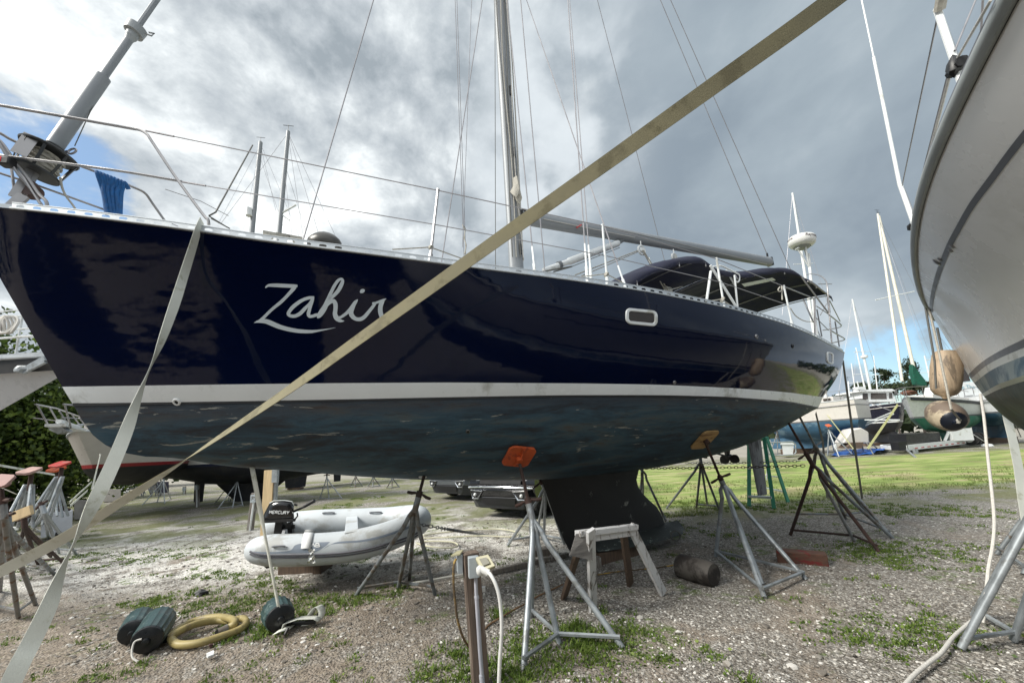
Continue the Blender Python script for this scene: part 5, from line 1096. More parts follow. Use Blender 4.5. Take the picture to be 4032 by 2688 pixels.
mb = MB(); rows = [[S(cx_+(x-cx_)*1.04*k, y, o_) for x, y in ((1032, 2046), (1164, 2040), (1160, 2052), (1040, 2058))] for o_, k in ((-.165, .8), (-.12, 1), (.12, 1), (.15, .8))]; rows = [r+r[:1] for r in rows]; mb.grid(rows); mb.poly(rows[0][:-1]); mb.build('cowl_base', M_BLACK, cowl)
LET = {'M': [[(0, 0), (0, 1)], [(0, 1), (.5, .4)], [(.5, .4), (1, 1)], [(1, 1), (1, 0)]], 'E': [[(0, 0), (0, 1)], [(0, 1), (1, 1)], [(0, .5), (.8, .5)], [(0, 0), (1, 0)]], 'R': [[(0, 0), (0, 1)], [(0, 1), (.9, 1)], [(.9, 1), (.9, .5)], [(.9, .5), (0, .5)], [(.4, .5), (1, 0)]],
       'C': [[(1, 1), (0, 1)], [(0, 1), (0, 0)], [(0, 0), (1, 0)]], 'U': [[(0, 1), (0, 0)], [(0, 0), (1, 0)], [(1, 0), (1, 1)]], 'Y': [[(0, 1), (.5, .5)], [(1, 1), (.5, .5)], [(.5, .5), (.5, 0)]]}
mb = MB(); x0 = 1060
for k, ch in enumerate('MERCURY'):
    w = 10.5
    for j, ((ax1, ay1), (ax2, ay2)) in enumerate(LET[ch]):
        def q(ax, ay): return S(x0+ax*w*.78+ay*2.5, 2020-ay*10.5-(x0-1060)*-.03, -.166-.0004*j)
        mb.bar(q(ax1, ay1), q(ax2, ay2), .009, .002, up=(0, 1, 0))
    x0 += w+.9
mb.build('lettering', mat('white_logo', (.75, .77, .78), .5), cowl)
mb = MB(); mb.tube([S(1158, 2012), S(1185, 2000), S(1200, 1992)], .016, 8); mb.tube([S(1198, 1993), S(1238, 1970)], [.022, .026], 10); mb.build('tiller', M_BLACK, OB)
mb = MB(); mb.tube([S(1160, 1985), S(1170, 1988)], .014, 6); mb.build('throttle_knob', M_BLACK, OB); mb = MB(); mb.tube([S(1160, 2045), S(1172, 2030), S(1170, 2018)], .010, 6); mb.build('clamp_lever', M_BLACK, OB)
mb = MB(); mb.bar(S(1108, 2050), S(1100, 2105), .11, .10); mb.bar(S(1140, 2055), S(1148, 2100), .05, .06); mb.bar(S(1090, 2075), S(1160, 2072), .03, .05); mb.bar(S(1085, 2100, .0), S(1052, 2225, -.1), .05, .10); mb.build('bracket', M_BLACK, OB)
mb = MB(); mb.blob(S(1060, 2222, -.35), .05, 4, .4, 2, (1.6, 1, .8)); mb.prism([S(1046, 2222, -.35), S(1056, 2216, -.35), S(1050, 2236, -.35)], (0, .01, 0)); mb.build('propeller', M_BLACK, OB)
# plank standing behind the inflatable
pk = thing('plank', 'pale new pine plank with a metal plate standing behind the outboard', 'plank', G(1050, 2130)); gp = Vector(G(1045, 2125)); tp = Vector(D(1062, 1850, gp.y)); mb = MB(); mb.bar(gp, tp, .20, .06, up=(0, 1, 0)); mb.build('board', mat('new_pine', (.62, .47, .27), .6, var=.2, vscale=4, stretch=(8, 8, .7)), pk)
mb = MB(); mb.bar(gp+Vector((.13, .04, 0)), tp+Vector((.13, .04, 0)), .05, .08, up=(0, 1, 0)); mb.box(tp+Vector((.14, -.02, -.12)), (.11, .08, .28)); mb.build('metal_plate', M_GALV, pk)
# ---- green fenders, hose, litter in the lower left
M_GFEN = mat('green_fender', (.020, .052, .054), .45, var=.3, vscale=9, dirt=(.10, .14, .135), dirt_amt=.25, dscale=8); M_GCAP = mat('black_cap', (.010, .012, .014), .35)
def gfender(label, a, b, r, cap=True, ribs=16):
    a, b = Vector(a), Vector(b); ln = (b-a).length; t = thing('fender', label, 'fender', ((a+b)/2).to_tuple()[:2]+(0,), 'dark green fenders on the ground')
    mb = MB(); mb.lathe(a, b, [(0, r*.5), (.02, r*.8), (ln*.2, r*1.02), (ln*.55, r*.98), (ln*.85, r*.96), (ln-.02, r*.92)], 50, ribs=ribs, ribd=.035); body = mb.build('body', M_GFEN, t)
    mb = MB(); mb.lathe(a, b, [(ln-.025, r*.93), (ln, r*.88), (ln+.015, r*.6), (ln+.02, r*.25), (ln+.05, r*.2), (ln+.055, 0)], 28); mb.build('end_cap', M_GCAP, t); return t, b
gfender('dark green ribbed fender lying at the back of the left pair', G(560, 2425, .11), G(520, 2490, .10), .115)
t_, b_ = gfender('dark green ribbed fender in front of the left pair, black end up', G(640, 2425, .14), G(578, 2520, .115), .125)
mb = MB(); mb.tube([Vector(p) for p in smooth_pts([tuple(b_+Vector(v)) for v in ((-.01, -.04, .03), (-.05, -.06, .02), (-.04, -.09, -.03), (.0, -.12, -.08), (.06, -.13, -.11))], 5)], .008, 6); mb.build('rope_loop', M_ROPEW, t_)
gfender('single dark green fender under the thin ratchet strap', G(1085, 2395, .12), G(1105, 2435, .115), .135)
hose('rope', [G(650, 2488, .01), G(672, 2470, .02), G(660, 2455, .01), G(690, 2445, .01), G(710, 2425, .01), G(690, 2412, .01), G(705, 2408, .01)], .007, M_ROPEW, 'tangle of thin white rope behind the fat yellow hose', 'rope')
M_YH = mat('yellow_suction_hose', (.33, .265, .105), .5, var=.2, vscale=7, dirt=(.22, .17, .08), dirt_amt=.2, dscale=6)
YH = thing('yellow_hose', 'fat coiled yellow hose with a grey end on the dirt', 'hose', G(820, 2480))
mb = MB(); pts = [(652, 2516, .035), (689, 2484, .035), (761, 2445, .035), (846, 2428, .06), (906, 2434, .08), (925, 2452, .08), (903, 2467, .06), (880, 2477, .05)]; mb.tube([Vector(p) for p in smooth_pts([tuple(G(*p)) for p in pts], 7)], .034, 14, cap=False)
pts = [(922, 2440, .04), (955, 2434, .04), (968, 2450, .035), (944, 2476, .035), (868, 2505, .035), (783, 2530, .035), (705, 2536, .035), (676, 2515, .05), (692, 2492, .08), (770, 2456, .08), (850, 2442, .05), (905, 2444, .04)]; mb.tube([Vector(p) for p in smooth_pts([tuple(G(*p)) for p in pts], 7)], .034, 14); mb.build('coil', M_YH, YH)
mb = MB(); mb.tube([G(898, 2470, .06), G(860, 2488, .045)], .036, 14); mb.tube([G(862, 2487, .045), G(858, 2489, .045)], .028, 12); mb.build('end_sleeve', M_GALVD, YH); mb = MB(); mb.tube([G(654, 2515, .035), G(650, 2518, .035)], .027, 12); mb.build('bore', M_BLACK, YH); mb = MB(); mb.tube([G(861, 2487.5, .045), G(857, 2490, .045)], .030, 12); mb.build('bore', M_BLACK, YH)
mb = MB(); mb.blob(G(828, 2540, .02), .025, 8, .5, 1, (1, .6, .8)); tag(mb.build('rubber_scrap', mat('maroon_scrap', (.05, .015, .015), .6)), 'small maroon scrap in front of the yellow hose', 'litter')
mb = MB(); mb.prism([G(812, 2585, .0), G(840, 2572, .0), G(842, 2582, .0), G(818, 2590, .0)], (0, 0, .03)); mb.prism([G(812, 2583, .031), G(840, 2570, .031), G(842, 2576, .031), G(818, 2586, .031)], (0, 0, .006)); tag(mb.build('shell_scrap', M_WHITE), 'small white and black fragment on dirt below the yellow hose', 'litter')
mb = MB(); mb.blob(G(792, 2332, .02), .07, 12, .5, 2, (1.2, .7, .5), 3); tag(mb.build('charred_lump', M_BLACK), 'flat charred black lump on the dirt left of the inflatable', 'litter')
# ---- boats in the rows behind
def bgboat(label, A, B, zs, beam, mats, keel=None, z_str=.10, rake=.35, name='boat', cat='boat', group=None, rudder=None, fl=1.0, stern_w=.7, bands=()):
    # A bow point, B stern point (xy), zs = (keel foot, hull bottom, waterline, sheer bow, sheer stern)
    A, B = Vector((A[0], A[1], 0)), Vector((B[0], B[1], 0)); L = (B-A).length; u = (B-A).normalized(); n = Vector((u.y, -u.x, 0)); n = n if (-A).dot(n) > 0 else -n
    t = thing(name, label, cat, (A+B)/2, group); kz, bz, wz, sa, ss = zs; N = 30
    def P(s, b, z): return A+u*s+n*b+Vector((0, 0, z))
    def bw(x): return beam*((math.sin(math.pi/2*min(1, x/.55))**.85) if x < .55 else 1-(1-stern_w)*((x-.55)/.45)**2)
    def sheer(x): return lerp(sa, ss, x)-.12*L/9*math.sin(math.pi*x)
    def row(x, za, zb, n_, ba, bb, ra, rb, bulge=0):
        r = []
        for j in range(n_+1):
            v = j/n_; r.append((lerp(ra, rb, v)*(1-x)+x*L, lerp(ba, bb, v)+bulge*4*v*(1-v), lerp(za, zb, v)))
        return r
    rk = rake*(sa-wz)
    def part(nm, f, m, cap=True, nn=6):
        rows = [f(i/N) for i in range(N+1)]; nr = [[P(*q) for q in r] for r in rows]; fr = [[P(q[0], -q[1], q[2]) for q in r] for r in rows]; mb = MB(); mb.grid(nr); mb.grid(fr)
        if cap: mb.grid([nr[-1], fr[-1]])
        return mb.build(nm, m, t, sharp=60)
    top = part('topsides', lambda x: row(x, sheer(x), wz+z_str, 6, bw(x)*fl, bw(x)*.92, 0, rk), mats[0])
    part('boot_stripe', lambda x: row(x, wz+z_str, wz, 1, bw(x)*.92, bw(x)*.90, rk, rk*1.05), mats[1])
    def bot(x):
        r = []
        for j in range(9):
            a = j/8*math.pi/2; r.append((lerp(rk*1.05+math.sin(a)*.12*L*(1-0), L-.06*L*(j/8), x) if x > 0 else rk*1.05+math.sin(a)*.12*L, bw(x)*.90*(math.cos(a) if j < 8 else 0), wz-(wz-lerp(bz+.25, bz, sstep(0, .4, x))-(.45*(wz-bz) if x > .6 else 0)*sstep(.6, 1, x)*-1*-1)*math.sin(a)))
        return r
    part('bottom', bot, mats[2])
    rows = [[P(x*L, -bw(x)*fl, sheer(x)), P(x*L, 0, sheer(x)+.06), P(x*L, bw(x)*fl, sheer(x))] for x in [i/N for i in range(N+1)]]; mb = MB(); mb.grid(rows); mb.build('deck', M_DECK, t)
    mb = MB(); mb.tube([P(i/N*L, bw(i/N)*fl, sheer(i/N)+.01) for i in range(N+1)], .03, 6); mb.tube([P(i/N*L, -bw(i/N)*fl, sheer(i/N)+.01) for i in range(N+1)], .03, 6); mb.build('toe_rail', mats[3] if len(mats) > 3 else M_RAIL, t)
    if keel:
        x0, x1, y0, y1 = keel; mb = MB(); rows = []
        for v in np.linspace(0, 1, 5): rows.append([P(lerp(x0, y0, v)*L+(1-math.cos(a))/2*lerp(x1-x0, y1-y0, v)*L, .10*math.sin(a), lerp(bz+.25, kz, v)) for a in np.linspace(0, 2*math.pi, 17)])
        mb.grid(rows); mb.poly(rows[-1][:-1]); mb.build('keel', mats[2], t)
        mb = MB(); c = P((y0+y1)/2*L, 0, kz/2)
        if kz > .08: mb.box((c.x, c.y, kz/2-.01), ((y1-y0)*L*.7, .4, kz)); o = mb.build('keel_block', M_WOODB); tag(o, 'dark timber block under the keel of the '+label.split(' ')[0]+' '+' '.join(label.split(' ')[1:4]), 'timber')
    if rudder:
        x0, zr = rudder; mb = MB(); mb.prism([P(x0*L-.22, .03, wz), P(x0*L+.25, .03, wz), P(x0*L+.2, .03, zr), P(x0*L-.15, .03, zr)], -n*.06); mb.build('rudder', mats[2], t)
    return t, P, L, sheer, bw
def bgmast(t, base, top, r=.07, m=None, spread=(.55,), wires=(), sail=None, name='mast'):
    base, top = Vector(base), Vector(top); mb = MB(); mb.tube([base, lerp(base, top, .5), top], [r, r, r*.8], 10); o = mb.build(name, m or M_WHITE, t)
    X = Vector((1, .2, 0)).normalized()
    for s in spread: mb = MB(); c = lerp(base, top, s); mb.tube([c-X*.8, c+X*.8], .022, 6); mb.build('spreader', m or M_WHITE, o)
    mb = MB(); mb.tube([top, top+Vector((0, 0, .35))], .01, 5); mb.tube([top+Vector((0, 0, .3))-X*.22, top+Vector((0, 0, .3))+X*.22], .012, 5); mb.build('wind_vane', M_BLACK, o)
    for w in wires: mb = MB(); mb.tube([lerp(base, top, w[1]), w[0]], .008, 4); mb.build('stay', M_WIRE, t)
    return o
M_RED = mat('red_boot_paint', (.22, .012, .016), .4); M_ANTIB = mat('black_antifouling', (.012, .012, .014), .6, var=.3); M_BEIGE = mat('ivory_gelcoat', (.50, .47, .44), .35, var=.06)
M_NAVYB = mat('navy_bottom', (.008, .010, .018), .5, var=.4, dirt=(.02, .02, .022), dirt_amt=.3); M_BLUEHB = mat('blue_bottom', (.035, .10, .17), .6, var=.3, vscale=1.2, dirt=(.12, .2, .26), dirt_amt=.3, dscale=.8)
M_GREENB = mat('green_bottom', (.02, .16, .11), .6, var=.35, vscale=1.3, dirt=(.10, .22, .17), dirt_amt=.3, dscale=.8); M_BLUEP = mat('deep_blue_bottom', (.01, .018, .06), .5, var=.3)
xy = lambda px, py, d: D(px, py, d)[:2]
t, P, L, shf, bwf = bgboat('ivory motor boat with a red stripe behind the navy bow', xy(300, 1720, 9.5), xy(640, 1800, 14.5), (.5, 1.1, 1.66, 2.6, 2.45), 1.1, (M_BEIGE, M_RED, M_ANTIB), rake=.9, stern_w=.9)
mb = MB(); bowp = Vector(P(0, 0, 2.55))
for sgn in (1, -1):
    R_ = [P(-1.15, .22*sgn, 3.12), P(.0, .42*sgn, 3.16), P(2.4, .95*sgn, 3.15)]; mb.tube(R_, .02, 6); mb.tube([p-Vector((0, 0, .3)) for p in R_], .013, 6)
    for s, b in ((-1.1, .22), (-.5, .3), (.3, .5), (1.3, .7), (2.2, .95)): mb.tube([P(s, b*sgn, 3.13), P(s+.45, b*sgn*.8, 2.62)], .017, 6)
mb.build('bow_rail', M_STEEL, t); mb = MB(); mb.bar(bowp+Vector((0, 0, .06)), P(-.85, 0, 2.68), .35, .06); mb.bar(bowp+Vector((0, 0, .12)), P(-.75, 0, 2.78), .10, .08); mb.build('bow_platform', M_WHITE, t)
mb = MB(); a = P(-.7, 0, 2.62); mb.prism([a+Vector((-.25, 0, -.02)), a+Vector((-.05, 0, .10)), a+Vector((.2, 0, -.08)), a+Vector((0, 0, -.14))], (0, .12, 0)); mb.tube([a, P(.2, 0, 2.76)], .03, 6); mb.build('anchor', M_GALV, t)
mb = MB(); mb.box(P(4, 0, 2.9), (2.6, 1.6, .9)); mb.build('cabin', M_BEIGE, t)
for w in ((-.2, .3),): strapw('tie_down_strap', [P(.4, .3, 2.0), D(395, 1790, 9.0), D(362, 1925, 8.6)], .05, M_STRAP, 'narrow pale strap from the ivory bow down behind the wide strap')
t, P, L, shf, bwf = bgboat('white topped boat with navy bottom and keel behind the inflatable', xy(1450, 1800, 15.0), xy(640, 1830, 16.0), (.08, .75, 1.50, 2.9, 2.6), 1.5, (M_WHITE, M_BLUEP, M_NAVYB), keel=(.35, .75, .5, .62), rudder=(.80, .12), rake=.4)
tA = Vector(D(1135, 518, 15.4)); bA_ = Vector(D(1098, 925, 15.4)); bgmast(t, bA_-(tA-bA_)*.35, tA, .10, M_ALU, spread=(), wires=[(D(1195, 940, 15), .98), (D(1260, 940, 15), .99), (D(1330, 950, 16), .99), (D(870, 880, 15), .99), (D(1215, 945, 17), .75), (D(1150, 930, 14), .7)])
mb = MB(); mb.tube([D(1104, 842, 15.4), D(1166, 806, 15.4)], .045, 6); mb.tube([D(1106, 842, 15.4), D(1141, 868, 15.4)], .03, 6); mb.build('spreader', M_WHITE, t)
t, P, L, shf, bwf = bgboat('dark sailboat in the far row with its mast top above the navy rail', xy(900, 1800, 19), xy(1390, 1800, 23), (.1, .9, 1.7, 2.9, 2.6), 1.4, (M_WHITE, M_BLUEP, M_NAVYB), keel=(.4, .6, .42, .58), rudder=(.85, .2))
tA = Vector(D(1026, 560, 19.5)); bA_ = Vector(D(992, 910, 19.5)); o = bgmast(t, bA_-(tA-bA_)*.5, tA, .13, M_ALU, spread=(), wires=[(D(860, 880, 19), .98), (D(1110, 930, 20), .98), (D(1180, 935, 21), .99), (D(960, 900, 18.5), .97), (D(1130, 935, 19), .9)])
mb = MB(); mb.lathe(D(980, 850, 19.3), D(980, 815, 19.3), [(0, .16), (.45, .16)], 12); mb.build('radar_reflector', M_WHITE, o)
# big white bow in the upper left, behind the stem
t, P, L, shf, bwf = bgboat('white yacht bow with dark rail band at the left edge behind the navy stem', xy(330, 1360, 7.2), xy(-2600, 1450, 9.5), (.3, 2.2, 2.75, 3.65, 3.5), 1.5, (mat('pale_gelcoat', (.50, .51, .53), .3, var=.04), mat('pale_gelcoat', (.50, .51, .53)), mat('pale_gelcoat', (.50, .51, .53))), rake=1.9, name='motor_yacht')
mb = MB()
for i in range(13): pass
mb.grid([[P(s, b, z) for z in (zt, zt-.26)] for s, b, zt in [(x*L, bwf(x)+.03, shf(x)+.16) for x in np.linspace(.0, .6, 20)]]); mb.build('dark_band', M_BLACK, t)
mb = MB(); mb.grid([[P(s, b, z) for z in (zt, zt-.08)] for s, b, zt in [(x*L, bwf(x)+.05, shf(x)+.27) for x in np.linspace(.0, .6, 20)]]); mb.tube([P(x*L, bwf(x)+.03, shf(x)+.20) for x in np.linspace(0, .6, 12)], .04, 6); mb.build('rub_rail', M_RAIL, t)
mb = MB()
for dz, r in ((.60, .024), (.76, .014), (1.02, .018), (1.14, .014)): mb.tube([P(x*L-.2, bwf(x)*.85+.05, shf(x)+dz) for x in np.linspace(0, .5, 10)], r, 6)
for x in (.05, .2, .35): mb.tube([P(x*L, bwf(x)*.9, shf(x)+.2), P(x*L, bwf(x)*.85, shf(x)+1.14)], .018, 6)
mb.build('bow_rail', M_WHITE, t)
rc_ = Vector(D(22, 1250, 6.6)); mb = MB()
for i in range(6):
    dx = (i-2.5)*.045; mb.tube([rc_+Vector((dx+math.sin(a)*(.07+.012*i), .02*math.cos(a*2+i), -.14+.16*math.cos(a))) for a in np.linspace(0, 2*math.pi, 20)], .020, 6)
tag(mb.build('coiled_rope', M_ROPEW), 'coil of thick white rope on the rail of the yacht at the left edge', 'rope')
mb = MB(); mb.blob(D(85, 1455, 7.0), .075, 2, .3, 2, (1.5, 1, 1)); mb.bar(D(110, 1450, 7.0), D(180, 1410, 7.0), .05, .10); mb.tube([D(95, 1468, 7.0), D(180, 1425, 7.0)], .03, 6); mb.build('anchor', M_GALV, t)
# right hand rows
RT = 'boats in the row beyond the lawn'
M_IVW = mat('cream_hull', (.58, .55, .52), .35, var=.06)
t, P, L, shf, bwf = bgboat('cream sailboat with a deep blue bottom, nearest beyond the lawn', xy(2985, 1660, 31), xy(3408, 1655, 25.5), (.35, .9, 2.15, 3.55, 3.45), 1.7, (M_IVW, M_GREYS, M_BLUEHB), keel=(.1, .92, .12, .62), rake=.4, stern_w=.8, group=RT)
mb = MB(); mb.tube([P(x*L, bwf(x)*.985+.02, shf(x)-.32) for x in np.linspace(0, 1, 12)], .035, 6); mb.tube([P(L, bwf(1)*.985*k+.02, shf(1)-.32) for k in (1, 0, -1)], .035, 6); mb.build('cove_stripe', M_WIRE, t)
mb = MB(); rows = [[P(x*L, bwf(x)*.62, shf(x)+z) for z in (0, .38)]+[P(x*L, -bwf(x)*.62, shf(x)+.42)] for x in np.linspace(.12, .82, 8)]; mb.grid(rows); mb.poly([rows[-1][1], rows[-1][0], P(.82*L, -bwf(.82)*.62, shf(.82)), rows[-1][2]]); cb = mb.build('cabin', M_IVW, t)
for x in (.55, .66, .77): mb = MB(); mb.bar(P(x*L-.2, bwf(x)*.64+.02, shf(x)+.2), P(x*L+.2, bwf(x)*.64+.02, shf(x)+.2), .04, .16); mb.build('window', M_SMOKE, cb)
mb = MB()
for x in np.linspace(.3, 1, 8): mb.tube([P(x*L, bwf(x)*.95, shf(x)), P(x*L, bwf(x)*.95, shf(x)+.65)], .018, 5)
mb.tube([P(x*L, bwf(x)*.95, shf(x)+.65) for x in np.linspace(.3, 1, 8)], .012, 5); mb.tube([P(L, bwf(1)*.95*k, shf(1)+.65) for k in (1, 0, -1)], .02, 5); mb.build('guard_rail', M_STEEL, t)
bgmast(t, D(3345, 1560, 30), D(3340, 1500, 30), .05, spread=()); mb = MB(); mb.tube([D(3385, 1540, 28), D(3375, 1500, 28)], .03, 5); mb.box(D(3382, 1530, 28), (.5, .4, .25)); mb.build('wind_generator', M_WHITE, t)
t, P, L, shf, bwf = bgboat('dark navy trawler with a white pilothouse beyond the cream boat', xy(3560, 1660, 30.5), xy(3385, 1660, 37), (.25, .9, 1.9, 3.4, 3.45), 1.6, (mat('navy_trawler', (.006, .007, .022), .3), M_WHITE, M_NAVYB), keel=(.15, .95, .3, .9), rake=.45, stern_w=.9, name='trawler', cat='trawler', group=RT)
y0 = 33.; ph = lambda px, py, o=0.: Vector(D(px, py, y0+o))
mb = MB(); q = [ph(3395, 1582), ph(3395, 1540), ph(3498, 1536), ph(3512, 1540), ph(3530, 1580)]; mb.prism(q, (.3, 2.4, 0)); cb = mb.build('pilothouse', M_WHITE, t); mb = MB(); mb.prism([ph(3388, 1540, -.3), ph(3392, 1534, -.3), ph(3512, 1530, -.3), ph(3528, 1538, -.3), ph(3500, 1540, -.3)], (.3, 3, 0)); mb.build('roof', M_WHITE, cb)
for a_, b_, y1, y2 in ((3430, 3490, 1547, 1571), (3398, 3417, 1548, 1572), (3502, 3513, 1546, 1568)): mb = MB(); mb.prism([ph(a_, y2, -.03), ph(a_, y1, -.03), ph(b_, y1, -.03), ph(b_+2, y2, -.03)], (0, .02, 0)); mb.build('window', M_SMOKE, cb)
mb = MB(); mb.tube([P(x*L, bwf(x), shf(x)-.25) for x in np.linspace(0, 1, 10)], .03, 5); mb.build('rub_rail', M_IVW, t)
t, P, L, shf, bwf = bgboat('white sailboat with a bright green bottom on a boat trailer', xy(3575, 1600, 24.0), xy(3800, 1600, 29.5), (.45, 1.0, 2.0, 3.35, 2.95), 1.45, (mat('greyish_white_hull', (.50, .52, .52), .35), M_GREYS, M_GREENB), keel=(.38, .62, .42, .56), rake=.42, group=RT)
mb = MB(); rows = [[P(x*L, bwf(x)*.62, shf(x)+z) for z in (0, .32)]+[P(x*L, -bwf(x)*.62, shf(x)+.36)] for x in np.linspace(.22, .75, 8)]; mb.grid(rows); mb.poly([rows[0][0], rows[0][1], rows[0][2], P(.22*L, -bwf(.22)*.62, shf(.22))]); mb.build('cabin', M_IVW, t)
mb = MB(); mb.grid([[P(x*L, bwf(x)*1.0+.012, shf(x)+z) for z in (-.02, -.20)] for x in np.linspace(.02, .95, 14)]); mb.build('dark_band', M_NAVYB, t)
mb = MB()
for sgn in (1, -1):
    mb.tube([P(-.1, 0, 3.95), P(.8, .6*sgn, 3.95), P(2.2, 1.1*sgn, 3.85), P(6, 1.4*sgn, 3.6)], .02, 5)
    for s, b in ((0, .05), (.8, .6), (2.2, 1.1), (4, 1.35)): mb.tube([P(s, b*sgn, 3.2), P(s, b*sgn, 3.92)], .016, 5)
mb.build('pulpit', M_STEEL, t)
mb = MB(); mb.blob(P(.6, 0, 3.6), .3, 5, .4, 2, (1.4, .8, .5)); mb.build('furled_sail', mat('rusty_canvas', (.12, .05, .03), .9), t)
m1 = Vector(D(3456, 842, 27)); bgmast(t, D(3552, 1500, 25.2), m1, .08, mat('cream_mast', (.62, .60, .52), .4), spread=(.0,)[:0], wires=[(D(3700, 1560, 25), .98), (D(3735, 1590, 27), .98)])
bgmast(t, D(3600, 1460, 27.5), D(3461, 850, 28.5), .10, mat('cream_mast', (.62, .60, .52), .4), spread=(), wires=[(D(3830, 1580, 30), .99)], name='furled_foresail')
mb = MB(); mb.tube([D(3447, 1181, 27.5), D(3600, 1147, 27.5)], .035, 5); mb.build('spreader', M_WHITE, t)
mb = MB(); q = [(3592, 1432), (3603, 1440), (3618, 1462), (3640, 1490), (3655, 1515), (3640, 1518), (3605, 1512), (3592, 1465)]; mb.prism([D(x, y, 26.4) for x, y in q], (.1, .35, 0)); mb.build('sail_cover', mat('green_canvas', (.004, .09, .055), .8, var=.3), t, bevel=.05)
mb = MB(); mb.tube([D(3600, 1560, 26), D(3700, 1552, 27)], .05, 6); mb.build('boom', M_WHITE, t)
# trailer under it
TRL = thing('boat_trailer', 'white boat trailer with red and white tape under the green boat', 'trailer', G(3690, 1775)); gz = lambda px, py, z=0.: Vector(G(px, py, z))
ta, tb2 = D(3565, 1763, 22.8), D(3800, 1737, 25.5); mb = MB(); mb.bar(ta, tb2, .14, .30); mb.bar(Vector(ta)+Vector((.7, 2.2, 0)), Vector(tb2)+Vector((.7, 2.2, 0)), .14, .30); mb.bar(ta, Vector(ta)+Vector((.7, 2.2, 0)), .14, .25); mb.build('frame', M_WHITE, TRL)
mb = MB()
for i in range(9): p = lerp(Vector(ta), Vector(tb2), .12+i*.1); mb.bar(p-Vector((.0, .08, .06)), p+(Vector(tb2)-Vector(ta))*.045-Vector((.0, .08, .06)), .01, .05)
mb.build('reflective_tape', mat('red_tape2', (.5, .03, .03), .5), TRL)
for i in range(3):
    c = D(3818+i*15, 1728-i*2, 25.3+i*.3); mb = MB(); mb.lathe(c-Vector((.1, .05, 0)), c+Vector((.1, .05, 0)), [(0, .2), (0, .38), (.03, .40), (.19, .40), (.22, .38), (.22, .2)], 20); w = mb.build('wheel', M_BLACK, TRL); mb = MB(); mb.lathe(c-Vector((.115, .055, 0)), c, [(0, 0), (.01, .2), (.04, .21)], 16); mb.build('rim', M_WHITE, w)
mb = MB(); mb.box(D(3780, 1710, 25), (1.3, .3, .75)); mb.build('fender_panel', M_WHITE, TRL); mb = MB(); mb.tube([D(3570, 1770, 22.8), G(3605, 1800)], .05, 6); mb.box(D(3605, 1778, 22.6), (.16, .16, .35)); mb.build('jack_leg', M_GALV, TRL)
mb = MB(); mb.prism([D(3570, 1745, 23), D(3568, 1708, 23), D(3700, 1702, 25), D(3705, 1738, 25)], (.5, 1.6, 0)); mb.box(D(3540, 1755, 23), (.5, .5, .5)); mb.build('bunk', M_BLACK, TRL)
mb = MB(); mb.bar(D(3720, 1735, 25), D(3740, 1690, 25), .1, .1); mb.bar(D(3760, 1735, 25), D(3742, 1690, 25), .1, .1); mb.build('poppet', M_WHITE, TRL)
# big white yacht at the right
t, P, L, shf, bwf = bgboat('large white motor yacht with dark windows at the far right', xy(4085, 1640, 24), xy(3765, 1640, 32), (.4, 1.2, 2.1, 3.5, 3.3), 2.0, (mat('bright_white_hull', (.66, .68, .70), .3, var=.04), M_GREYS, M_BLUEHB), keel=(.3, .8, .3, .8), rake=.5, stern_w=.95, name='motor_yacht', group=RT)
y0 = 29.; mb = MB(); mb.prism([ph(3770, 1590), ph(3780, 1505), ph(3860, 1502), ph(3935, 1590)], (.5, 3, 0)); cb = mb.build('cabin', M_WHITE, t)
mb = MB(); mb.prism([ph(3802, 1577, -.05), ph(3798, 1560, -.05), ph(3832, 1555, -.05), ph(3838, 1580, -.05)], (0, .03, 0)); mb.build('window', M_SMOKE, cb)
mb = MB(); mb.prism([ph(3785, 1500), ph(3790, 1445), ph(3805, 1450), ph(3822, 1500)], (.5, 2.5, 0)); mb.build('flybridge', M_SMOKE, t)
mb = MB()
for x in np.linspace(0, .5, 8): mb.tube([P(x*L, bwf(x)*.9, shf(x)), P(x*L, bwf(x)*.9, shf(x)+.6)], .02, 5)
mb.tube([P(x*L, bwf(x)*.9, shf(x)+.6) for x in np.linspace(0, .5, 8)], .022, 5); mb.tube([P(x*L, bwf(x)+.03, shf(x)-.4) for x in np.linspace(0, 1, 8)], .04, 5); mb.build('bow_rail', M_STEEL, t)
def flat_text(s, p, size, m, name, parent, ry=0.0):
    cu = bpy.data.curves.new('t', 'FONT'); cu.body = s; cu.size = size; cu.resolution_u = 2; to = bpy.data.objects.new('t', cu); COL.objects.link(to); dg = bpy.context.evaluated_depsgraph_get(); me = bpy.data.meshes.new_from_object(to.evaluated_get(dg)); bpy.data.objects.remove(to)
    Rz = Matrix.Rotation(ry, 3, 'Z') @ Matrix.Rotation(math.pi/2, 3, 'X')
    for v in me.vertices: v.co = Vector(p)+Rz @ v.co
    me.materials.append(m); o = bpy.data.objects.new(name, me); COL.objects.link(o); o.parent = parent; o.matrix_parent_inverse = Matrix.Identity(4) if parent.type != 'EMPTY' else Matrix.Translation(parent.location).inverted(); return o
flat_text('te The L', ph(3782, 1532, -.06), .42, mat('teal_lettering', (.10, .28, .36), .5), 'lettering', cb)
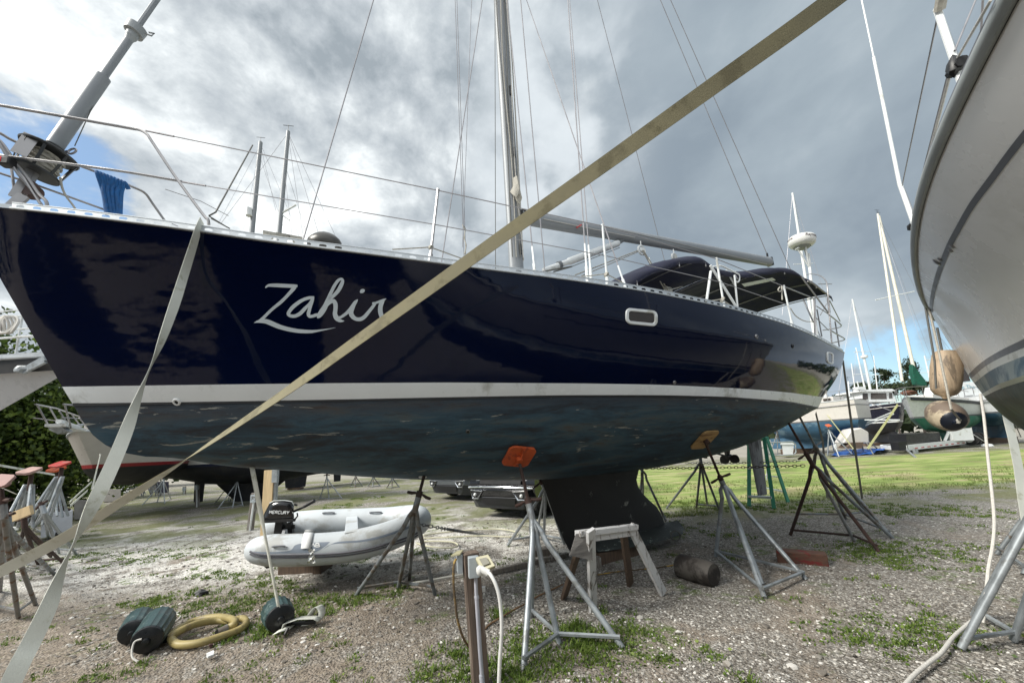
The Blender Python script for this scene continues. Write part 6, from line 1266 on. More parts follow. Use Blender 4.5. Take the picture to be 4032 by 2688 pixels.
# more masts far off to the right
def far_mast(label, base, top, d, r, radome=False, wires=()):
    t = thing('boat_mast', label, 'mast', G(base[0], base[1]+60)[:2]+(0,) if False else (D(base[0], base[1], d).x, d, 0), 'bare masts standing in the far yard'); b = Vector(D(*base, d)); b2 = Vector((b.x, b.y, 0)); mb = MB(); mb.tube([b2, b, D(*top, d)], [r*1.2, r*1.1, r*.7], 8); o = mb.build('mast', M_WHITE, t)
    mb = MB(); c = lerp(b, Vector(D(*top, d)), .45); mb.tube([c-Vector((.9, 0, 0)), c+Vector((.9, 0, 0))], .03, 5); mb.build('spreader', M_WHITE, t)
    if radome: mb = MB(); c = Vector(D(*radome, d)); mb.lathe(c-Vector((0, 0, .2)), c, [(0, .2), (.05, .3), (.25, .3), (.32, .1)], 14); mb.build('radar_dome', M_WHITE, t)
    for w in wires: mb = MB(); mb.tube([D(*top, d), D(*w, d)], .014, 4); mb.build('stay', M_WIRE, t)
far_mast('thin white mast with a radar dome above the trawler', (3432, 1560), (3356, 1178), 38, .10, (3402, 1402), ((3300, 1560), (3480, 1540)))
far_mast('short white mast left of the one with the radar dome', (3412, 1560), (3370, 1368), 42, .08, None, ((3360, 1560),))
far_mast('white mast between the fender ropes and the green sail cover', (3705, 1540), (3653, 1265), 36, .09, None, ((3760, 1400),))
far_mast('short mast in the far row just right of the green cover', (3668, 1520), (3640, 1400), 45, .08)
far_mast('thin mast behind the pushpit of the navy boat', (3372, 1570), (3352, 1430), 48, .07)
far_mast('far mast standing left of the pines', (3455, 1540), (3440, 1400), 48, .06)
far_mast('slim mast seen through the stern rail', (3200, 1280), (3120, 760), 34, .12, None, ((3080, 1240), (3260, 1200), (3205, 1130)))
far_mast('thin mast seen between the sheet blocks', (2570, 1080), (2555, 1015), 40, .12)
# blue tarp, bins, ladder, far stands, straps
mb = MB(); tp_ = [G(3262, 1798), G(3480, 1788), G(3500, 1768), G(3330, 1772)]; mb.grid([[lerp(lerp(Vector(tp_[0]), Vector(tp_[1]), i/16), lerp(Vector(tp_[3]), Vector(tp_[2]), i/16), j/6)+Vector((0, 0, .06+.12*noise.noise(Vector((i*.5, j*.6, 0)))+(.18 if i > 13 else 0))) for j in range(7)] for i in range(17)])
tag(mb.build('tarp', mat('blue_tarp', (.01, .10, .42), .5, var=.3, bump=.3)), 'crumpled bright blue tarp on the grass under the cream boat', 'tarp')
tb_ = thing('plastic_bin', 'white lidded plastic bin beyond the lawn behind the rusty stand', 'bin', G(3100, 1800)); c = Vector(G(3100, 1800)); w = .5
mb = MB(); d_ = c.y; q = lambda x, y, o=0.: Vector(D(x, y, d_+o)); mb.hexa([q(3084, 1790), q(3122, 1790), q(3126, 1748), q(3078, 1748), q(3084, 1790, .8), q(3122, 1790, .8), q(3126, 1748, .8), q(3078, 1748, .8)]); mb.build('tub', M_WHITE, tb_)
mb = MB(); mb.hexa([q(3072, 1750, -.05), q(3128, 1750, -.05), q(3126, 1742, -.05), q(3074, 1742, -.05), q(3072, 1750, .85), q(3128, 1750, .85), q(3126, 1742, .85), q(3074, 1742, .85)]); mb.build('lid', M_WHITE, tb_)
d_ = 14.; mb = MB(); mb.tube([q(3022, 1742), q(3120, 1738), q(3132, 1748), q(3134, 1780), q(3124, 1790), q(3040, 1793), q(3026, 1784), q(3022, 1742)], .022, 8); mb.tube([q(3025, 1785), q(3020, 1860), q(3018, 1905)], .022, 6); tag(mb.build('tube_frame', M_GALV), 'bent grey tube frame standing behind the green stepladder', 'frame')
LD = thing('stepladder', 'green fibreglass stepladder standing on the lawn below the stern', 'stepladder', G(3010, 1985)); M_LG = mat('green_fibreglass', (.035, .22, .135), .5, var=.2)
def rail_l(bx, by, tx, ty): g = Vector(G(bx, by)); return g, Vector(D(tx, ty, g.y+.3))
rl = [rail_l(2950, 1992, 2949, 1748), rail_l(3048, 2002, 3008, 1722), rail_l(3000, 1948, 2962, 1742), rail_l(3103, 1976, 3018, 1718)]
for k, (g, tp) in enumerate(rl): mb = MB(); mb.bar(g, tp, .075, .035); mb.build('side_rail', M_LG, LD)
for y, f in ((1957, .15), (1846, .60)): mb = MB(); mb.bar(lerp(*rl[0], f), lerp(*rl[1], f), .09, .05); mb.build('step', M_RAIL, LD)
for f in (.15, .37, .62, .85): mb = MB(); mb.bar(lerp(*rl[2], f), lerp(*rl[3], f), .05, .03); mb.build('rung', M_RAIL, LD)
mb = MB(); mb.bar(rl[0][1], rl[1][1], .2, .05); mb.build('top_cap', M_LG, LD)
def small_stand(label, top, feet, padm=None, m=None, r=.02, pad_px=None):
    g = [Vector(G(*f)) for f in feet]; dy = sum(p.y for p in g)/len(g); tp = Vector(D(top[0], top[1], dy)); pd = None
    if padm: c = tp+Vector((0, -.02, .22)); pd = {'g': (c, (-.15, -.5, .85), (1, 0, 0), .28, .26, .04), 'm': padm}
    return jackstand(label, tp, g, [(i, (i+1) % len(g)) for i in range(len(g)-1)], m or M_GALV, r, rod_to=tp+Vector((0, 0, .2)), pad=pd, sleeve=.12, brz=.03)
small_stand('bare galvanised stand below the white wedge, left of the small power post', (645, 1882), [(560, 1988), (618, 1980), (648, 1982), (672, 1962)])
small_stand('galvanised stand with small red pad under the dark hull left of the plank', (935, 1885), [(856, 2005), (916, 1998), (957, 1992), (905, 1975)], M_REDP)
small_stand('dark thin stand just left of the small red padded one', (908, 1890), [(845, 1982), (900, 1975), (932, 1965)], None, M_GALVD, .016)
small_stand('galvanised stand under the dark hull above the tiller', (1287, 1872), [(1258, 1965), (1296, 1965), (1347, 1962)])
for i, (x, y, s, lb) in enumerate(((1400, 1868, 1., 'leftmost of the three tiny stands far off above the inflatable'), (1470, 1868, 1., 'middle of the three tiny stands far off above the inflatable'), (1545, 1872, 1.1, 'rightmost of the three tiny stands far off above the inflatable'))): small_stand(lb, (x, y), [(x-22, y+48), (x-2, y+50), (x+28, y+46)], None, M_GALVD, .026)
small_stand('far stand with orange pad under the cream and blue boat', (3263, 1690), [(3258, 1795), (3288, 1790), (3304, 1798), (3362, 1793)], M_ORANGE, M_GALV, .035)
for i, (x, y, f, lb) in enumerate(((3480, 1680, [(3480, 1745), (3508, 1748), (3533, 1742)], 'far stand under the navy trawler'), (3385, 1690, [(3355, 1785), (3400, 1780), (3440, 1790), (3470, 1782)], 'far stand at the stern of the cream boat beside the tarp'), (3060, 1700, [(3030, 1790), (3062, 1788), (3085, 1786)], 'far stand behind the white bin'), (3935, 1655, [(3905, 1728), (3935, 1728), (3960, 1725)], 'left far stand below the big white yacht'), (3990, 1650, [(3960, 1728), (3990, 1722), (4020, 1720)], 'right far stand below the big white yacht'), (3100, 1705, [(3068, 1765), (3100, 1768), (3130, 1760)], 'small far stand between ladder and rusty stand'))): small_stand(lb, (x, y), f, None, M_GALVD, .035)
M_SY = mat('yellow_webbing', (.60, .58, .28), .7)
for a_, b_, w, m, lb in (((3232, 1600, 27), (3362, 1768, 22.5), .13, M_SY, 'left yellow strap slanting down from the cream boat'), ((3535, 1592, 24), (3417, 1765, 22.5), .13, M_SY, 'right yellow strap slanting down from the green bottomed boat'), ((3512, 1622, 25), (3392, 1672, 26), .08, M_WHITE, 'upper white strap between cream and green bottomed boats'), ((3520, 1628, 25), (3388, 1682, 26), .08, M_WHITE, 'lower white strap between cream and green bottomed boats'), ((3404, 1652, 25), (3543, 1652, 24), .06, M_WHITE, 'level white line across the navy trawler'), ((3785, 1680, 24), (3888, 1745, 22), .12, M_WHITE, 'white strap from the trailer boat to an anchor at right'), ((3410, 1580, 25), (3510, 1617, 24.5), .05, M_WIRE, 'grey line from the cream stern across the trawler')): strapw('tie_down_strap', [D(*a_), D(*b_)], w, m, lb)
mb = MB(); mb.blob(G(3885, 1752, .08), .25, 3, .4, 1, (1.4, 1, .5)); tag(mb.build('ground_anchor', M_WHITE), 'small white ground anchor heap at the end of the right strap', 'anchor')
wr = thing('skiff', 'small cream skiff hull lying under the cream boat stern', 'skiff', G(3370, 1780)); mb = MB(); q_ = [D(3318, 1745, 24), D(3352, 1690, 24), D(3390, 1682, 24), D(3422, 1700, 24), D(3425, 1745, 24)]; mb.prism(q_, (.4, 1.2, 0)); mb.build('hull', M_IVW, wr, bevel=.08); mb = MB(); mb.prism([D(3330, 1765, 23.8), D(3355, 1742, 23.8), D(3400, 1740, 23.8), D(3395, 1765, 23.8)], (.3, 1, 0)); mb.build('cradle', M_WOODB, wr)
# power posts further back
for (x0, y0, x1, y1, lb) in ((778, 1905, 777, 1995, 'small far power post under the navy bottomed boat'), (1003, 1940, 985, 2085, 'middle power post with grey conduit left of the plank'), (727, 1915, 726, 1943, 'tiny power post furthest back on the left')):
    g = Vector(G(x1, y1)); tp = Vector(D(x0, y0, g.y)); t = thing('power_post', lb, 'power post', (g.x, g.y, 0), 'power posts'); mb = MB(); mb.bar(g, tp, .11, .10, up=(0, 1, 0)); mb.build('post', M_WOODG, t); mb = MB(); mb.tube([g+Vector((.06, -.1, 0)), tp+Vector((.06, -.1, -.1))], .022, 8); mb.build('conduit', M_WHITE, t); mb = MB(); mb.box(tp+Vector((.05, -.1, -.12)), (.12, .08, .18)); mb.build('outlet_box', M_BOXP, t)
# ---- pickup and second vehicle behind the keel
def pickup(label, c, hd, col, scale=1.0):
    c = Vector((c[0], c[1], 0)); f = Vector((math.cos(hd), math.sin(hd), 0)); r = Vector((-f.y, f.x, 0)); t = thing('pickup_truck', label, 'pickup', c); s = scale
    def Q(x, y, z): return c+f*x*s+r*y*s+Vector((0, 0, z*s))
    m = mat('car_paint_'+str(col[0]), col, .18, .1, coat=.8, var=.05); W_ = .95
    def loft(prof, ws, mm, nm, bev=0):
        rows = [[Q(x, w, z) for (x, z), w in zip(prof, wl)] for wl in ws]; mb = MB(); mb.grid(rows); mb.poly(rows[0][::-1]); mb.poly(rows[-1]); return mb.build(nm, mm, t, sharp=35)
    body = [(2.75, .42), (2.85, .62), (2.83, .95), (2.70, 1.12), (1.3, 1.22), (.9, 1.24), (-2.75, 1.18), (-2.8, .55), (-2.3, .45), (2.3, .40), (2.75, .42)]
    loft(body, [[-W_*k]*11 for k in (1, .5, 0, -.5, -1)], m, 'body'); cabp = [(1.25, 1.22), (.55, 1.78), (-.9, 1.82), (-1.25, 1.22), (1.25, 1.22)]
    loft(cabp, [[-.86*k]*5 for k in (1, 0, -1)], m, 'cab'); gl = [(1.20, 1.28), (.58, 1.74), (.56, 1.73), (1.16, 1.27)]
    mb = MB(); mb.add([Q(1.25, .74, 1.26), Q(1.25, -.74, 1.26), Q(.62, -.66, 1.76), Q(.62, .66, 1.76)], [(0, 1, 2, 3)], False); mb.build('windscreen', M_SMOKE, t)
    mb = MB()
    for sg in (1, -1): mb.add([Q(1.0, .87*sg, 1.28), Q(.5, .87*sg, 1.70), Q(-.85, .87*sg, 1.72), Q(-1.0, .87*sg, 1.28)], [(0, 1, 2, 3)], False)
    mb.build('side_windows', M_SMOKE, t)
    mb = MB(); mb.box((0, 0, 0), (0, 0, 0)) if False else None; mb.hexa([Q(2.80, -.95, .48), Q(2.80, .95, .48), Q(2.80, .95, .70), Q(2.80, -.95, .70), Q(2.96, -.82, .50), Q(2.96, .82, .50), Q(2.96, .82, .66), Q(2.96, -.82, .66)]); bp = mb.build('bumper', m, t, bevel=.02)
    mb = MB(); mb.hexa([Q(2.7, -.9, .20), Q(2.7, .9, .20), Q(2.82, .92, .50), Q(2.82, -.92, .50), Q(2.86, -.62, .22), Q(2.86, .62, .22), Q(2.95, .78, .49), Q(2.95, -.78, .49)]); mb.build('lower_bumper', mat('grey_bumper_plastic', (.030, .033, .040), .5), t, bevel=.015)
    mb = MB(); mb.hexa([Q(2.90, -.45, .32), Q(2.90, .45, .32), Q(2.96, .50, .47), Q(2.96, -.50, .47), Q(2.92, -.45, .32), Q(2.92, .45, .32), Q(2.98, .50, .47), Q(2.98, -.50, .47)]); mb.build('skid_plate', mat('dark_plate', (.015, .016, .02), .4), t)
    mb = MB(); mb.tube([Q(2.90, -.93, .70), Q(3.0, -.6, .72), Q(3.02, 0, .73), Q(3.0, .6, .72), Q(2.90, .93, .70)], .022*s, 8); mb.build('chrome_strip', mat('chrome', (.75, .77, .8), .12, .9), t)
    mb = MB(); mb.hexa([Q(2.84, -.6, .78), Q(2.84, .6, .78), Q(2.80, .6, 1.05), Q(2.80, -.6, 1.05), Q(2.88, -.6, .78), Q(2.88, .6, .78), Q(2.84, .6, 1.05), Q(2.84, -.6, 1.05)]); mb.build('grille', M_BLACK, t)
    for sg in (1, -1):
        mb = MB(); q_ = [Q(2.97, .45*sg, .62), Q(2.955, .80*sg, .64), Q(2.95, .76*sg, .45), Q(2.965, .58*sg, .45)]; mb.prism(q_, f*.012); fb = mb.build('fog_lamp', M_BLACK, t)
        mb = MB(); mb.tube([p+f*.018 for p in q_], .018*s, 6, closed=True); mb.build('chrome_frame', mat('chrome', (.75, .77, .8), .12, .9), fb); mb = MB(); mb.blob(Q(2.985, .67*sg, .54), .045, 1, 0, 1); mb.build('lens', M_WHITE, fb)
        mb = MB(); mb.hexa([Q(2.70, .62*sg, .86), Q(2.70, .94*sg, .86), Q(2.62, .94*sg, 1.08), Q(2.62, .62*sg, 1.08), Q(2.86, .62*sg, .86), Q(2.80, .94*sg, .86), Q(2.76, .94*sg, 1.08), Q(2.83, .62*sg, 1.08)]); mb.build('headlight', mat('lamp_glass', (.6, .62, .65), .1), t)
        for x in (1.85, -1.75):
            cc = Q(x, .86*sg, .38); mb = MB(); mb.lathe(cc-r*.13, cc+r*.13, [(0, .22), (0, .35), (.03, .38), (.23, .38), (.26, .35), (.26, .22)], 24); w = mb.build('wheel', M_BLACK, t)
            mb = MB(); mb.lathe(cc+r*sg*.11-r*.02, cc+r*sg*.11+r*.02, [(0, .05), (0, .23), (.04, .23)], 20)
            for k in range(8): a = k*math.pi/4; mb.bar(cc+r*sg*.135, cc+r*sg*.135+(f*math.cos(a)+Vector((0, 0, 1))*math.sin(a))*.21, .03, .02)
            mb.build('rim', mat('alloy', (.25, .26, .27), .3, .5), w)
            mb = MB(); mb.tube([Q(x+math.cos(a)*.46, .955*sg, .40+math.sin(a)*.46) for a in np.linspace(0, math.pi, 12)], .04, 6); mb.build('wheel_arch', M_BLACK, t)
    return t
pk1 = Vector(G(1990, 2035)); hd = rad(236)
pickup('black pickup with chrome framed fog lamp, seen under the navy hull', pk1-Vector((math.cos(hd), math.sin(hd), 0))*2.7, hd, (.006, .006, .008))
pk2 = Vector(G(1790, 1965)); hd2 = rad(232); pickup('dark grey pickup behind and left of the black one', pk2-Vector((math.cos(hd2), math.sin(hd2), 0))*2.6, hd2, (.09, .10, .11))
# ---- left edge: stands, tubs, blocks
ST = 'jack stands'
jackstand('rust stained stand with faded pad at the left edge, rusty feet', D(10, 1985, 3.7), [G(72, 2430), G(140, 2380), G(-60, 2400), G(0, 2330)], [(0, 1), (0, 2), (2, 3)], M_RUSTG, .022, rod_to=D(5, 1925, 3.7), pad={'g': (D(12, 1895, 3.65), (.2, -.75, .6), (1, 0, 0), .13, .14, .025), 'm': M_PINKP}, sleeve=.14)
jackstand('grey stand at left with its long leg reaching right', D(28, 2035, 4.6), [G(215, 2260), G(75, 2230), G(-30, 2250), G(40, 2180)], [(0, 1), (1, 2)], M_GALVD, .026, rod_to=D(25, 1990, 4.6), sleeve=.14)
jackstand('rusty low stand crossing behind the wide strap at left', D(95, 2045, 5.6), [G(250, 2215), G(150, 2220), G(200, 2190), G(60, 2190)], [(0, 1), (1, 3)], M_RUST, .024, rod_to=D(92, 2010, 5.6), sleeve=.12)
jackstand('galvanised stand straddling the white tub at left', D(165, 1990, 6.2), [G(300, 2180), G(232, 2175), G(130, 2085), G(190, 2120)], [(0, 1), (2, 3)], M_GALV, .024, rod_to=D(160, 1975, 6.2), sleeve=.14)
def bundle(label, top, spread, n, padm, m=None, d=7.2):
    tp = Vector(D(top[0], top[1], d)); t = thing('jack_stand', label, 'jack stand', (tp.x, tp.y, 0), ST)
    for i in range(n):
        x0 = spread[0]+(spread[1]-spread[0])*i/(n-1); f = Vector(G(x0, spread[2]+(8 if i % 2 else 0))); f = D(x0, spread[2]+(6 if i % 2 else 0), d+.3*(i % 3)-.3); mb = MB(); a = tp+Vector(((i-n/2)*.035, 0, -.05)); mb.tube([a, f], .022, 8); mb.build('leg', m or M_GALV, t)
    mb = MB(); mb.tube([tp-Vector((0, 0, .15)), tp+Vector((0, 0, .12))], .03, 8); mb.build('sleeve', M_RUST, t)
    mb = MB(); pad_mesh(mb, tp+Vector((0, -.03, .16)), (.1, -.35, .9), (1, 0, 0), .24, .22, .04); mb.build('pad', padm, t, bevel=.004); return t
bundle('nested galvanised stand topped by a flat faded pink pad at left', (120, 1895), (10, 130, 2075), 5, M_PINKP, None, 6.6)
bundle('nested galvanised stand topped by a bright red pad at left', (240, 1865), (95, 190, 2060), 5, M_REDP, None, 7.4)
bundle('nested galvanised stand leaning right of the bright red pad', (225, 1880), (225, 268, 2030), 3, M_ORANGE, None, 8.2)
mb = MB(); a, b = D(50, 2035, 5.2), D(125, 2005, 5.2); mb.bar(a, b, .04, .12, up=(0, 0, 1)); tag(mb.build('wood_offcut', mat('new_pine', (.62, .47, .27), .6)), 'pale wood offcut wedged between the stands at left', 'wood')
tu = thing('plastic_tub', 'grey white plastic tub full of rusty chain at left', 'tub', G(225, 2130)); c = Vector(G(225, 2130)); d_ = c.y; q = lambda x, y, o=0.: Vector(D(x, y, d_+o))
mb = MB(); mb.hexa([q(160, 2118), q(284, 2098), q(286, 2010), q(164, 2022), q(160, 2110, .6), q(280, 2092, .6), q(286, 2004, .6), q(168, 2014, .6)]); mb.build('tub', mat('tub_plastic', (.46, .48, .52), .5, var=.1), tu, bevel=.01)
mb = MB()
for i in range(26): mb.blob(q(rng.uniform(185, 275), rng.uniform(1996, 2014), rng.uniform(0, .5)), .045, i, .5, 1)
mb.build('rusty_chain', M_RUST, tu)
mb = MB(); mb.hexa([q(214, 2110, -.03), q(236, 2107, -.03), q(226, 2094, -.03), q(220, 2094, -.03), q(214, 2110, .0), q(236, 2107, .0), q(226, 2094, .0), q(220, 2094, .0)]); mb.build('dark_opening', M_BLACK, tu)
M_CONC = mat('grey_concrete', (.27, .26, .25), .9, var=.25, vscale=3, bump=.3, bscale=40)
def blk(label, x0, y0, x1, y1, dep, m, cat='block', nm='concrete_block', dz=.5):
    dd = G((x0+x1)/2, y1).y; q = lambda x, y, o=0.: Vector(D(x, y, dd+o)); mb = MB(); mb.hexa([q(x0, y1), q(x1, y1-2), q(x1, y0), q(x0, y0), q(x0, y1, dep), q(x1, y1-2, dep), q(x1, y0, dep), q(x0, y0, dep)]); return tag(mb.build(nm, m, bevel=.02), label, cat)
blk('rough grey concrete block behind the tub', 292, 1968, 368, 2045, .6, M_CONC); blk('square grey concrete planter left of the drooping strap', 409, 1925, 476, 1976, .6, M_CONC, nm='planter'); blk('white storage bin right of the concrete planter', 476, 1898, 507, 1940, .7, M_WHITE, 'bin', 'storage_bin'); blk('white bin standing behind the concrete planter', 430, 1888, 472, 1912, .5, M_WHITE, 'bin', 'storage_bin'); blk('white cooler box at the left edge behind the stands', -60, 2105, 12, 2215, .4, M_WHITE, 'box', 'cooler_box'); blk('low white box among the stands at left', 30, 2072, 75, 2090, .4, M_WHITE, 'box', 'cooler_box')
blk('dark blue cloth bundle on the stand below the white wedge', 615, 1895, 665, 1940, .3, M_CANVAS, 'cloth', 'cloth_bundle')
mb = MB(); rng2 = np.random.default_rng(5)
for i in range(26): x = rng2.uniform(505, 640); g = Vector(G(x, 1945+rng2.uniform(-8, 8))); mb.tube([g, Vector(D(x+rng2.uniform(-45, 20), 1885, g.y))], .025, 5)
tag(mb.build('stand_pile', M_GALVD), 'heap of folded grey stands left of the small power post', 'stands', kind='stuff')
for a_, b_, lb in (((360, 1898, 8.0), (272, 1978, 6.6), 'left thin cream strap above the tub'), ((345, 1930, 7.6), (275, 1992, 6.4), 'second thin cream strap just above the tub'), ((-20, 1828, 7), (215, 1868, 8.5), 'slack pale line at the left edge above the stands'), ((-10, 1912, 6.5), (68, 1946, 6.8), 'short cream strap at the left edge')): strapw('tie_down_strap', [D(*a_), D(*b_)], .045, M_STRAP, lb)
# ---- coiled blue rope on the far pulpit rail, boat lines
bl = MB(); base = [NB(x, y, -.30) for x, y in ((395, 690), (500, 730))]
for i in range(9):
    t0 = i/8; p = lerp(Vector(base[0]), Vector(base[1]), t0)+Vector((0, -.03, .012)); cxp = Vector(NB(447+(i-4)*6.5, 845, -.28)); mid = Vector(NB(443+(i-4)*8.5, 765, -.30)); bl.tube([Vector(v) for v in smooth_pts([tuple(p+Vector((0, .05, -.04))), tuple(p), tuple(lerp(p, mid, .45)+Vector((.004*math.sin(i*2), 0, 0))), tuple(mid+Vector((0, -.02*(i % 2), 0))), tuple(cxp)], 5)], .019, 8)
tag(bl.build('coiled_rope', mat('blue_rope', (.008, .10, .30), .7, var=.35, vscale=30)), 'bundle of bright blue rope hung on the far pulpit rail', 'rope')
mb = MB(); mb.tube([Vector(v) for v in smooth_pts([tuple(NB(x, y, 0)) for x, y in ((238, 700), (245, 740), (262, 775), (285, 805), (298, 825))], 5)], .009, 6); mb.build('furling_line', M_ROPE, boat)

# unseen boat behind the camera, added to darken reflections in the navy topsides
bgboat('black hulled sailboat standing behind the photographer', (1.5, -4.6), (-12, -5.2), (.1, .9, 2.3, 4.1, 3.7), 1.8, (mat('black_hull', (.008, .009, .012), .4, var=.08), M_GREYS, M_ANTIB, M_RAIL), keel=(.35, .65, .4, .6), rake=.4)
# ---- vegetation
def leaf_mesh(pts, size, flat=.0, seed=1, jit=.5):
    r = np.random.default_rng(seed); n = len(pts); P = np.asarray(pts); d = r.normal(size=(n, 3)); d /= np.linalg.norm(d, axis=1)[:, None]; e = r.normal(size=(n, 3)); e -= d*(e*d).sum(1)[:, None]; e /= np.linalg.norm(e, axis=1)[:, None]
    s = size*(1-jit+2*jit*r.random(n))[:, None]; w = e*s*.36; l = d*s*.5
    V = np.stack([P-l, P+w, P+l, P-w], 1).reshape(-1, 3); Fc = np.arange(4*n).reshape(-1, 4); me = bpy.data.meshes.new('leaves'); me.from_pydata(V.tolist(), [], Fc.tolist()); return me
def m_leaf(name, a, b, c):
    m = bpy.data.materials.new(name); m.use_nodes = True; m.node_tree.nodes.clear(); t = NT(m.node_tree); out = t.n('ShaderNodeOutputMaterial'); g = t.n('ShaderNodeNewGeometry')
    n1 = t.noise(g.outputs['Position'], .9, 4, .6); col = t.ramp(t.math('ADD', t.math('MULTIPLY', g.outputs['Random Per Island'], .55), t.math('MULTIPLY', n1, .5)), [(.2, a), (.5, b), (.85, c)])
    d = t.n('ShaderNodeBsdfPrincipled', i_Base_Color=col, i_Roughness=.55); d.inputs['Specular IOR Level'].default_value = .3; tr = t.n('ShaderNodeBsdfTranslucent', i_Color=col); mx = t.n('ShaderNodeMixShader'); mx.inputs[0].default_value = .3
    t.L.new(d.outputs[0], mx.inputs[1]); t.L.new(tr.outputs[0], mx.inputs[2]); t.L.new(mx.outputs[0], out.inputs[0]); return m
ML1 = m_leaf('vine_leaves', (.015, .028, .008), (.055, .095, .02), (.20, .27, .05)); ML2 = m_leaf('pine_needles', (.02, .035, .02), (.04, .06, .03), (.07, .09, .04)); ML3 = m_leaf('weeds', (.05, .09, .015), (.11, .18, .03), (.24, .31, .07)); ML4 = m_leaf('tall_grass', (.06, .10, .02), (.13, .20, .04), (.26, .32, .09)); M_BARK = mat('bark', (.07, .055, .045), .9, var=.4, bump=.5, bscale=30)
def crown_pts(c, rads, n, seed, clumps=26, tight=.26, drop=0):
    r = np.random.default_rng(seed); cs = r.normal(size=(clumps, 3)); cs /= np.linalg.norm(cs, axis=1)[:, None]; cs *= (r.random(clumps)**.4)[:, None]*.85; k = r.integers(0, clumps, n); p = cs[k]+r.normal(size=(n, 3))*tight*(.6+.8*r.random(clumps)[k])[:, None]
    p = p*np.asarray(rads)+np.asarray(c); p = p[p[:, 2] > .05]; return p
def tree(label, base, h, rads, n, seed, leaf, m, name='tree', cat='tree', group=None, clumps=26, tight=.26, tr=.16, cz=.6, trunk=True, limbs=7):
    base = Vector((base[0], base[1], 0)); t = thing(name, label, cat, base, group); c = base+Vector((0, 0, h*cz))
    pts = crown_pts(tuple(c), rads, n, seed, clumps, tight); me = leaf_mesh(pts, leaf, seed=seed); me.materials.append(m); o = bpy.data.objects.new('crown', me); COL.objects.link(o); o.parent = t; o.matrix_parent_inverse = Matrix.Translation(t.location).inverted()
    if trunk:
        r = random.Random(seed); mb = MB(); top = base+Vector((r.uniform(-.3, .3), r.uniform(-.3, .3), h*.85)); mb.tube([base-Vector((0, 0, .1)), lerp(base, top, .5)+Vector((r.uniform(-.2, .2), 0, 0)), top], [tr, tr*.7, tr*.25], 8)
        for i in range(limbs):
            f = .45+.5*i/limbs; a = lerp(base, top, f); an = r.uniform(0, 6.28); b = a+Vector((math.cos(an)*rads[0]*.75, math.sin(an)*rads[1]*.75, rads[2]*.3)); mb.tube([a, lerp(a, b, .5)+Vector((0, 0, .1)), b], [tr*.35, tr*.22, tr*.08], 6)
        mb.build('trunk', M_BARK, t)
    return t
gT = 'overgrown trees along the left edge'
for i, (px, d, h, rx_, n, lb) in enumerate(((-350, 12.0, 7.5, 2.6, 13000, 'vine covered tree at the far left edge under the yacht bow'), (60, 13.5, 6.6, 2.3, 15000, 'vine covered tree directly below the white yacht bow'), (270, 15.5, 6.0, 2.0, 13000, 'vine covered tree just left of the navy stem'), (430, 21, 4.6, 2.6, 7000, 'thinner dark tree behind the ivory boat bow'), (-900, 12.5, 8, 3.0, 6000, 'vine covered tree outside the left edge'))):
    p = D(px, 1800, d); tree(lb, (p.x, d), h, (rx_, 1.6, h*.5), n, 40+i, .15 if d < 16 else .17, ML1, group=gT, clumps=60, tight=.17, cz=.5)
p = D(560, 1800, 30); tree('low dark bush row behind the ivory motor boat', (p.x, 30), 4.0, (6, 2, 2.2), 5000, 77, .35, ML1, name='bush', cat='bush', clumps=40, tight=.16)
# pines on the right
for i, (px, py, d, rx_, rz_, n, cl, lb) in enumerate(((3475, 1472, 62, 1.3, 1.5, 1500, 12, 'tall round topped pine left of the cream masts'), (3590, 1462, 66, 1.9, 2.4, 1500, 20, 'tall sparse pine between the cream masts'), (3400, 1528, 60, 2.4, 1.1, 1800, 14, 'low broad pine left in the row behind the trawler'), (3505, 1528, 58, 2.4, 1.3, 2000, 14, 'low broad pine in the middle behind the trawler'), (3600, 1520, 60, 2.0, 1.5, 1700, 14, 'broad pine behind the green sail cover'), (3690, 1535, 64, 2.2, 1.3, 1500, 12, 'broad pine behind the hanging fenders'), (3330, 1570, 70, 2.6, 1.3, 1500, 12, 'low pine behind the navy stern'), (3850, 1570, 80, 5, 2, 2000, 16, 'far pine behind the big white yacht'))):
    p = Vector(D(px, py, d)); tree(lb, (p.x, d), p.z/.9, (rx_, rx_*.8, rz_), n, 90+i, .30, ML2, 'pine_tree', 'pine', 'pines on the skyline', clumps=cl, tight=.15, tr=.13, cz=.9, limbs=6)
# distant treeline all round
mb = None
rr_ = np.random.default_rng(3); pts = []
for k in range(9000):
    a = rr_.uniform(-1.3, 1.25) if k % 3 else rr_.uniform(1.9, 4.4); R0 = 110+rr_.uniform(-6, 6); hh = 5.0+2.5*noise.noise(Vector((a*9, 0, 0)))+1.5*noise.noise(Vector((a*31, 2, 0))); pts.append((R0*math.sin(a), R0*math.cos(a), rr_.random()**.7*max(2, hh)))
me = leaf_mesh(pts, 1.9, seed=8); me.materials.append(ML2); o = bpy.data.objects.new('far_treeline', me); COL.objects.link(o); tag(o, 'distant dark treeline closing the yard behind the boats', 'treeline', kind='stuff')
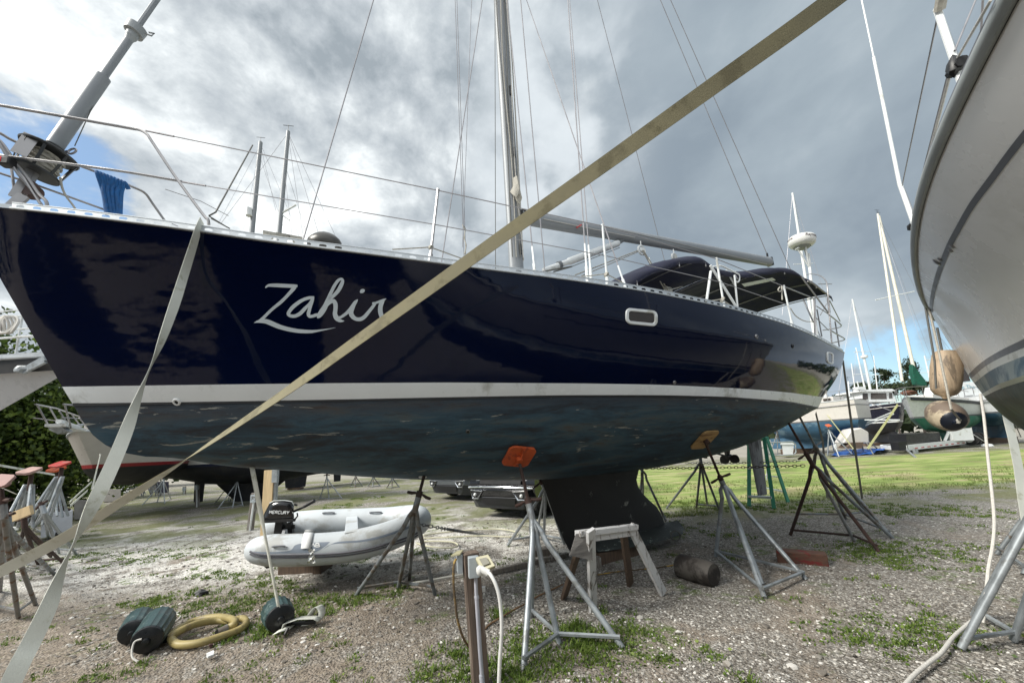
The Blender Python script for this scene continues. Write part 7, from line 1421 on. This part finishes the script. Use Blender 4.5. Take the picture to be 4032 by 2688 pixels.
# clump of ornamental grass at left
def blades(centers, n_each, h, spread, seed, w=.006):
    r = np.random.default_rng(seed); V = []; Fc = []
    for (cx, cy, cz, hs, sp) in centers:
        for _ in range(n_each):
            a = r.uniform(0, 6.28); rr2 = sp*r.random()**.6; x, y = cx+rr2*math.cos(a), cy+rr2*math.sin(a); hh = h*hs*(.5+r.random()*.7); lx, ly = (r.normal()*.35+math.cos(a)*.5)*hh*spread, (r.normal()*.35+math.sin(a)*.5)*hh*spread; an = r.uniform(0, 3.14); wx, wy = math.cos(an)*w, math.sin(an)*w; k = len(V)
            V += [(x-wx, y-wy, cz), (x+wx, y+wy, cz), (x+lx*.45+wx*.7, y+ly*.45+wy*.7, cz+hh*.65), (x+lx*.45-wx*.7, y+ly*.45-wy*.7, cz+hh*.65), (x+lx, y+ly, cz+hh*.92)]; Fc += [(k, k+1, k+2, k+3), (k+3, k+2, k+4)]
    me = bpy.data.meshes.new('blades'); me.from_pydata(V, [], Fc); return me
g = G(330, 1955); me = blades([(g.x+dx, g.y+dy, 0, 1, .35) for dx in (-.35, 0, .35) for dy in (0, .3)], 260, .75, .9, 4, .009); me.materials.append(ML4); o = bpy.data.objects.new('grass_clump', me); COL.objects.link(o); tag(o, 'bright mounded clump of tall grass behind the red padded stand', 'grass clump')
# weeds and short grass in patches (photo positions, broad areas)
patches = [(720, 2355, .35, .9), (640, 2350, .25, .6), (580, 2368, .22, .8), (820, 2260, .16, .9), (900, 2270, .14, .7), (1180, 2400, .28, 1.2), (1260, 2380, .28, 1.2), (1330, 2370, .25, 1.0), (1010, 2470, .22, 1.3), (960, 2500, .15, 1.1), (1060, 2480, .12, 1.2), (870, 2400, .25, .8), (950, 2360, .25, .8), (720, 2400, .12, .6), (1150, 2330, .2, .6), (1000, 2290, .2, .6), (1090, 2300, .15, .7), (460, 2640, .14, .8), (1650, 2168, .15, .9), (1755, 2190, .18, .9), (1500, 2330, .2, .7), (1560, 2310, .15, .6),
    (2080, 2580, .3, 1.1), (2180, 2620, .3, 1.1), (2230, 2560, .25, 1.2), (2140, 2500, .2, .9), (2320, 2500, .2, 1.3), (2260, 2480, .12, 1.4), (2400, 2520, .15, .9), (1780, 2650, .22, 1.0), (1850, 2680, .2, .9), (1800, 2560, .14, .9), (1955, 2420, .08, 1.5), (2500, 2480, .18, .8), (2380, 2600, .25, .7), (1950, 2680, .2, .9), (2600, 2560, .25, .5), (3350, 2165, .3, .7), (3450, 2150, .35, .7), (3400, 2190, .3, .6), (3540, 2175, .3, .6), (3400, 2480, .35, .5), (3600, 2460, .3, .6), (3700, 2490, .25, .7), (3450, 2490, .2, .6), (3650, 2210, .35, .5), (3750, 2150, .4, .5), (2850, 2100, .15, .6), (2690, 2085, .25, .7), (2640, 2110, .15, .6),
    (1330, 1990, .5, .7), (1560, 2000, .4, .7), (1450, 1960, .4, .8), (3000, 1995, .6, .9), (3180, 2000, .6, .8), (2850, 1990, .5, .8), (3350, 1998, .6, .8), (3550, 2005, .6, .8), (3750, 2010, .6, .8), (2700, 1985, .5, .8), (700, 2180, .5, .5), (500, 2200, .5, .5), (300, 2190, .3, .6), (60, 2240, .3, .9)]
cen = []; r = np.random.default_rng(12)
for (x, y, sp, hs) in patches:
    g = G(x, y)
    for k in range(max(3, int(sp*75))):
        a = r.uniform(0, 6.28); q = sp*1.25*r.random()**.5; cx, cy = g.x+q*math.cos(a)*1.35, g.y+q*math.sin(a)*.9; cen.append((cx, cy, ground_z(cx, cy)-.004, hs*(.55+.6*r.random()), .05))
for k in range(700):
    y = 2.6+9*r.random()**1.3; x = (r.random()*2-1)*1.45*y; nv = noise.noise(Vector((x*.8, y*.8, 9)))
    if nv > .02: cen.append((x, y, ground_z(x, y)-.004, .55+.4*r.random(), .06))
me = blades(cen, 16, .062, 1.0, 13, .0042); me.materials.append(ML3); o = bpy.data.objects.new('weeds', me); COL.objects.link(o); tag(o, 'low green weeds and grass tufts growing through the gravel', 'weeds', kind='stuff')
lp = []
for (cx, cy, cz, hs, sp) in cen:
    for _ in range(10): lp.append((cx+r.normal()*.05, cy+r.normal()*.05, cz+.008+.02*r.random()*hs))
me = leaf_mesh(lp, .026, seed=21); me.materials.append(ML3); o = bpy.data.objects.new('ground_leaves', me); COL.objects.link(o); tag(o, 'small broad weed leaves spread over the gravel', 'weeds', kind='stuff')
# lawn blades at the near edge of the lawn
cen = []
for k in range(2600):
    y = 8.6+6*r.random()**2.2; x = y*(.10+1.35*r.random()); e = y-.12*x+.8*noise.noise(Vector((x*.7, y*.7, 2)))
    if e > 8.3 and noise.noise(Vector((x*.6, y*.9, 5))) > -.15: cen.append((x, y, ground_z(x, y)-.004, .6+.7*r.random(), .12))
me = blades(cen, 8, .06, .9, 31, .006); me.materials.append(m_leaf('lawn_blades', (.05, .08, .02), (.12, .17, .04), (.24, .26, .09))); o = bpy.data.objects.new('lawn_grass', me); COL.objects.link(o); tag(o, 'longer grass along the near edge of the sunlit lawn', 'grass', kind='stuff')
# loose stones and shells
def stones(n, yr, xr, size, seed, mats_, name, label, power=1.4, cond=None):
    r = np.random.default_rng(seed); base = []
    for k in range(6):
        bm = bmesh.new(); bmesh.ops.create_icosphere(bm, subdivisions=1, radius=1); v = np.array([list(q.co) for q in bm.verts]); fc = [[q.index for q in f.verts] for f in bm.faces]; bm.free(); v *= (1+.28*r.normal(size=(len(v), 1))).clip(.5, 1.5); v *= np.array([1, .6+.4*r.random(), .35+.3*r.random()]); base.append((v, np.array(fc)))
    V = []; Fc = []; off = 0; y = yr[0]+(yr[1]-yr[0])*r.random(n)**power; x = (xr[0]+(xr[1]-xr[0])*r.random(n))*y
    for i in range(n):
        if cond and not cond(x[i], y[i]): continue
        v, f = base[i % 6]; a = r.uniform(0, 6.28); ca, sa = math.cos(a), math.sin(a); s = size*(.45+1.1*r.random()**2.2); w = v*s; w = np.stack([w[:, 0]*ca-w[:, 1]*sa+x[i], w[:, 0]*sa+w[:, 1]*ca+y[i], w[:, 2]+ground_z(x[i], y[i])+s*.12], 1); V.append(w); Fc.append(f+off); off += len(v)
    V = np.concatenate(V); Fc = np.concatenate(Fc); me = bpy.data.meshes.new(name); me.from_pydata(V.tolist(), [], Fc.tolist()); me.materials.append(mats_); o = bpy.data.objects.new(name, me); COL.objects.link(o); return tag(o, label, 'stones', kind='stuff')
def m_stone():
    m = bpy.data.materials.new('loose_stone'); m.use_nodes = True; m.node_tree.nodes.clear(); t = NT(m.node_tree); out = t.n('ShaderNodeOutputMaterial'); g = t.n('ShaderNodeNewGeometry'); c = t.ramp(g.outputs['Random Per Island'], [(.0, (.10, .088, .075)), (.35, (.20, .18, .155)), (.6, (.29, .27, .24)), (.84, (.46, .44, .40)), (1, (.70, .68, .64))])
    b = t.n('ShaderNodeBsdfPrincipled', i_Base_Color=c, i_Roughness=.85); t.L.new(b.outputs[0], out.inputs[0]); return m
MS = m_stone()
stones(24000, (2.5, 8), (-.15, 1.5), .0108, 1, MS, 'gravel', 'loose grey gravel and shell pieces on the right', 1.35)
stones(5500, (3.6, 9), (-1.1, .1), .017, 2, MS, 'gravel', 'loose pale shell gravel around the inflatable', 1.1)
stones(1600, (2.5, 5), (-1.3, -.1), .011, 3, MS, 'gravel', 'sparse small stones on the brown dirt', 1.3)
r_ = np.random.default_rng(41)
mbs = MB()
for k in range(90):
    y = 2.6+5*r_.random()**1.5; x = (-1.2+2.5*r_.random())*y; mbs.blob((x, y, ground_z(x, y)+.012), .018+.022*r_.random()**2, k, .5, 1, (1, .8, .55), 2.0)
tag(mbs.build('large_stones', MS), 'scattered larger stones and shell lumps on the gravel', 'stones', kind='stuff')
def straw():
    r = np.random.default_rng(77); V = []; Fc = []
    for i in range(4200):
        y = 2.5+3.2*r.random()**1.2; x = y*(-1.4+1.25*r.random())
        z = ground_z(x, y)+.008; a = r.uniform(0, 3.14); l = .03+.06*r.random(); dx, dy = math.cos(a)*l/2, math.sin(a)*l/2; px_, py_ = -math.sin(a)*.0016, math.cos(a)*.0016; bz = r.random()*.015; k = len(V); V += [(x-dx-px_, y-dy-py_, z), (x-dx+px_, y-dy+py_, z+.002), (x+dx+px_, y+dy+py_, z+bz), (x+dx-px_, y+dy-py_, z+bz)]; Fc.append((k, k+1, k+2, k+3))
    me = bpy.data.meshes.new('straw'); me.from_pydata(V, [], Fc); me.materials.append(mat('dry_straw', (.30, .25, .18), .8, var=.5, vscale=30)); o = bpy.data.objects.new('dry_grass', me); COL.objects.link(o); tag(o, 'dead straw and grass stems scattered over the brown dirt', 'straw', kind='stuff')
straw()
